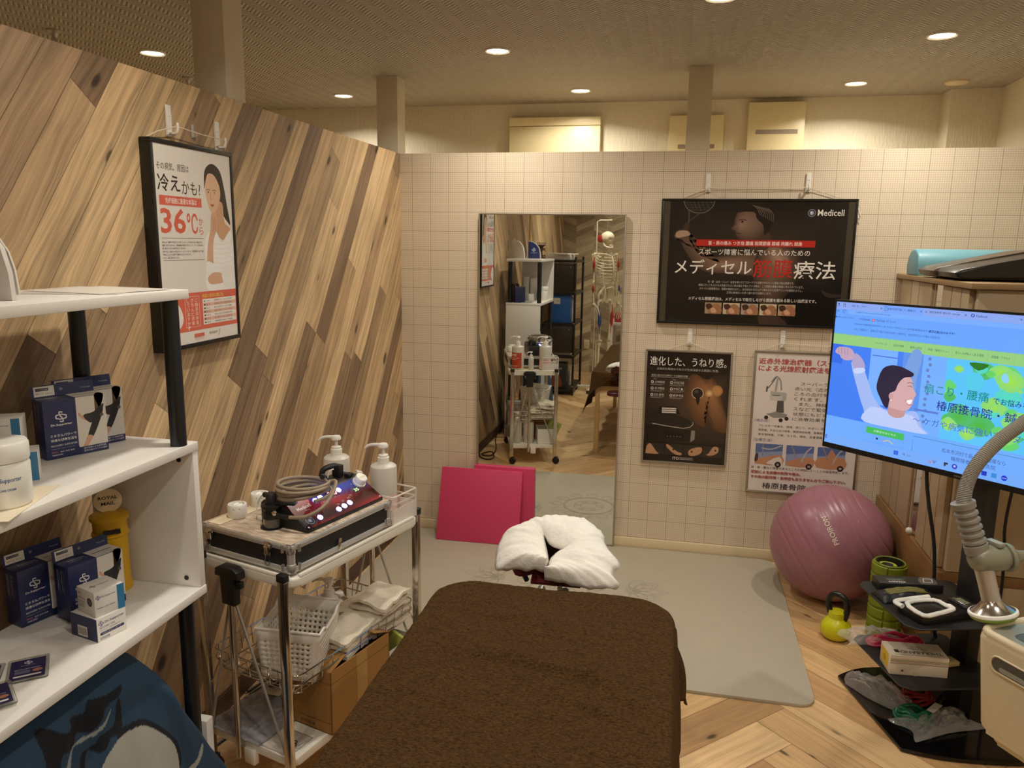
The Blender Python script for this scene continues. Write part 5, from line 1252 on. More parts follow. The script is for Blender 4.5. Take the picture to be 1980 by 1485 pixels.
b = MB(); b.lathe([(.0155, .0765), (.0155, .100), (.013, .103), (.001, .103)], M_DARK, 24); b.box((-.030, -.006, .086), (.0, .006, .101), M_DARK, bev=.004); b.box((.015, -.011, .071), (.075, .013, .079), M_DARK, bev=.002, T=TR(0, 0, 0, .35)); b.build('valve', t)
b = MB(); b.lathe([(.0075, 0), (.009, .004), (.007, .010), (.001, .012)], M_CHROME, 16, TR(.024, -.014, .053) @ Euler((PI/2, 0, .9)).to_matrix().to_4x4()); b.build('nozzle_fitting', t)

def roller_cup(label, x, y):
    t = thing('roller_head', label, 'massage head', mat=on_trolley(x, y, ZC), group='white roller heads')
    b = MB(TR(0, 0, 0) @ Matrix.Diagonal((1.14, 1.14, 1.10, 1))); b.lathe([(.022, .0005), (.024, .003), (.025, .034), (.023, .038), (.019, .038), (.0185, .028), (.001, .028)], M_CREAMW, 32); b.build('cup', t)
    for q in (-1, 1):
        b = MB(); b.lathe([(.001, -.012), (.006, -.010), (.007, 0), (.006, .010), (.001, .012)], M_CREAMW, 14, TR(q*.008, 0, .035) @ Euler((PI/2, 0, 0)).to_matrix().to_4x4()); b.build('roller', t)
    b = MB(Matrix.Diagonal((1.14, 1.14, 1.10, 1)))
    for a in (-1.1, -.5, .6): b.lathe([(.001, 0), (.002, 0), (.001, .001)], M_STEEL, 8, TR(.0248*math.cos(a), .0248*math.sin(a), .030) @ Euler((PI/2, 0, a+PI/2)).to_matrix().to_4x4())
    b.build('axle_pin', t)
roller_cup('white two-roller massage head at the near left of the flight case', -.128, -.198); roller_cup('white two-roller massage head behind the black probe', -.148, -.090)
b = MB(on_trolley(-.145, -.19, ZC)); b.grid(lambda u, v: ((u-.5)*.05, (v-.5)*.17, .002+.0015*noise.noise(Vector((u*4, v*9, 0)))), 8, 24, M('cream_cloth', (232, 218, 186), .9, bmp=.3)); tag(b.build('wipe_cloth', solid=.0015), 'cream wipe cloth lying flat along the left edge of the flight case', 'cloth')
t = thing('clear_tubing', 'thin clear tube looping from the black probe on the flight case', 'tube', mat=on_trolley(-.02, -.19, ZC))
b = MB(); b.tube([(.02, .0, .075), (-.01, .02, .085), (-.045, .03, .065), (-.055, .02, .035), (-.03, .0, .006), (0.0, .012, .004)], .0022, M_HOOKC, 6, sub=6); b.build('tube', t)

# pump bottles
M_BOT = M('translucent_white_bottle', (238, 232, 222), .35, var=.02, transmission_weight=.25, subsurface_weight=.1)
M_LIQ = M('pale_pink_liquid', (236, 196, 186), .25)
def pump_bottle(label, mat, R, H, fill=0.0, red=False, s=1.0, rot=0.0, group='white pump bottles'):
    t = thing('pump_bottle', label, 'bottle', mat=mat @ TR(0, 0, 0, rot), group=group)
    b = MB(); b.lathe([(.001, 0), (R-.003, 0), (R, .004), (R, H*.90), (R*.965, H*.945), (R*.80, H*.975), (R*.42, H*.995), (R*.42, H*1.0), (.001, H)], M_BOT, 36); bo = b.build('bottle', t)
    if fill:
        b = MB(); b.lathe([(R+.0003, .006), (R+.0003, H*fill)], M_LIQ, 36, cap=False); b.build('liquid_level', bo)
    if red:
        m = MP('printed_label', .4); b = MB(); n = 14
        vs = [((R+.0006)*math.cos(PI/2+.95-1.9*i/n), (R+.0006)*math.sin(PI/2+.95-1.9*i/n), z) for z in (H*.10, H*.72) for i in range(n+1)]
        b.add(vs, [(i+1, i, n+1+i, n+2+i) for i in range(n)], m, (196, 70, 44))
        for k, (z, h, a) in enumerate(((.58, .10, .7), (.50, .015, .8), (.44, .02, .5), (.2, .012, .8), (.16, .012, .6))):
            if k == 0:
                gv, gf = glyphs('MI', .02); gx0, gx1 = min(v.x for v in gv), max(v.x for v in gv); gy0, gy1 = min(v.y for v in gv), max(v.y for v in gv)
                b.add([((R+.0011)*math.cos(PI/2+.75-a*1.2*(v.x-gx0)/(gx1-gx0)), (R+.0011)*math.sin(PI/2+.75-a*1.2*(v.x-gx0)/(gx1-gx0)), H*(z+h*(v.y-gy0)/(gy1-gy0))) for v in gv], gf, m, (240, 226, 216))
            else:
                vs = [((R+.0011)*math.cos(PI/2+.75-a*1.6*i/n), (R+.0011)*math.sin(PI/2+.75-a*1.6*i/n), zz) for zz in (H*z, H*(z+h)) for i in range(n+1)]; b.add(vs, [(i+1, i, n+1+i, n+2+i) for i in range(n)], m, (236, 214, 204))
        b.build('red_label', bo)
    b = MB(); q = s; b.lathe([(.019*q, H-.006), (.0195*q, H), (.0195*q, H+.020*q), (.0165*q, H+.021*q), (.0165*q, H+.028*q), (.010*q, H+.030*q), (.0055*q, H+.031*q), (.0055*q, H+.050*q)], M_WHITE, 28, cap=False); pc = b.build('pump_collar', t)
    b = MB(); z = H+.050*q; b.lathe([(.0055*q, z), (.0165*q, z+.003*q), (.0175*q, z+.010*q), (.014*q, z+.016*q), (.001, z+.018*q)], M_WHITE, 24); b.tube([(-.008*q, 0, z+.011*q), (-.032*q, 0, z+.011*q), (-.050*q, 0, z+.007*q), (-.062*q, 0, z-.002*q)], [.0062*q, .0042*q], M_WHITE, 10, sub=4); b.build('pump_head', t)
    return t
pump_bottle('white pump bottle with a red label, left at the far end of the trolley', on_trolley(-.118, .236, .698), .045, .185, red=True, rot=math.radians(24))
pump_bottle('white pump bottle with pink liquid standing in the clear box', on_trolley(.085, .236, .7035), .0445, .180, fill=.42, rot=math.radians(22))
pump_bottle('small clear pump bottle between the two tall white ones', on_trolley(-.020, .238, .700), .020, .095, s=.62, rot=math.radians(-30))
b = MB(on_trolley(-.10, .225, .698)); b.grid(lambda u, v: ((u-.5)*.16, (v-.5)*.12, .002+.003*max(0, noise.noise(Vector((u*5, v*5, 7))))), 20, 20, M('pale_yellow_cloth', (226, 212, 160), .9, bmp=.3)); tag(b.build('wipe_cloth', solid=.0012), 'pale yellow cloth under the red-labelled pump bottle', 'cloth')
t = thing('clear_box', 'clear plastic open box holding the pink pump bottle', 'box', mat=on_trolley(.118, .228, .698))
b = MB(); w, d, h = .058, .062, .098; M_BOXC = M('frosted_clear_plastic', (242, 234, 226), .3, alpha=.55)
b.box((-w, -d, 0), (w, d, .004), M_BOXC, bev=.001)
for x in (-w, w):
    b.box((x-.0015, -d, .004), (x+.0015, d, .055), M_BOXC); b.box((x-.0015, -d, .070), (x+.0015, d, .074), M_BOXC)
for y in (-d, d):
    b.box((-w, y-.0015, .004), (w, y+.0015, .055), M_BOXC); b.box((-w, y-.0015, .070), (w, y+.0015, .074), M_BOXC)
for x in (-w, w):
    for y in (-d, d): b.box((x-.003, y-.003, .0), (x+.003, y+.003, h), M_BOXC)
b.tube([(x, y, h) for x, y in rrect(-w-.002, -d-.002, w+.002, d+.002, .012, 4)], .003, M_BOXC, 8, closed=True); b.build('box_shell', t)

# middle basket: tilted laundry basket, folded white towels
M_BASK = M('white_basket_plastic', (236, 230, 220), .4, var=.02)
t = thing('laundry_basket', 'white perforated plastic basket tilted in the trolley wire tray', 'basket', mat=on_trolley(.052, -.155, .340, math.radians(25)) @ Euler((0, math.radians(4), 0)).to_matrix().to_4x4())
def basket(w0, d0, w1, d1, h, t):
    def side(name, P0, P1, Q0, Q1, nu, nv, dip=0.0):
        """perforated wall between bottom edge P0-P1 and rim Q0-Q1"""
        P0, P1, Q0, Q1 = map(Vector, (P0, P1, Q0, Q1)); b = MB(); f = lambda u, v: (P0.lerp(P1, u)).lerp(Q0.lerp(Q1, u), v)
        us = [0, .10]+[.10+.80*k/(nu*2) for k in range(1, nu*2)]+[.90, 1]; vs_ = [0, .12]+[.12+.70*k/(nv*2) for k in range(1, nv*2)]+[.82, 1]
        vv = []
        for j, v in enumerate(vs_):
            for u in us:
                q = f(u, v)
                if v == 1 and dip and .2 < u < .8: q = q-Vector((0, 0, dip*min(1, min(u-.2, .8-u)*12)))
                vv.append(q)
        n = len(us); fs = []
        for j in range(len(vs_)-1):
            for i in range(n-1):
                hole = (1 <= i <= n-3) and (1 <= j <= len(vs_)-3) and (i % 2 == 1) and (j % 2 == 1)
                if not hole: fs.append((j*n+i, j*n+i+1, (j+1)*n+i+1, (j+1)*n+i))
        b.add(vv, fs, M_BASK, None, False); return b.build(name, t, solid=.003), vv[-n:]
    B = [(-w0, -d0, 0), (w0, -d0, 0), (w0, d0, 0), (-w0, d0, 0)]; R_ = [(-w1, -d1, h), (w1, -d1, h), (w1, d1, h), (-w1, d1, h)]
    rim = []
    for k in range(4):
        k2 = (k+1) % 4; o, rr = side('side_wall', B[k], B[k2], R_[k], R_[k2], 9 if k % 2 == 0 else 9, 7, .014 if k % 2 else 0); rim += rr[:-1]
    b = MB(); b.box((-w0, -d0, -.002), (w0, d0, .002), M_BASK); b.build('bottom', t)
    b = MB(); b.tube(rim, .0042, M_BASK, 8, closed=True); b.build('rim', t)
basket(.080, .085, .094, .110, .165, t)
M_TERRY = M('white_terry_towel', (232, 222, 202), .95, var=.08, vscale=60, bmp=.8, bscale=260)
def folded_towel(label, mat, w, d, h, layers=3, seed=0):
    t = thing('folded_towel', label, 'towel', mat=mat, group='folded white towels')
    b = MB(); r = random.Random(seed)
    for k in range(layers):
        z0 = h*k/layers; hh = h/layers*1.02; sx, sy = r.uniform(-.006, .006), r.uniform(-.006, .006)
        bm = bmesh.new(); bmesh.ops.create_cube(bm, size=1.0); bmesh.ops.subdivide_edges(bm, edges=bm.edges[:], cuts=9, use_grid_fill=True)
        for v in bm.verts:
            x, y, z = v.co; e = max(abs(x), abs(y))*2
            rnd = 1-.5*max(0, (e-.8)/.2)**2
            X, Y_ = x*w+sx, y*d+sy
            v.co = (X, Y_, z0+(z*rnd+.5)*hh+.015*noise.noise(Vector((X*16+seed, Y_*16, k*3)))*(k+1)/layers+.005*noise.noise(Vector((X*50, Y_*50, k))))
        b.bm(bm, M_TERRY, None, True)
    b.build('cloth', t)
folded_towel('folded white towel lying on top of the others at the trolley\'s far end', on_trolley(.105, .185, .405, .1), .135, .165, .040, 2, 1)
folded_towel('folded white towel at the bottom of the wire tray, far end', on_trolley(.06, .170, .336, -.06), .20, .19, .066, 4, 2)
folded_towel('crumpled white towel beside the perforated basket', on_trolley(.112, .002, .336, .15), .11, .17, .075, 3, 3)
pump_bottle('white pump bottle standing among the towels behind the perforated basket', on_trolley(.030, .015, .336), .030, .150, s=.9, rot=math.radians(20))
# bottom shelf
M_KRAFT = M('kraft_cardboard', (158, 114, 56), .75, var=.06, vscale=12)
M_TAPE = M('tan_parcel_tape', (176, 136, 78), .3)
t = thing('cardboard_box', 'brown cardboard box with open flaps on the trolley\'s bottom shelf', 'box', mat=on_trolley(.108, -.020, .1455))
b = MB(); w, d, h = .078, .142, .205
for a, c in (((-w, -d, 0), (w, d, .004)), ((-w, -d, 0), (-w+.004, d, h)), ((w-.004, -d, 0), (w, d, h)), ((-w, -d, 0), (w, -d+.004, h)), ((-w, d-.004, 0), (w, d, h))): b.box(a, c, M_KRAFT)
b.M = frame_m((-w, -d-.0004, 0), (1, 0, 0), (0, 0, 1)); b.lay = 0
m_ = M('brown_print', (96, 66, 34), .8); b.rect(.0, .035, 2*w, .0365, m_, None); b.text('取扱注意', .03, .012, .010, m_, None, w=.06); b.rect(0, .165, 2*w, .1665, m_, None)
b.M = frame_m((w+.0004, -d, 0), (0, 1, 0), (0, 0, 1)); b.rect(.12, 0, .17, h, M_TAPE, None); b.rect(0, .165, 2*d, .1665, m_, None); b.M = Matrix.Identity(4); b.build('carton', t)
for nm, P in (('flap', [(-w, -d, h), (w, -d, h), (w-.005, -d+.075, h+.022), (-w+.004, -d+.08, h+.020)]), ('flap', [(-w, d, h), (w, d, h), (w, d-.075, h+.030), (-w, d-.075, h+.026)]), ('flap', [(-w, -d, h), (-w, d, h), (-w-.05, d-.01, h+.05), (-w-.05, -d+.01, h+.045)])):
    b = MB(); b.add(P, [(0, 1, 2, 3)], M_KRAFT); b.build(nm, t, solid=.003)
m_bag = M('cloudy_polythene', (176, 172, 176), .15, var=.2, vscale=14, transmission_weight=.45, ior=1.2)
b = MB(on_trolley(-.07, -.135, .1465))
def poly_bag(u, v): return ((u-.5)*.22, (v-.5)*.36, .008+.022*max(0, math.sin(PI*u)*math.sin(PI*v))+.010*noise.noise(Vector((u*5, v*6, 1)))+.004*noise.noise(Vector((u*20, v*20, 1))))
b.grid(poly_bag, 40, 50, m_bag); b.M = on_trolley(-.09, -.12, .1835, .25); b.box((-.03, -.02, 0), (.03, .02, .0008), M('paper_label', (206, 190, 164), .6)); tag(b.build('plastic_bag', solid=.0008), 'grey polythene bag with a paper label lying on the trolley\'s bottom shelf', 'bag')
b = MB(on_trolley(.06, -.25, .1458)); b.grid(lambda u, v: ((u-.5)*.17, (v-.5)*.10, .003+.003*noise.noise(Vector((u*5, v*5, 9)))), 16, 12, M('white_film', (226, 216, 204), .3, transmission_weight=.3)); tag(b.build('plastic_sheet', solid=.0006), 'clear film sheet lying in front of the cardboard box', 'plastic sheet')
t = thing('safety_scissors', 'small dark ring handles lying at the front edge of the trolley\'s bottom shelf', 'scissors', mat=on_trolley(.125, -.255, .1535, .6))
b = MB()
for q in (-1, 1): b.tube([(.006*math.cos(2*PI*k/16), q*.0075+.0065*math.sin(2*PI*k/16), .002) for k in range(16)], .0013, M_DARK, 6, closed=True)
b.build('finger_rings', t); b = MB(); b.box((-.035, -.002, .001), (-.005, .002, .0025), M_STEEL); b.build('blades', t)
t = thing('ratchet_strap', 'black folded strap lying under the wire tray on the polythene bag', 'strap', mat=on_trolley(-.04, -.07, .187, .5))
b = MB(); b.tube([(-.07, 0, .01), (-.02, .01, .03), (.04, 0, .025), (.08, -.02, .012)], .010, M_DARK, 8, sub=5, flat=.4); b.tube([(.06, -.01, .02), (.02, -.05, .014), (-.03, -.075, .006)], .006, M_DARK, 8, sub=5, flat=.4); b.build('webbing', t); b = MB(); b.box((-.09, -.012, .004), (-.06, .012, .02), M_DARK, bev=.003); b.build('buckle', t)
pump_bottle('white refill pump bottle on the trolley\'s bottom shelf, nearest the plank wall', on_trolley(-.115, .225, .1455), .036, .165, rot=.4); pump_bottle('white refill pump bottle on the bottom shelf next to the white bin', on_trolley(-.028, .225, .1455), .040, .165, rot=PI)
t = thing('white_bin', 'white open bin with green packets on the bottom shelf, seen in the mirror', 'bin', mat=on_trolley(.10, .215, .1455))
b = MB(); w, d, h = .066, .075, .115
for a, c in (((-w, -d, 0), (w, d, .003)), ((-w, -d, 0), (-w+.003, d, h)), ((w-.003, -d, 0), (w, d, h)), ((-w, -d, 0), (w, -d+.003, h)), ((-w, d-.003, 0), (w, d, h))): b.box(a, c, M_WBOARD)
b.build('bin_shell', t)
m_pk = MP('printed_pouch', .3); b = MB(on_trolley(.115, .215, .150, .1) @ Euler((0.15, .42, 0)).to_matrix().to_4x4()); b.box((-.05, -.006, .004), (.05, .006, .165), m_pk, (166, 176, 84), bev=.003); b.M = b.M @ frame_m((.05, .0063, 0), (-1, 0, 0), (0, 0, 1)); b.lay = 0; b.text('COS', .02, .12, .022, m_pk, (40, 60, 30), w=.05, bold=.02); tag(b.build('green_pouch'), 'green printed pouch sticking out of the white bin', 'pouch')
# ------------------------------------------------------------------ wardrobe unit in the right-hand corner
M_WOODB = M('brown_wood_veneer', (140, 102, 60), .45, var=.16, vscale=9, stretch=(1, .35, 2.5))
M_PANEL = M('pale_ash_panel', (196, 174, 142), .5, var=.06, vscale=14, stretch=(3, 3, .5))
M_GROOVE = M('panel_groove', (90, 74, 58), .8)
t = thing('wardrobe', 'low pale wardrobe with grooved doors and a brown base in the right corner', 'wardrobe', (2.785, -.48, 0))
ox, oy = 2.785, -.48
b = MB(); b.box((2.515-ox, -.94-oy, .0), (3.085-ox, -.004-oy, 1.475), M_PANEL)
b.build('carcass', t)
b = MB(); b.box((2.472-ox, -.985-oy, 1.475), (3.087-ox, -.003-oy, 1.496), M('tan_wood_veneer', (168, 138, 98), .45, var=.12, vscale=9, stretch=(1, .35, 2.5)), bev=.002); b.build('top_board', t)
b = MB(); b.box((2.483-ox, -.955-oy, 0), (2.515-ox, -.004-oy, .405), M_WOODB, bev=.001); b.box((2.50-ox, -.962-oy, .372), (3.086-ox, -.935-oy, .412), M_WOODB, bev=.001); b.build('brown_base', t)
for y0, y1, gs in ((-.475, -.03, (-.191, -.305)), (-.905, -.615, (-.721, -.827))):
    b = MB(); b.box((2.494-ox, y0-oy, .408), (2.514-ox, y1-oy, 1.47), M_PANEL, bev=.0015)
    for g in gs: b.box((2.4936-ox, g-.0018-oy, .408), (2.495-ox, g+.0018-oy, 1.47), M_GROOVE)
    b.build('grooved_door', t)
b = MB(); b.box((2.505-ox, -.61-oy, .408), (2.514-ox, -.48-oy, 1.47), M_PANEL); b.box((2.500-ox, -.505-oy, .41), (2.514-ox, -.495-oy, 1.47), M_PANEL); b.build('mirror_frame', t)
b = MB(); b.box((2.5035-ox, -.606-oy, .412), (2.506-ox, -.508-oy, 1.468), m_mir); b.build('mirror_strip', t)
b = MB(); b.lathe([(.001, 0), (.012, 0), (.014, .010), (.010, .020), (.001, .022)], M_WHITE, 16, TR(2.4935-ox, -.56-oy, .425) @ Euler((0, -PI/2, 0)).to_matrix().to_4x4()); b.build('white_knob', t)
b = MB(); b.box((2.506-ox, -.962-oy, .415), (3.085-ox, -.941-oy, 1.472), M_PANEL, bev=.0015); b.build('end_panel', t)
b = MB(); b.box((2.506-ox, -.958-oy, .004), (3.085-ox, -.941-oy, .369), M_PANEL, bev=.0015); b.build('lower_panel', t)
# on the wardrobe
M_SKY = M('pale_blue_vinyl', (118, 172, 186), .4, var=.03)
t = thing('half_round_bolster', 'pale blue half-round bolster lying on the wardrobe top against the wall', 'bolster', (2.765, -.225, 1.4965), .03)
b = MB(); prof = [(-.078, 0), (.078, 0), (.080, .02)]+[(.078*math.cos(a*PI/14), .045+.070*math.sin(a*PI/14)) for a in range(15)]+[(-.080, .02)]
b.rprism(prof, -.29, .29, M_SKY, .008, 3, T=frame_m((0, 0, 0), (0, 1, 0), (0, 0, 1))); b.build('cushion', t)
t = thing('wedge_cushion', 'dark wedge cushion with a black side lying in front of the blue bolster', 'cushion', (2.76, -.57, 1.4965))
M_TAUPE = M('taupe_vinyl', (92, 80, 68), .32, var=.08); M_BLKV = M('black_vinyl', (30, 27, 26), .3, var=.1)
prof = [(-.27, .004), (-.295, .010), (-.305, .030), (-.285, .044), (-.12, .080), (.03, .112), (.16, .122), (.29, .116), (.30, .01), (.28, .003)]
b = MB(); b.M = frame_m((0, .18, 0), (1, 0, 0), (0, 0, 1)); b.rprism(prof, .0, .20, M_TAUPE, .008, 3); b.build('taupe_cushion', t)
b = MB(); b.M = frame_m((0, -.02, 0), (1, 0, 0), (0, 0, 1)); b.rprism([(x*(.97), z*.93+.002) for x, z in prof], .0, .24, M_BLKV, .012, 3); b.build('black_side', t)
b = MB(); b.box((.18, -.262, .055), (.20, -.2605, .062), M_CHROME, bev=.0005); b.build('zip_pull', t)

# ------------------------------------------------------------------ monitor on its shelf stand
SM = TR(2.505, -1.22, 0, math.radians(15.66))
M_GLASSB = M('black_glass', (14, 13, 14), .08, var=.1); M_SHELFB = M('black_powder_coat', (30, 29, 29), .5, var=.08)
t = thing('monitor_stand', 'black stand with a column, two shelves and a wide glass base under the monitor', 'stand', mat=SM)
base = [(q.x, q.y) for q in spline([(-.325, -.215, 0), (-.20, -.268, 0), (0, -.30, 0), (.13, -.285, 0), (.19, -.18, 0), (.20, 0, 0), (.18, .13, 0), (.12, .205, 0), (0, .250, 0), (-.20, .262, 0), (-.325, .215, 0)], 5)]
b = MB(); b.rprism(base, .004, .016, M_GLASSB, .003, 2); b.build('glass_base', t)
b = MB(); b.box((-.022, -.047, .016), (.026, .047, 1.30), M_SHELFB, bev=.008); b.build('column', t)
for z in (.200, .412):
    b = MB(); b.rprism([(-.315, -.150), (-.285, -.180), (.03, -.180), (.045, -.16), (.045, .16), (.03, .180), (-.285, .180), (-.315, .150)], z-.006, z, M_SHELFB, .0015, 1)
    b.box((-.20, -.03, z-.03), (.02, .03, z-.006), M_SHELFB, bev=.004); b.build('shelf', t)
# the screen
a43 = math.radians(43); TT = (math.cos(a43), -math.sin(a43), 0)
TVM = frame_m((2.0445, -.891, .8536), TT, (0, 0, 1))
t = thing('monitor', 'large flat monitor showing a clinic website, on the black stand', 'monitor', mat=TVM @ TR(.5, 0, 0))
TVW, TVH = 1.0, .568
b = MB(); b.box((-.5, 0, -.012), (.5, TVH, -.002), M_DARK, bev=.002)
for a, c in (((-.5, 0, -.004), (.5, .020, .001)), ((-.5, TVH-.008, -.004), (.5, TVH, .001)), ((-.5, .02, -.004), (-.493, TVH-.008, .001)), ((.493, .02, -.004), (.5, TVH-.008, .001))): b.box(a, c, M_BLACK)
b.box((-.36, .06, -.045), (.36, .42, -.012), M_DARK, bev=.01); b.box((-.06, .12, -.062), (.06, .26, -.044), M_SHELFB)
b.lay = .0012; b.text('INNOVIEW', -.012+.007, .006, .006, M_STEEL, None, w=.05); b.build('housing', t)
SCR = MP('lit_screen', .12, emit=1.0)
b = MB(TR(-.5, 0, -.0015)); SB = (92, 152, 246)
def R(u0, v0, u1, v1, c): b.rect(u0, v0, u1, v1, SCR, c)
def TX_(s_, u0, v0, u1, h, c, bold=0.0): b.text(s_, u0, v0, h, SCR, c, w=(u1-u0), bold=bold)
R(.007, .020, .993, .560, (110, 166, 255)); R(.007, .533, .993, .560, (140, 168, 240)); R(.187, .534, .332, .558, (118, 166, 252)); R(.007, .484, .993, .533, (106, 164, 255))
for (s_, u0, u1) in (('患者一覧 | リスタク', .068, .125), ('松本市沢村で肩こり・腰痛なら', .206, .305), ('椿原接骨院･鍼灸院 - Google', .352, .452), ('Facebook', .503, .537)): TX_(s_, u0, .5435, u1, .0085, (28, 48, 110))
for u in (.182, .324, .470, .635): b.line([(u-.003, .5445), (u+.003, .5505)], .0012, SCR, (40, 56, 110)); b.line([(u-.003, .5505), (u+.003, .5445)], .0012, SCR, (40, 56, 110))
b.disc(.492, .548, .006, SCR, (36, 78, 190)); b.text('f', .4905, .544, .008, SCR, (230, 236, 250), bold=.02); b.line([(.195, .541), (.195, .554), (.202, .554), (.204, .552), (.204, .541), (.195, .541)], .0012, SCR, (50, 66, 120)); b.disc(.016, .552, .003, SCR, (40, 56, 110)); b.line([(.011, .543), (.016, .547), (.021, .543)], .0015, SCR, (40, 56, 110)); R(.034, .543, .043, .554, (60, 80, 150)); R(.0355, .5445, .0415, .5515, (140, 168, 240))
b.disc(.341, .548, .004, SCR, (120, 140, 200)); b.line([(.020, .526), (.012, .526), (.016, .530)], .0013, SCR, (40, 60, 130)); b.line([(.012, .526), (.016, .522)], .0013, SCR, (40, 60, 130)); b.line([(.040+.0055*math.cos(k*.55), .526+.0055*math.sin(k*.55)) for k in range(10)], .0012, SCR, (40, 60, 130))
R(.055, .517, .90, .532, (120, 174, 255)); TX_('https://www.tsubaki-sekkotsu.jp', .088, .5225, .217, .007, (60, 90, 170))
TX_('お気に入りのインポート', .016, .500, .080, .0075, (30, 54, 120)); R(.007, .500, .0135, .507, (70, 100, 180)); TX_('Gmail', .116, .4995, .143, .008, (36, 58, 130)); b.line([(.105, .4995), (.105, .506), (.109, .502), (.113, .506), (.113, .4995)], .0014, SCR, (60, 60, 140)); R(.152, .4985, .161, .5065, (200, 50, 80)); b.shape([(.155, .5005), (.155, .5045), (.159, .5025)], SCR, (250, 240, 250), 0); TX_('YouTube', .164, .4995, .200, .008, (36, 58, 130)); TX_('マップ', .218, .4995, .238, .008, (36, 58, 130)); b.line([(.207, .500), (.207, .505), (.212, .507), (.212, .502), (.207, .500)], .0013, SCR, (60, 80, 150))
R(.007, .442, .993, .492, (104, 166, 255)); TX_('〒390-0877 長野県松本市沢村1-1-47 サカエ一沢村ビル1F 102号(駐車場3台あり)', .083, .4785, .355, .0085, (40, 70, 150)); TX_('店舗正面2台のみです！', .357, .4785, .443, .0088, (20, 30, 130), .02); TX_('こまくさ道路沿い　長野北方方面から松本方面から徒歩5分　信州大学そばより車から徒歩7分', .083, .4600, .396, .0085, (50, 80, 160))
R(.007, .402, .993, .442, (150, 206, 128)); R(.007, .4405, .993, .4415, (90, 170, 190))
for s_, u0, u1 in (('トップページ', .173, .216), ('当院の特徴', .239, .277), ('施術の流れ', .299, .341), ('料金・施術メニュー', .362, .432), ('皆さんの声&よくある質問', .452, .540), ('院情報・アクセス', .564, .618)): TX_(s_, u0, .4175, u1, .009, (40, 92, 96))
for u in (.226, .288, .351, .441, .552, .63): b.line([(u, .408), (u, .436)], .0008, SCR, (120, 180, 130))
# hero picture
R(.007, .126, .440, .402, (66, 128, 244)); R(.16, .20, .26, .402, (120, 176, 255)); R(.166, .375, .26, .379, (80, 120, 220)); R(.30, .126, .440, .402, (116, 176, 255)); R(.007, .33, .05, .402, (50, 108, 232)); R(.28, .20, .35, .402, (92, 146, 236))
b.shape([(.28, .30), (.31, .41), (.345, .402), (.335, .32), (.33, .22), (.29, .22)], SCR, (120, 160, 226), 3)
for q in range(12): b.disc(.372+.004*math.sin(q*2.3), .39-.02*q, .006, SCR, (100, 130, 196), 8)
R(.337, .205, .42, .212, (90, 122, 210))
b.shape([(.090, .345), (.120, .355), (.150, .30), (.19, .22), (.23, .19), (.30, .19), (.345, .20), (.37, .15), (.385, .128), (.19, .128), (.15, .18), (.115, .26), (.092, .32)], SCR, (164, 186, 244), 4); b.shape([(.16, .128), (.17, .18), (.21, .19), (.26, .178), (.33, .185), (.36, .15), (.375, .128)], SCR, (190, 206, 250), 4)
b.shape([(.090, .345), (.100, .375), (.125, .362), (.142, .335), (.135, .318), (.108, .310)], SCR, (176, 164, 206), 4); b.shape([(.10, .318), (.138, .326), (.142, .312), (.108, .300)], SCR, (200, 212, 250), 3)
b.shape([(.020, .378), (.034, .392), (.070, .393), (.088, .385), (.098, .366), (.090, .350), (.062, .345), (.045, .352), (.038, .362), (.022, .368)], SCR, (196, 164, 188), 4)
for q in range(4): b.line([(.032+.012*q, .388), (.034+.012*q, .366)], .0015, SCR, (140, 104, 140), 2)
b.shape([(.245, .178), (.252, .215), (.30, .215), (.305, .178), (.275, .165)], SCR, (198, 150, 150), 3)
b.shape([(.235, .21), (.232, .27), (.25, .32), (.29, .33), (.318, .31), (.326, .28), (.338, .262), (.332, .245), (.326, .218), (.31, .198), (.275, .196)], SCR, (214, 170, 172), 4)
b.shape([(.198, .30), (.194, .26), (.212, .225), (.228, .200), (.242, .196), (.246, .222), (.250, .252), (.264, .262), (.272, .288), (.29, .312), (.318, .320), (.322, .332), (.30, .342), (.272, .350), (.24, .350), (.212, .335)], SCR, (38, 30, 58), 4)
b.disc(.251, .240, .009, SCR, (206, 158, 160), ry=.013); b.disc(.253, .226, .0022, SCR, (240, 240, 250)); b.line([(.306, .284), (.315, .287), (.324, .283)], .0016, SCR, (60, 44, 66), 3); b.line([(.304, .296), (.316, .299), (.325, .295)], .0016, SCR, (70, 50, 70), 3); b.shape([(.306, .232), (.326, .240), (.324, .226), (.312, .222)], SCR, (250, 246, 250), 3); b.line([(.303, .236), (.315, .220), (.328, .222)], .002, SCR, (200, 90, 110), 3)
# leaf picture
R(.430, .126, .993, .402, (90, 196, 250))
rr_ = random.Random(5)
for q in range(70):
    x, y = rr_.uniform(.44, .98), rr_.uniform(.14, .39); s_ = rr_.uniform(.015, .05); k = rr_.random()
    if (x-.52)**2+(y-.33)**2 < .0025 or (.52 < x < .60 and .2 < y < .27 and k < .5): continue
    c = (104, 214, 74) if k < .45 else (160, 226, 72) if k < .7 else (84, 220, 190) if k < .85 else (76, 184, 60)
    x0, x1 = max(.431, x-s_), min(.99, x+s_); b.shape([(x0, y), (x, min(.40, y+s_*.8)), (x1, y), (x, max(.128, y-s_*.8))], SCR, c, 4, edge=tuple((2*a+q)/3 for a, q in zip(c, (90, 196, 230))))
b.disc(.522, .335, .030, SCR, (84, 204, 236)); b.shape([(.50, .395), (.53, .372), (.56, .395)], SCR, (40, 120, 36), 3); b.shape([(.60, .36), (.612, .376), (.624, .352), (.612, .344)], SCR, (140, 210, 250), 3)
TX_('肩こり・腰痛', .366, .272, .572, .034, (20, 140, 130), .006); TX_('でお悩みなら', .586, .272, .71, .022, (26, 52, 150), .006)
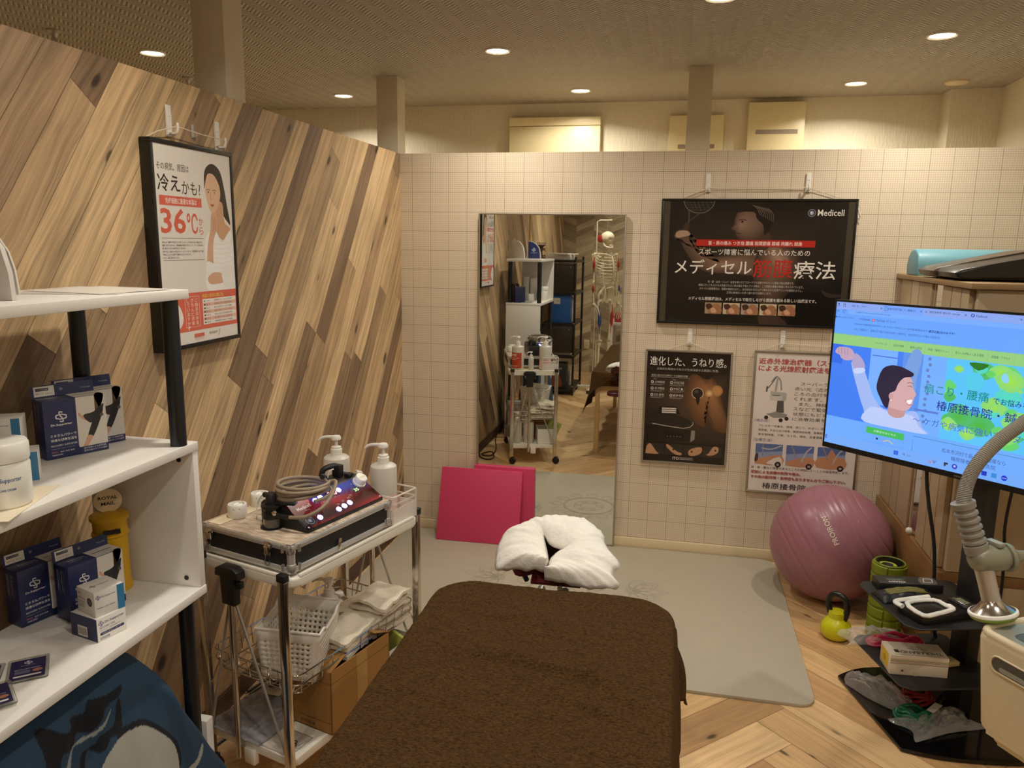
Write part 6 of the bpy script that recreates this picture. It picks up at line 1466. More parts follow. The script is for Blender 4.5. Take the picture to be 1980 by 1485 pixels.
TX_('椿原接骨院・鍼灸院', .412, .2195, .73, .034, (36, 44, 140), .006)
TX_('～ ケガや病気に強いカラダづくり ～', .337, .1600, .80, .026, (60, 96, 200)); 
R(.007, .020, .993, .126, (112, 172, 255)); R(.171, .090, .313, .114, (70, 190, 96)); TX_('お問合せはこちら', .201, .0985, .283, .0085, (226, 246, 226)); b.line([(.171, .09), (.171, .06), (.313, .06), (.313, .09)], .0012, SCR, (96, 150, 236)); b.disc(.215, .076, .004, SCR, (40, 40, 80)); b.line([(.24, .070), (.258, .078), (.276, .068)], .003, SCR, (220, 200, 120), 3); b.line([(.238, .072), (.242, .078)], .002, SCR, (220, 120, 140))
b.line([(.345, .062), (.345, .114), (.9, .114)], .0013, SCR, (40, 110, 140)); TX_('松本市沢村で肩こり・腰痛なら', .446, .0795, .645, .0155, (70, 84, 150)); TX_('椿原接骨院・鍼灸院', .478, .0575, .618, .0155, (70, 84, 150))
R(.007, .020, .993, .056, (118, 172, 250))
for u, c in ((.290, (30, 90, 220)), (.586, (36, 60, 190)), (.616, (60, 140, 220))): b.rect(u-.008, .033, u+.008, .048, SCR, c)
for u in (.2925, .2875): R(u-.0003, .033, u+.0003, .048, (118, 172, 250))
R(.282, .0402, .298, .0406, (118, 172, 250)); b.line([(.318+.003*math.cos(k*.7), .0425+.003*math.sin(k*.7)) for k in range(10)], .0013, SCR, (50, 70, 140)); b.line([(.320, .040), (.3225, .037)], .0013, SCR, (50, 70, 140)); TX_('検索', .330, .0375, .343, .006, (90, 120, 190))
for q in range(5): b.line([(.425, .034), (.418+.004*q, .046)], .0013, SCR, (90, 110, 190))
b.rect(.407, .034, .416, .037, SCR, (220, 90, 110)); b.rect(.407, .039, .416, .041, SCR, (220, 90, 110)); b.rect(.458, .034, .471, .047, SCR, (40, 40, 60)); b.rect(.464, .034, .471, .041, SCR, (120, 170, 240)); b.disc(.493, .040, .009, SCR, (60, 70, 200)); b.disc(.493, .041, .004, SCR, (170, 190, 250)); b.rect(.550, .034, .566, .046, SCR, (240, 206, 90)); b.rect(.552, .034, .564, .037, SCR, (60, 120, 210)); b.disc(.647, .040, .009, SCR, (30, 60, 210)); b.text('zoom', .6405, .0385, .003, SCR, (220, 230, 250), w=.013); R(.010, .035, .018, .050, (40, 90, 200)); R(.0145, .037, .0165, .048, (150, 200, 250))
b.build('screen', t)
b = MB(); b.tube([(2.36, -1.13, .93), (2.355, -1.12, .84), (2.375, -1.115, .72), (2.41, -1.10, .58), (2.428, -1.09, .45), (2.44, -1.08, .30), (2.50, -1.06, .10), (2.60, -1.03, .03), (2.8, -1.05, .01)], .0065, M_DARK, 8, sub=5)
tag(b.build('power_cable'), 'black cable hanging from the monitor past the green foam roller', 'cable')
b = MB(); b.tube([(2.63, -1.16, .90), (2.632, -1.12, .80), (2.628, -1.11, .66), (2.642, -1.10, .55), (2.648, -1.10, .42), (2.645, -1.10, .25), (2.66, -1.08, .05), (2.75, -1.06, .01)], .0055, M_DARK, 8, sub=5)
tag(b.build('power_cable'), 'thin black cable hanging in front of the pale end panel, right of the column', 'cable')

# things on the stand's shelves
PRN = MP('printed_box', .4)
def st(x, y, z, rz=0.0): return SM @ TR(x, y, z, rz)
t = thing('band_box', 'flat black printed box of loop bands at the back of the upper shelf', 'box', mat=st(-.155, .118, .4125, math.radians(-98)))
b = MB(); b.box((-.034, -.11, 0), (.034, .11, .030), PRN, (34, 33, 34), bev=.001); b.M = frame_m((.034, .11, .0303), (0, -1, 0), (1, 0, 0)); b.lay = 0
b.shape([(.012, -.060), (.060, -.060), (.075, -.008), (.022, -.006)], PRN, (96, 88, 84), 3); b.line([(.02, -.05), (.05, -.05), (.06, -.02), (.03, -.02), (.02, -.05)], .004, PRN, (206, 200, 196)); b.text('STEADY', .125, -.020, .010, PRN, (226, 224, 222), w=.06, bold=.02); b.text('LOOP BANDS', .115, -.046, .008, PRN, (90, 150, 110), w=.07); b.rect(.125, -.030, .18, -.028, PRN, (150, 150, 150)); b.rect(.13, -.034, .185, -.032, PRN, (150, 150, 150))
b.M = frame_m((-.0344, .0, 0), (0, -1, 0), (0, 0, 1)); b.lay = 0; b.text('LOOP', -.08, .012, .006, PRN, (120, 170, 160)); b.M = Matrix.Identity(4); b.build('carton', t)
t = thing('mesh_pouch', 'black pouch with a green mesh window lying in the middle of the upper shelf', 'pouch', mat=st(-.205, .045, .4125, math.radians(-88)))
m_net, nt, bs = newmat('green_net'); wv = nd(nt, 'ShaderNodeTexWave'); wv.inputs['Scale'].default_value = 90; nt.links.new(coords(nt), wv.inputs[0]); nt.links.new(mixc(nt, wv.outputs[1], lin((20, 20, 16)), lin((140, 130, 56))), bs.inputs['Base Color']); bs.inputs['Roughness'].default_value = .7
def pouch(u, v):
    e = max(0, math.sin(PI*u)*math.sin(PI*v))**.4; return ((u-.5)*.085, (v-.5)*.20, .002+.030*e+.004*noise.noise(Vector((u*6, v*9, 2))))
b = MB(); b.grid(pouch, 24, 40, M_DARK); b.build('pouch_body', t)
b = MB(); b.grid(lambda u, v: (lambda q: (q[0], q[1], q[2]+.0015))(pouch(.30+u*.45, .15+v*.70)), 14, 24, m_net); b.build('mesh_window', t)
t = thing('body_fat_meter', 'handheld body fat meter with cream grips on the front of the upper shelf', 'measuring device', mat=st(-.165, -.075, .4125, math.radians(-78)))
b = MB(); b.rprism(rrect(-.062, -.115, .062, .115, .022, 5), .001, .028, M_BLKV, .006, 2); b.rprism(rrect(-.030, -.105, .05, -.045, .012, 5), .024, .036, M_DARK, .005, 2, T=TR(0, .17, 0)); b.build('body', t)
b = MB(); b.rprism(rrect(-.030, -.016, .030, .016, .004, 3), .036, .0372, M_CHROME, .0004, 1, T=TR(.008, .095, 0)); b.rprism(rrect(-.022, -.011, .022, .011, .002, 3), .037, .0376, M('lcd_grey', (120, 124, 104), .25), .0003, 1, T=TR(.008, .095, 0)); b.build('display', t)
b = MB(); b.tube([(-.020, -.122, .030), (-.066, -.118, .032), (-.070, -.085, .032), (-.066, .0, .032)][:1]+[(-.055, -.118, .030), (-.060, -.06, .030), (-.058, .02, .030)], .0095, M_CREAMW, 10, sub=5, flat=.8); b.build('cream_grip', t)
b = MB(); P = [(-.030, -.095), (.056, -.110), (.058, -.055), (.050, .0), (.040, .025), (.020, .018), (-.026, .010)]; H_ = [(-.012, -.078), (.036, -.086), (.036, -.050), (.026, -.016), (-.010, -.014)]
b.tube([(x, y, .034) for x, y in P], .0085, M_CREAMW, 8, closed=True, sub=3, flat=.8); b.tube([(x, y, .033) for x, y in [(.012, .022), (.020, .032), (.034, .03)]], .006, M_CREAMW, 8, sub=3); b.build('handle_loop', t)
t = thing('exercise_band_box', 'white striped carton of exercise bands on the lower shelf', 'box', mat=st(-.312, -.085, .2005, math.radians(-11)))
b = MB(); w, d, h = .185, .095, .070; W8 = (226, 212, 190); b.box((0, 0, 0), (w, d, h), PRN, W8, bev=.0012)
b.M = frame_m((w, d, h+.0003), (-1, 0, 0), (0, -1, 0)) @ TR(0, d, 0); b.lay = 0; b.text('THERABAND', .012, -.036, .019, PRN, (56, 50, 46), w=.135, bold=.012); b.rect(.012, -.010, .17, -.008, PRN, (90, 84, 80)); b.shape([(.15, -.04), (.165, -.04), (.165, -.02), (.15, -.02)], PRN, (56, 50, 46), 0); b.text('Exercise Band', .055, -.054, .007, PRN, (90, 84, 80), w=.06); b.text('DISPENSER', .065, -.068, .006, PRN, (110, 104, 100), w=.04)
b.M = frame_m((0, -.0003, 0), (1, 0, 0), (0, 0, 1)); b.lay = 0
for k, c in enumerate(((60, 60, 110), (190, 120, 60), (90, 86, 84), (60, 60, 64), (196, 170, 90))): b.rect(0, .040+.004*k, w, .0415+.004*k, PRN, c)
b.disc(w*.22, .016, .004, PRN, (120, 70, 50)); b.disc(w*.45, .007, .009, PRN, (200, 176, 150))
b.M = frame_m((-.0003, d, 0), (0, -1, 0), (0, 0, 1)); b.lay = 0; b.rect(.01, .012, d-.02, h-.008, PRN, (226, 190, 30)); b.disc(d*.45, h*.5, .012, PRN, (190, 150, 30)); b.M = Matrix.Identity(4); b.build('carton', t)
t = thing('name_tag', 'small yellowish tag sticking out behind the exercise band carton', 'tag', mat=st(-.075, -.035, .2005, math.radians(-80)))
b = MB(); b.box((-.022, -.03, .002), (.022, .03, .018), M('yellowed_plastic', (200, 176, 120), .4), bev=.003); b.box((-.012, -.018, .018), (.012, .012, .0195), M_LABEL); b.build('tag_body', t)
M_BAGC = M('clear_crinkled_polythene', (240, 236, 230), .1, var=.1, bmp=1.0, bscale=34, alpha=.24, coat_weight=1.0)
def crinkle_bag(b, w, d, h, seed, m=None):
    def f(u, v):
        x, y = u-.5, v-.5; e = max(0, math.cos(PI*x)*math.cos(PI*y))**.5; r = random.Random(seed)
        return (x*w*(1+.12*math.sin(v*7+seed)), y*d*(1+.1*math.sin(u*6+seed)), .004+h*e*(.45+.9*abs(noise.noise(Vector((u*5+seed, v*5, 0)))))+.016*e*abs(noise.noise(Vector((u*13, v*13, seed)))))
    b.grid(f, 44, 44, m or M_BAGC, smooth=True)
def band_roll(name, label, mat, rgb, w, d, h, loops=4):
    t = thing(name, label, 'exercise band', mat=mat); m = M('latex_'+name+str(len(label)), rgb, .35, var=.12)
    for k in range(loops):
        b = MB(); r = random.Random(k+len(label)); n = 20
        b.tube([(w/2*math.cos(2*PI*i/n)*(1-.10*k), d/2*math.sin(2*PI*i/n)*(1-.14*k)+r.uniform(-.004, .004), .008+h*(k/loops)+.006*math.sin(3*2*PI*i/n+k)) for i in range(n)], .0065, m, 8, closed=True, sub=2, flat=1.0); b.build('band_loop', t)
    return t
band_roll('resistance_band', 'pink folded exercise band in a clear bag on the lower shelf', st(-.185, .105, .2005, math.radians(-4)), (196, 44, 78), .20, .055, .028)
b = MB(st(-.245, .140, .2005, math.radians(-8))); crinkle_bag(b, .22, .11, .050, 3); tag(b.build('clear_bag'), 'crinkled clear bag around the pink band, hanging over the lower shelf edge', 'bag')
band_roll('resistance_band', 'red exercise band lying on the glass base', st(-.12, .045, .0165, math.radians(20)), (150, 30, 26), .13, .09, .04)
band_roll('resistance_band', 'green exercise band lying on the glass base beside the red one', st(-.195, -.065, .0165, math.radians(-20)), (20, 104, 72), .12, .07, .035)
b = MB(st(-.235, .075, .0165, math.radians(-62))); crinkle_bag(b, .25, .11, .075, 5); tag(b.build('clear_bag'), 'crumpled clear bag lying empty along the left of the glass base', 'bag')
b = MB(st(-.13, -.10, .0165, math.radians(12))); crinkle_bag(b, .27, .12, .042, 8); b.M = b.M @ TR(.0, .02, .050, .4); b.box((-.035, -.012, 0), (.035, .012, .0006), M_WHITE); b.text('RESISTANCE BAND', -.03, -.004, .006, M_DARK, None, w=.05); tag(b.build('clear_bag'), 'clear bag with a white label over the green band on the glass base', 'bag')

# ------------------------------------------------------------------ light-therapy machine at the right edge
M_MED = M('ivory_medical_plastic', (214, 200, 168), .42, var=.03, bmp=.08, bscale=600); M_MEDG = M('warm_grey_plastic', (150, 148, 136), .35, var=.04); M_MEDD = M('dark_grey_recess', (84, 84, 76), .4)
DM = frame_m((2.222, -2.028, 0), (.52, -.854, 0), (.854, .52, 0))
t = thing('light_therapy_machine', 'ivory light-therapy machine with a hose arm cropped by the right edge', 'medical device', mat=DM)
b = MB()
bm_pts = rrect(.0, .0, .42, .36, .032, 6)
b.rprism(bm_pts, .44, .698, M_MED, .018, 3); b.rprism(rrect(.02, .02, .40, .34, .03, 5), .415, .45, M_MED, .012, 2); 
b.tube([(x, y, .697) for x, y in rrect(.010, .010, .41, .35, .028, 5)], .010, M_MED, 10, closed=True)
for v in b.v:
    k = 1-.12*max(0, .66-v.z)/.26; v.x = .21+(v.x-.21)*k; v.y = .18+(v.y-.18)*k
b.build('body', t)
b = MB(); b.rprism(rrect(.020, .020, .40, .34, .024, 5), .690, .7000, M_MEDG, .002, 1); b.rprism(rrect(.06, .045, .36, .10, .02, 5), .6995, .7008, M_MEDD, .0005, 1); b.lathe([(.035, .700), (.036, .704), (.030, .706), (.001, .7062)], M_MEDG, 28, TR(.11, .20, 0)); b.build('top_tray', t)
b = MB(); b.M = frame_m((0, -.0004, 0), (1, 0, 0), (0, 0, 1)); b.rprism(rrect(.055, .622, .37, .655, .016, 6), -.001, .0012, M_MEDD, .0006, 1); b.tube([(x, z, .001) for x, z in rrect(.052, .619, .373, .658, .018, 6)], .0022, M_MED, 8, closed=True); b.rprism(rrect(.075, .624, .36, .636, .006, 4), .0012, .0022, M_MEDG, .0004, 1); b.M = Matrix.Identity(4); b.build('slot_handle', t)
b = MB(); b.box((.14, .12, .12), (.26, .24, .43), M_MEDD, bev=.012); b.build('pillar', t)
b = MB(); b.rprism(rrect(.03, .02, .39, .34, .05, 6), .075, .125, M_MED, .012, 2); b.build('foot_plate', t)
for x, y in ((.06, .05), (.36, .05), (.06, .31), (.36, .31)):
    b = MB(); b.lathe([(.001, -.012), (.028, -.012), (.032, -.006), (.032, .006), (.028, .012), (.001, .012)], M_DARK, 20, TR(x, y, .033) @ Euler((PI/2, 0, .6)).to_matrix().to_4x4()); b.cyl((x, y, .05), (x, y, .08), .010, M_STEEL); b.build('caster', t)
# the arm: world points minus the machine frame
DI = DM.inverted(); L_ = lambda q: tuple(DI @ Vector(q))
M_GUN = M('sage_grey_metal', (140, 138, 118), .38, .2, var=.05); M_HOSEG = M('grey_corrugated_hose', (136, 130, 120), .45)
hp = [(2.62, -1.80, 1.02), (2.56, -1.80, 1.16), (2.47, -1.83, 1.235), (2.38, -1.865, 1.222), (2.318, -1.885, 1.182), (2.262, -1.903, 1.135), (2.216, -1.924, 1.080), (2.195, -1.938, 1.030), (2.190, -1.948, .975)]
P_ = spline([L_(q) for q in hp], 30); b = MB(); vs = []
b.tube(P_, [(.0172 if k % 2 else .0158) for k in range(len(P_))], M_HOSEG, 16)
b.tube([L_(q) for q in ((2.62, -1.80, 1.02), (2.60, -1.83, .85), (2.52, -1.90, .70))], .015, M_HOSEG, 12, sub=4); b.build('hose', t)
b = MB(); a0, a1 = Vector(L_((2.188, -1.948, .992))), Vector(L_((2.232, -1.960, .868))); n = 44
b.tube([a0.lerp(a1, k/n) for k in range(n+1)], [(.0285 if (k < 3 or k > 36) else (.0275 if (k//3) % 2 else .0225)) for k in range(n+1)], M_HOSEG, 20); b.build('bend_sleeve', t)
b = MB(); j0, j1 = Vector(L_((2.214, -1.968, .853))), Vector(L_((2.300, -1.950, .857))); b.tube([j0.lerp(j1, k/12) for k in range(13)], [.018, .028, .033, .0345, .035, .035, .0345, .034, .034, .033, .032, .031, .029], M_GUN, 20)
j2 = Vector(L_((2.345, -1.938, .862))); b.tube([j1.lerp(j2, k/8) for k in range(9)], [.036, .036, .034, .024, .018, .016, .0145, .0135, .013], M_GUN, 18); k0 = Vector(L_((2.272, -1.956, .888)))
b.box((k0.x-.022, k0.y-.010, k0.z), (k0.x+.018, k0.y+.010, k0.z+.012), M_MEDG, bev=.003); b.cyl(j0.lerp(j1, .8)+Vector((0, -.03, -.010)), j0.lerp(j1, .8)+Vector((0, -.037, -.010)), .006, M_CREAMW, n=12); b.build('joint', t)
b = MB(); q0, q1 = Vector(L_((2.246, -1.965, .838))), Vector(L_((2.270, -1.976, .752))); b.tube([q0.lerp(q1, k/6) for k in range(7)], [.023, .0225, .022, .0215, .0215, .0215, .022], M_STEEL, 20); b.build('horn_neck', t)
b = MB(); ax = (Vector(L_((2.276, -1.980, .722)))-q1).normalized(); T = Matrix.Translation(q1) @ ax.to_track_quat('Z', 'Y').to_matrix().to_4x4()
b.lathe([(.021, -.004), (.024, .004), (.034, .014), (.044, .022), (.050, .026), (.050, .030)], M_CHROME, 32, T, cap=False); b.lathe([(.050, .024), (.055, .026), (.056, .031), (.054, .034), (.049, .032)], M_CREAMW, 32, T, cap=False); b.lathe([(.053, .0335), (.054, .036), (.050, .042), (.044, .043), (.001, .043)], M('green_rubber_rim', (130, 160, 50), .45), 32, T, cap=False); b.build('horn_cup', t)
b = MB(); e0 = L_((2.375, -1.925, .868)); b.cyl(j2, e0, .009, M_CHROME, n=12); b.cyl(L_((2.368, -1.93, .86)), L_((2.372, -1.93, .915)), .021, M('brown_bronze_collar', (92, 82, 70), .4, .4), n=20); b.cyl(L_((2.372, -1.93, .915)), L_((2.372, -1.93, .96)), .012, M_GUN, n=16)
b.cyl(L_((2.352, -1.945, .975)), L_((2.385, -1.915, .975)), .021, M_CREAMW, n=20); b.cyl(L_((2.349, -1.9475, .975)), L_((2.353, -1.944, .975)), .008, M_MEDD, n=12); b.tube([L_((2.372, -1.93, .97)), L_((2.45, -1.90, 1.02)), L_((2.54, -1.87, .98)), L_((2.56, -1.86, .70))], .013, M_GUN, 12, sub=5); b.build('arm_clamp', t)
# ------------------------------------------------------------------ behind the camera, seen only in the mirror
M_ESP = M('espresso_wood', (46, 36, 28), .55, var=.2, vscale=10, stretch=(1, 1, 5))
t = thing('storage_rack', 'black metal rack with dark doors and blue files, reflected in the mirror', 'rack', (.205, -4.67, 0))
RX, RY = .18, .33
for sx in (-1, 1):
    for sy in (-1, 1):
        b = MB(); b.box((sx*RX-.012, sy*RY-.012, 0), (sx*RX+.012, sy*RY+.012, 1.50), M_BLACK, bev=.002)
        for z in (1.44, 1.13, .79, .44, .10): b.cyl((sx*RX, sy*(RY+.012), z), (sx*RX, sy*(RY+.014), z), .006, M_CHROME, n=10)
        b.build('post', t)
for z in (1.46, 1.115, .785, .43, .06):
    b = MB(); b.box((-RX+.012, -RY, z-.012), (RX-.012, RY, z+.008), M_ESP); b.box((-RX, RY-.012, z-.02), (RX, RY+.010, z+.008), M_BLACK); b.box((RX-.010, -RY, z-.02), (RX+.010, RY, z+.008), M_BLACK); b.build('rack_shelf', t)
for z0, z1 in ((1.128, 1.435), (.47, .765)):
    b = MB(); b.box((-RX+.014, RY-.014, z0), (RX-.014, RY+.004, z1), M_ESP, bev=.002); b.cyl((RX-.05, RY+.004, z1-.04), (RX-.05, RY+.012, z1-.04), .006, M_CHROME, n=10); b.build('dark_door', t)
PB = MP('office_print', .5)
def flat_box(name, label, cat, x, y, z, w, d, h, col, rz=0, extra=None, group=None):
    t = thing(name, label, cat, (x, y, z), rz, group); b = MB(); b.box((-w/2, -d/2, 0), (w/2, d/2, h), PB, col, bev=.0015)
    if extra: extra(b, w, d, h)
    b.build('body' if cat != 'box' else 'carton', t); return t
def bl_label(b, w, d, h):
    b.M = frame_m((w/2, d/2+.0004, 0), (-1, 0, 0), (0, 0, 1)); b.lay = 0; b.rect(w*.55, h*.68, w*.9, h*.9, PB, (220, 216, 206)); b.text('書類', w*.62, h*.76, h*.05, PB, (60, 60, 66))
flat_box('file_box', 'blue file box with a white label on the black rack', 'file box', .235, -4.44, .793, .20, .16, .30, (28, 92, 168), extra=bl_label)
for k, c in enumerate(((216, 212, 204), (200, 196, 190), (60, 110, 170), (222, 218, 210), (180, 176, 168))):
    flat_box('paper_file', ('white paper file beside the blue file box on the rack', 'grey paper file second behind the blue file box', 'pale blue file in the middle of the rack row', 'white file fourth along the rack row', 'grey file at the far end of the rack row')[k], 'file', .24, -4.56-.055*k, .793, .20, .035, .24+.01*(k % 3), c, group='files on the rack')
flat_box('paper_stack', 'white papers lying flat on top of the black rack', 'papers', .19, -4.58, 1.4685, .26, .34, .055, (222, 214, 202)); flat_box('open_magazine', 'open white magazine on the papers on top of the rack', 'magazine', .22, -4.52, 1.524, .24, .28, .012, (232, 226, 216), .3)
flat_box('paper_stack', 'papers lying on the low shelf of the black rack', 'papers', .21, -4.55, .4385, .28, .34, .03, (206, 198, 184))
def black_print(b, w, d, h):
    b.M = frame_m((w/2, d/2+.0004, 0), (-1, 0, 0), (0, 0, 1)); b.lay = 0; b.text('NEW SERIES', w*.2, h*.75, h*.08, PB, (190, 186, 180), w=w*.6); b.shape([(w*.2, h*.1), (w*.3, h*.5), (w*.55, h*.55), (w*.75, h*.3), (w*.7, h*.08)], PB, (120, 60, 34), 4); b.disc(w*.45, h*.38, w*.1, PB, (150, 110, 80))
flat_box('printed_box', 'black printed box at the bottom of the black rack', 'box', .19, -4.44, .0685, .24, .16, .28, (30, 28, 27), extra=black_print)
pump_bottle('white spray bottle with a red label on the floor shelf of the rack', TR(.33, -4.62, .0685), .032, .17, red=True, rot=2.0, group='rack bottles')
struct_out = thing('wall_outlet', 'cream wall outlet on the chevron wall behind the room', 'outlet', (.34, -5.9985, .37)); b = MB(); b.box((-.035, 0, -.06), (.035, .008, .06), M_BASE_L, bev=.003); b.build('plate', struct_out); b = MB()
for z in (-.025, .02): b.box((-.010, .008, z), (-.007, .0086, z+.014), M_MEDD); b.box((.007, .008, z), (.010, .0086, z+.014), M_MEDD)
b.build('socket_slots', struct_out)
t = thing('white_desk', 'white desk against the chevron wall, at the right edge of the mirror', 'desk', (1.10, -5.55, 0))
b = MB(); b.box((-.42, -.30, .70), (.42, .30, .73), M_WBOARD, bev=.002); b.build('desk_top', t)
for sx in (-1, 1):
    for sy in (-1, 1): b = MB(); b.box((sx*.39-.018, sy*.27-.018, 0), (sx*.39+.018, sy*.27+.018, .70), M_WBOARD, bev=.002); b.build('leg', t)
b = MB(); b.box((-.40, -.28, .42), (.40, .28, .44), M_WBOARD); b.build('under_shelf', t)
for k in range(3): flat_box('snack_box', ('red and white box on the white desk, nearest the skeleton', 'second red box along the white desk', 'third red box along the white desk')[k], 'box', .78+.11*k, -5.35, .7305, .08, .08, .12+.03*(k % 2), ((176, 50, 44), (222, 210, 196), (150, 40, 40))[k], .2*k, group='boxes on the white desk')

# anatomical skeleton on its stand
M_BONE = M('ivory_bone_plastic', (226, 214, 184), .5, var=.08, vscale=40); M_MUSR = M('red_muscle_paint', (176, 44, 34), .55); M_MUSB = M('blue_muscle_paint', (60, 84, 140), .55)
t = thing('anatomical_skeleton', 'hanging model skeleton with red and blue muscle marks, reflected in the mirror', 'skeleton', (.675, -4.70, 0), math.radians(38))
b = MB()
def skull(u, v):
    a, e = 2*PI*u, PI*(v-.5); x, y, z = math.cos(e)*math.cos(a), math.cos(e)*math.sin(a), math.sin(e)
    x2 = x*.092*(1.0 if x < 0 else .88); y2 = y*.068; z2 = z*.075
    if z < -.2 and x > 0: y2 *= 1-.35*(-z-.2); 
    if z < -.3 and x < .2: z2 *= .75
    for sy in (-1, 1):
        d = math.hypot(y2-sy*.028, z2+.010)
        if x > .3: x2 -= .020*math.exp(-(d/.014)**2)
    if x > .3: x2 -= .012*math.exp(-((y2/.008)**2+((z2+.036)/.012)**2))
    return (x2+.01, y2, z2+1.705)
b.grid(skull, 56, 40, M_BONE, wrap=True); b.tube([(.0, .050, 1.655), (.02, .050, 1.622), (.060, .030, 1.606), (.082, 0, 1.606), (.060, -.030, 1.606), (.02, -.050, 1.622), (.0, -.050, 1.655)], .010, M_BONE, 8, sub=4); b.box((.050, -.022, 1.618), (.080, .022, 1.640), M_BONE, bev=.006)
for k in range(8): b.box((.074, -.020+.005*k, 1.624), (.0815, -.0158+.005*k, 1.634), M_CREAMW)
b.build('skull', t)
for sy in (1,):
    b = MB(); b.grid(lambda u, v: (lambda q: (q[0]-.04+.0, q[1]*1.0, q[2]))((.0+.045*math.cos(2*PI*u)*math.sin(PI*v/2)-.002, sy*(.069-.012*v*v)+0, 1.70+.040*math.sin(2*PI*u)*math.sin(PI*v/2))), 24, 8, M_MUSR, wrap=True); b.build('temple_muscle', t)
b = MB()
sp = [(-.015, 0, 1.635), (-.010, 0, 1.56), (-.035, 0, 1.46), (-.05, 0, 1.34), (-.03, 0, 1.22), (-.005, 0, 1.12), (-.03, 0, 1.03)]
S_ = spline(sp, 5)
b.tube(S_, .010, M_BONE, 8)
for i, q in enumerate(S_):
    b.lathe([(.001, -.008), (.017, -.007), (.015, 0), (.017, .007), (.001, .008)], M_BONE, 12, Matrix.Translation(q)); b.cyl(q, q+Vector((-.035, 0, -.012)), .004, M_BONE, n=6); b.cyl(q+Vector((-.01, -.028, 0)), q+Vector((-.01, .028, 0)), .004, M_BONE, n=6)
b.build('spine', t)
for sy in (-1, 1):
    for k in range(11):
        z = 1.53-.030*k; w = .075+.055*math.sin(PI*min(1, (k+2)/11)); f = .075+.045*math.sin(PI*min(1, (k+1.5)/11)) if k < 8 else .06-.03*(k-8); dz = .030+.005*k
        pts = [(-.04, sy*.012, z), (-.055, sy*w*.7, z-.005), (-.01, sy*w, z-.02), (.05, sy*w*.8, z-dz), (f, sy*.025, z-dz-.004)] if k < 9 else [(-.04, sy*.012, z), (-.05, sy*w*.6, z-.008), (0, sy*w*.9, z-.028)]
        b = MB(); b.tube(pts, .0052, M_BONE, 6, sub=5, flat=.7); b.build('rib', t)
b = MB(); b.tube([(.085, 0, 1.515), (.108, 0, 1.44), (.118, 0, 1.37), (.112, 0, 1.33)], .013, M_BONE, 8, sub=4, flat=.45); b.build('breastbone', t)
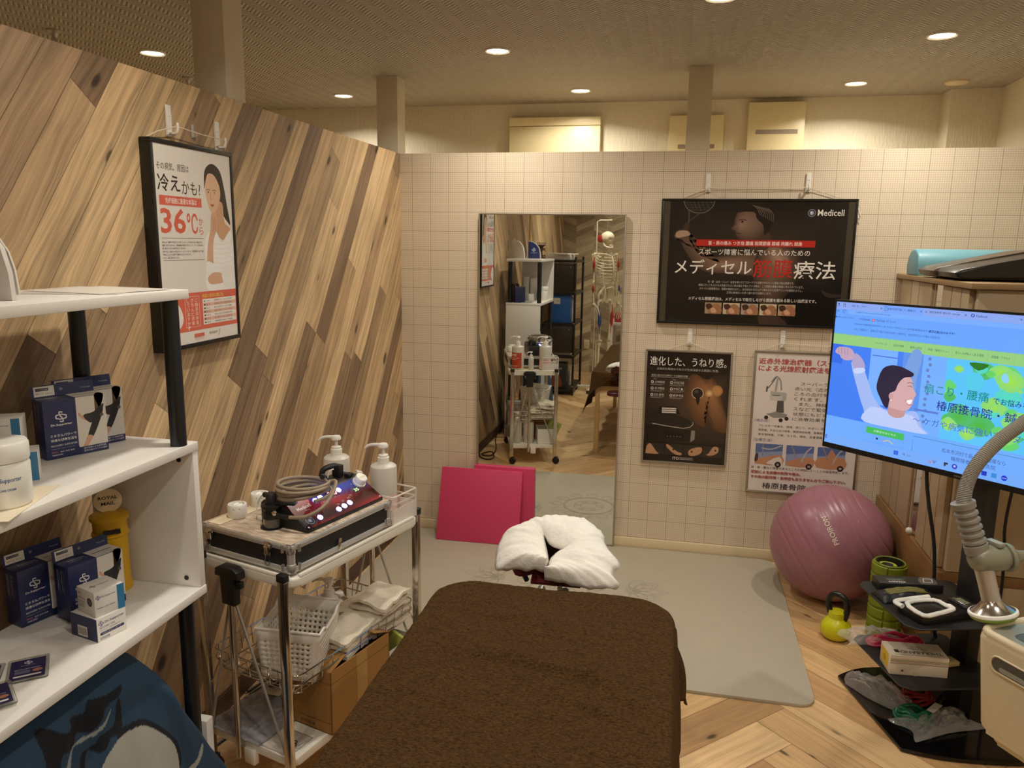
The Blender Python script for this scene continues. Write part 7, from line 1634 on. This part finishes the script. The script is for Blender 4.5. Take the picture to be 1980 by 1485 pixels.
for sy in (-1, 1):
    b = MB(); b.tube([(.082, sy*.015, 1.515), (.055, sy*.08, 1.535), (-.015, sy*.165, 1.54)], .007, M_BONE, 8, sub=4); b.build('collarbone', t)
    b = MB(); b.prism([(0, .0), (.02, .055), (.10, .03), (.085, -.05), (.03, -.12)], -.003, .003, M_BONE, T=frame_m((-.065, sy*.075, 1.50), (.1, sy, 0), (0, 0, 1)) if sy > 0 else frame_m((-.065, -.175, 1.50), (.1, 1, 0), (0, 0, 1))); b.build('shoulder_blade', t)
    ya = sy*.182
    ar = b = MB(); b.tube([(-.01, ya-sy*.010, 1.535), (-.01, ya, 1.515), (-.008, ya+sy*.004, 1.38), (-.004, ya+sy*.006, 1.255), (-.004, ya+sy*.004, 1.235)], [.015, .011, .009, .011, .016], M_BONE, 10, sub=5)
    b.tube([(.004, ya+sy*.018, 1.232), (.014, ya+sy*.022, 1.12), (.02, ya+sy*.02, 1.005)], [.010, .006], M_BONE, 8, sub=4); b.tube([(-.012, ya-sy*.002, 1.24), (-.002, ya+sy*.001, 1.12), (.010, ya+sy*.002, 1.005)], [.011, .006], M_BONE, 8, sub=4)
    b.lathe([(.001, -.014), (.020, -.010), (.022, 0), (.018, .012), (.001, .016)], M_BONE, 12, TR(.018, ya+sy*.012, .99)); b.build('arm', t)
    for f in range(5):
        b = MB(); x0 = -.014+.016*f; L = (.150, .170, .178, .165, .115)[f]; sp_ = (f-2)*.010
        b.tube([(x0*.6+.018, ya+sy*.010, .985), (x0+sp_+.02, ya+sy*.012, .985-L*.45), (x0+sp_*1.3+.025, ya+sy*.008, .985-L*.75), (x0+sp_*1.4+.02, ya, .985-L)], [.0055, .0062, .0045, .0055, .003], M_BONE, 7, sub=4); b.build('finger', t)
    b = MB(); b.tube([(.0, ya+sy*.006, 1.50), (.004, ya+sy*.012, 1.42), (.002, ya+sy*.010, 1.34)], [.006, .014, .005], M_MUSR, 8, sub=4); b.tube([(.010, ya+sy*.020, 1.22), (.016, ya+sy*.026, 1.16), (.018, ya+sy*.022, 1.08)], [.005, .013, .004], M_MUSR if sy > 0 else M_MUSB, 8, sub=4); b.build('painted_muscle', t)
    hp_ = b = MB(); b.grid(lambda u, v: (-.03+.085*math.sin(PI*u)*(1-.35*v)-.03*v, sy*(.03+.095*math.sin(PI*(.12+.62*v))*(.55+.45*math.sin(PI*u))), 1.16-.175*v+.02*math.sin(PI*u)*(1-v)), 16, 14, M_BONE); b.build('hip_bone', t, solid=.010)
    yl = sy*.088
    b = MB(); b.tube([(.0, sy*.060, 1.03), (.0, yl+sy*.02, 1.01), (.004, yl+sy*.016, .93), (.008, yl, .76), (.004, yl-sy*.01, .60), (.004, yl-sy*.01, .575)], [.017, .016, .014, .013, .014, .025], M_BONE, 10, sub=5); b.tube([(.004, yl-sy*.012, .562), (.0, yl-sy*.012, .50), (-.004, yl-sy*.012, .30), (-.006, yl-sy*.01, .17)], [.024, .015, .011, .016], M_BONE, 10, sub=5); b.tube([(-.012, yl+sy*.018, .54), (-.014, yl+sy*.018, .35), (-.012, yl+sy*.014, .165)], .007, M_BONE, 8, sub=4); b.lathe([(.001, -.012), (.017, -.008), (.018, .006), (.001, .012)], M_BONE, 12, TR(.030, yl-sy*.01, .585))
    b.tube([(-.05, yl-sy*.01, .125), (-.02, yl-sy*.01, .145), (.03, yl, .135), (.09, yl, .115)], [.018, .020, .016, .010], M_BONE, 10, sub=4); b.build('leg_bones', t)
    for f in range(5):
        b = MB(); b.tube([(.05, yl-sy*(.012-.012*f), .125), (.11, yl-sy*(.022-.016*f), .112), (.165-.010*f, yl-sy*(.022-.015*f), .104)], [.007, .005], M_BONE, 6, sub=3); b.build('toe', t)
    b = MB(); b.tube([(.014, yl+sy*.018, .98), (.024, yl+sy*.010, .82), (.016, yl, .66)], [.006, .020, .006], M_MUSR if sy < 0 else M_MUSB, 8, sub=4); b.build('painted_muscle', t)
b = MB(); b.tube([(-.04, .0, 1.10), (-.045, 0, 1.06), (-.035, 0, .99)], [.028, .022, .008], M_BONE, 10, sub=4); b.build('sacrum', t)
b = MB(); b.tube([(-.115, .04, .06), (-.115, .04, 1.78), (-.115, .04, 1.885), (-.08, .03, 1.90), (0, 0, 1.90), (.05, -.02, 1.90)], .0065, M_POST, 10)
b.tube([(0, 0, 1.895), (.006, 0, 1.87), (-.004, 0, 1.85), (.004, 0, 1.82), (0, 0, 1.785)], .003, M_STEEL, 6, sub=4)
for k in range(5):
    a = 2*PI*k/5; b.bar((-.05, .015, .05), (-.05+.26*math.cos(a), .015+.26*math.sin(a), .045), .03, .02, M_WHITE, bev=.004); b.lathe([(.001, -.010), (.02, -.010), (.02, .010), (.001, .010)], M_DARK, 14, TR(-.05+.25*math.cos(a), .015+.25*math.sin(a), .021) @ Euler((PI/2, 0, a)).to_matrix().to_4x4())
b.bar((-.05, .015, .055), (-.115, .04, .065), .03, .03, M_WHITE); b.build('stand', t)
b = MB(); b.tube([(.02, -1.70, .006), (.055, -1.60, .006), (.125, -1.56, .006), (.15, -1.63, .006), (.10, -1.78, .006), (.04, -1.72, .006), (.06, -1.66, .007), (.12, -1.68, .006), (.11, -1.88, .006), (.03, -2.2, .006), (.02, -2.4, .08)], .0045, M_DARK, 8, sub=6)
tag(b.build('power_cable'), 'black cable coiled on the floor between trolley and plank wall', 'cable')
t = thing('white_carton', 'white box on the floor between the draped cloth and the trolley', 'box', (.165, -2.275, 0.0)); b = MB(); b.box((-.075, -.03, 0), (.108, .0, .322), M_WBOARD, bev=.003); b.build('carton', t)
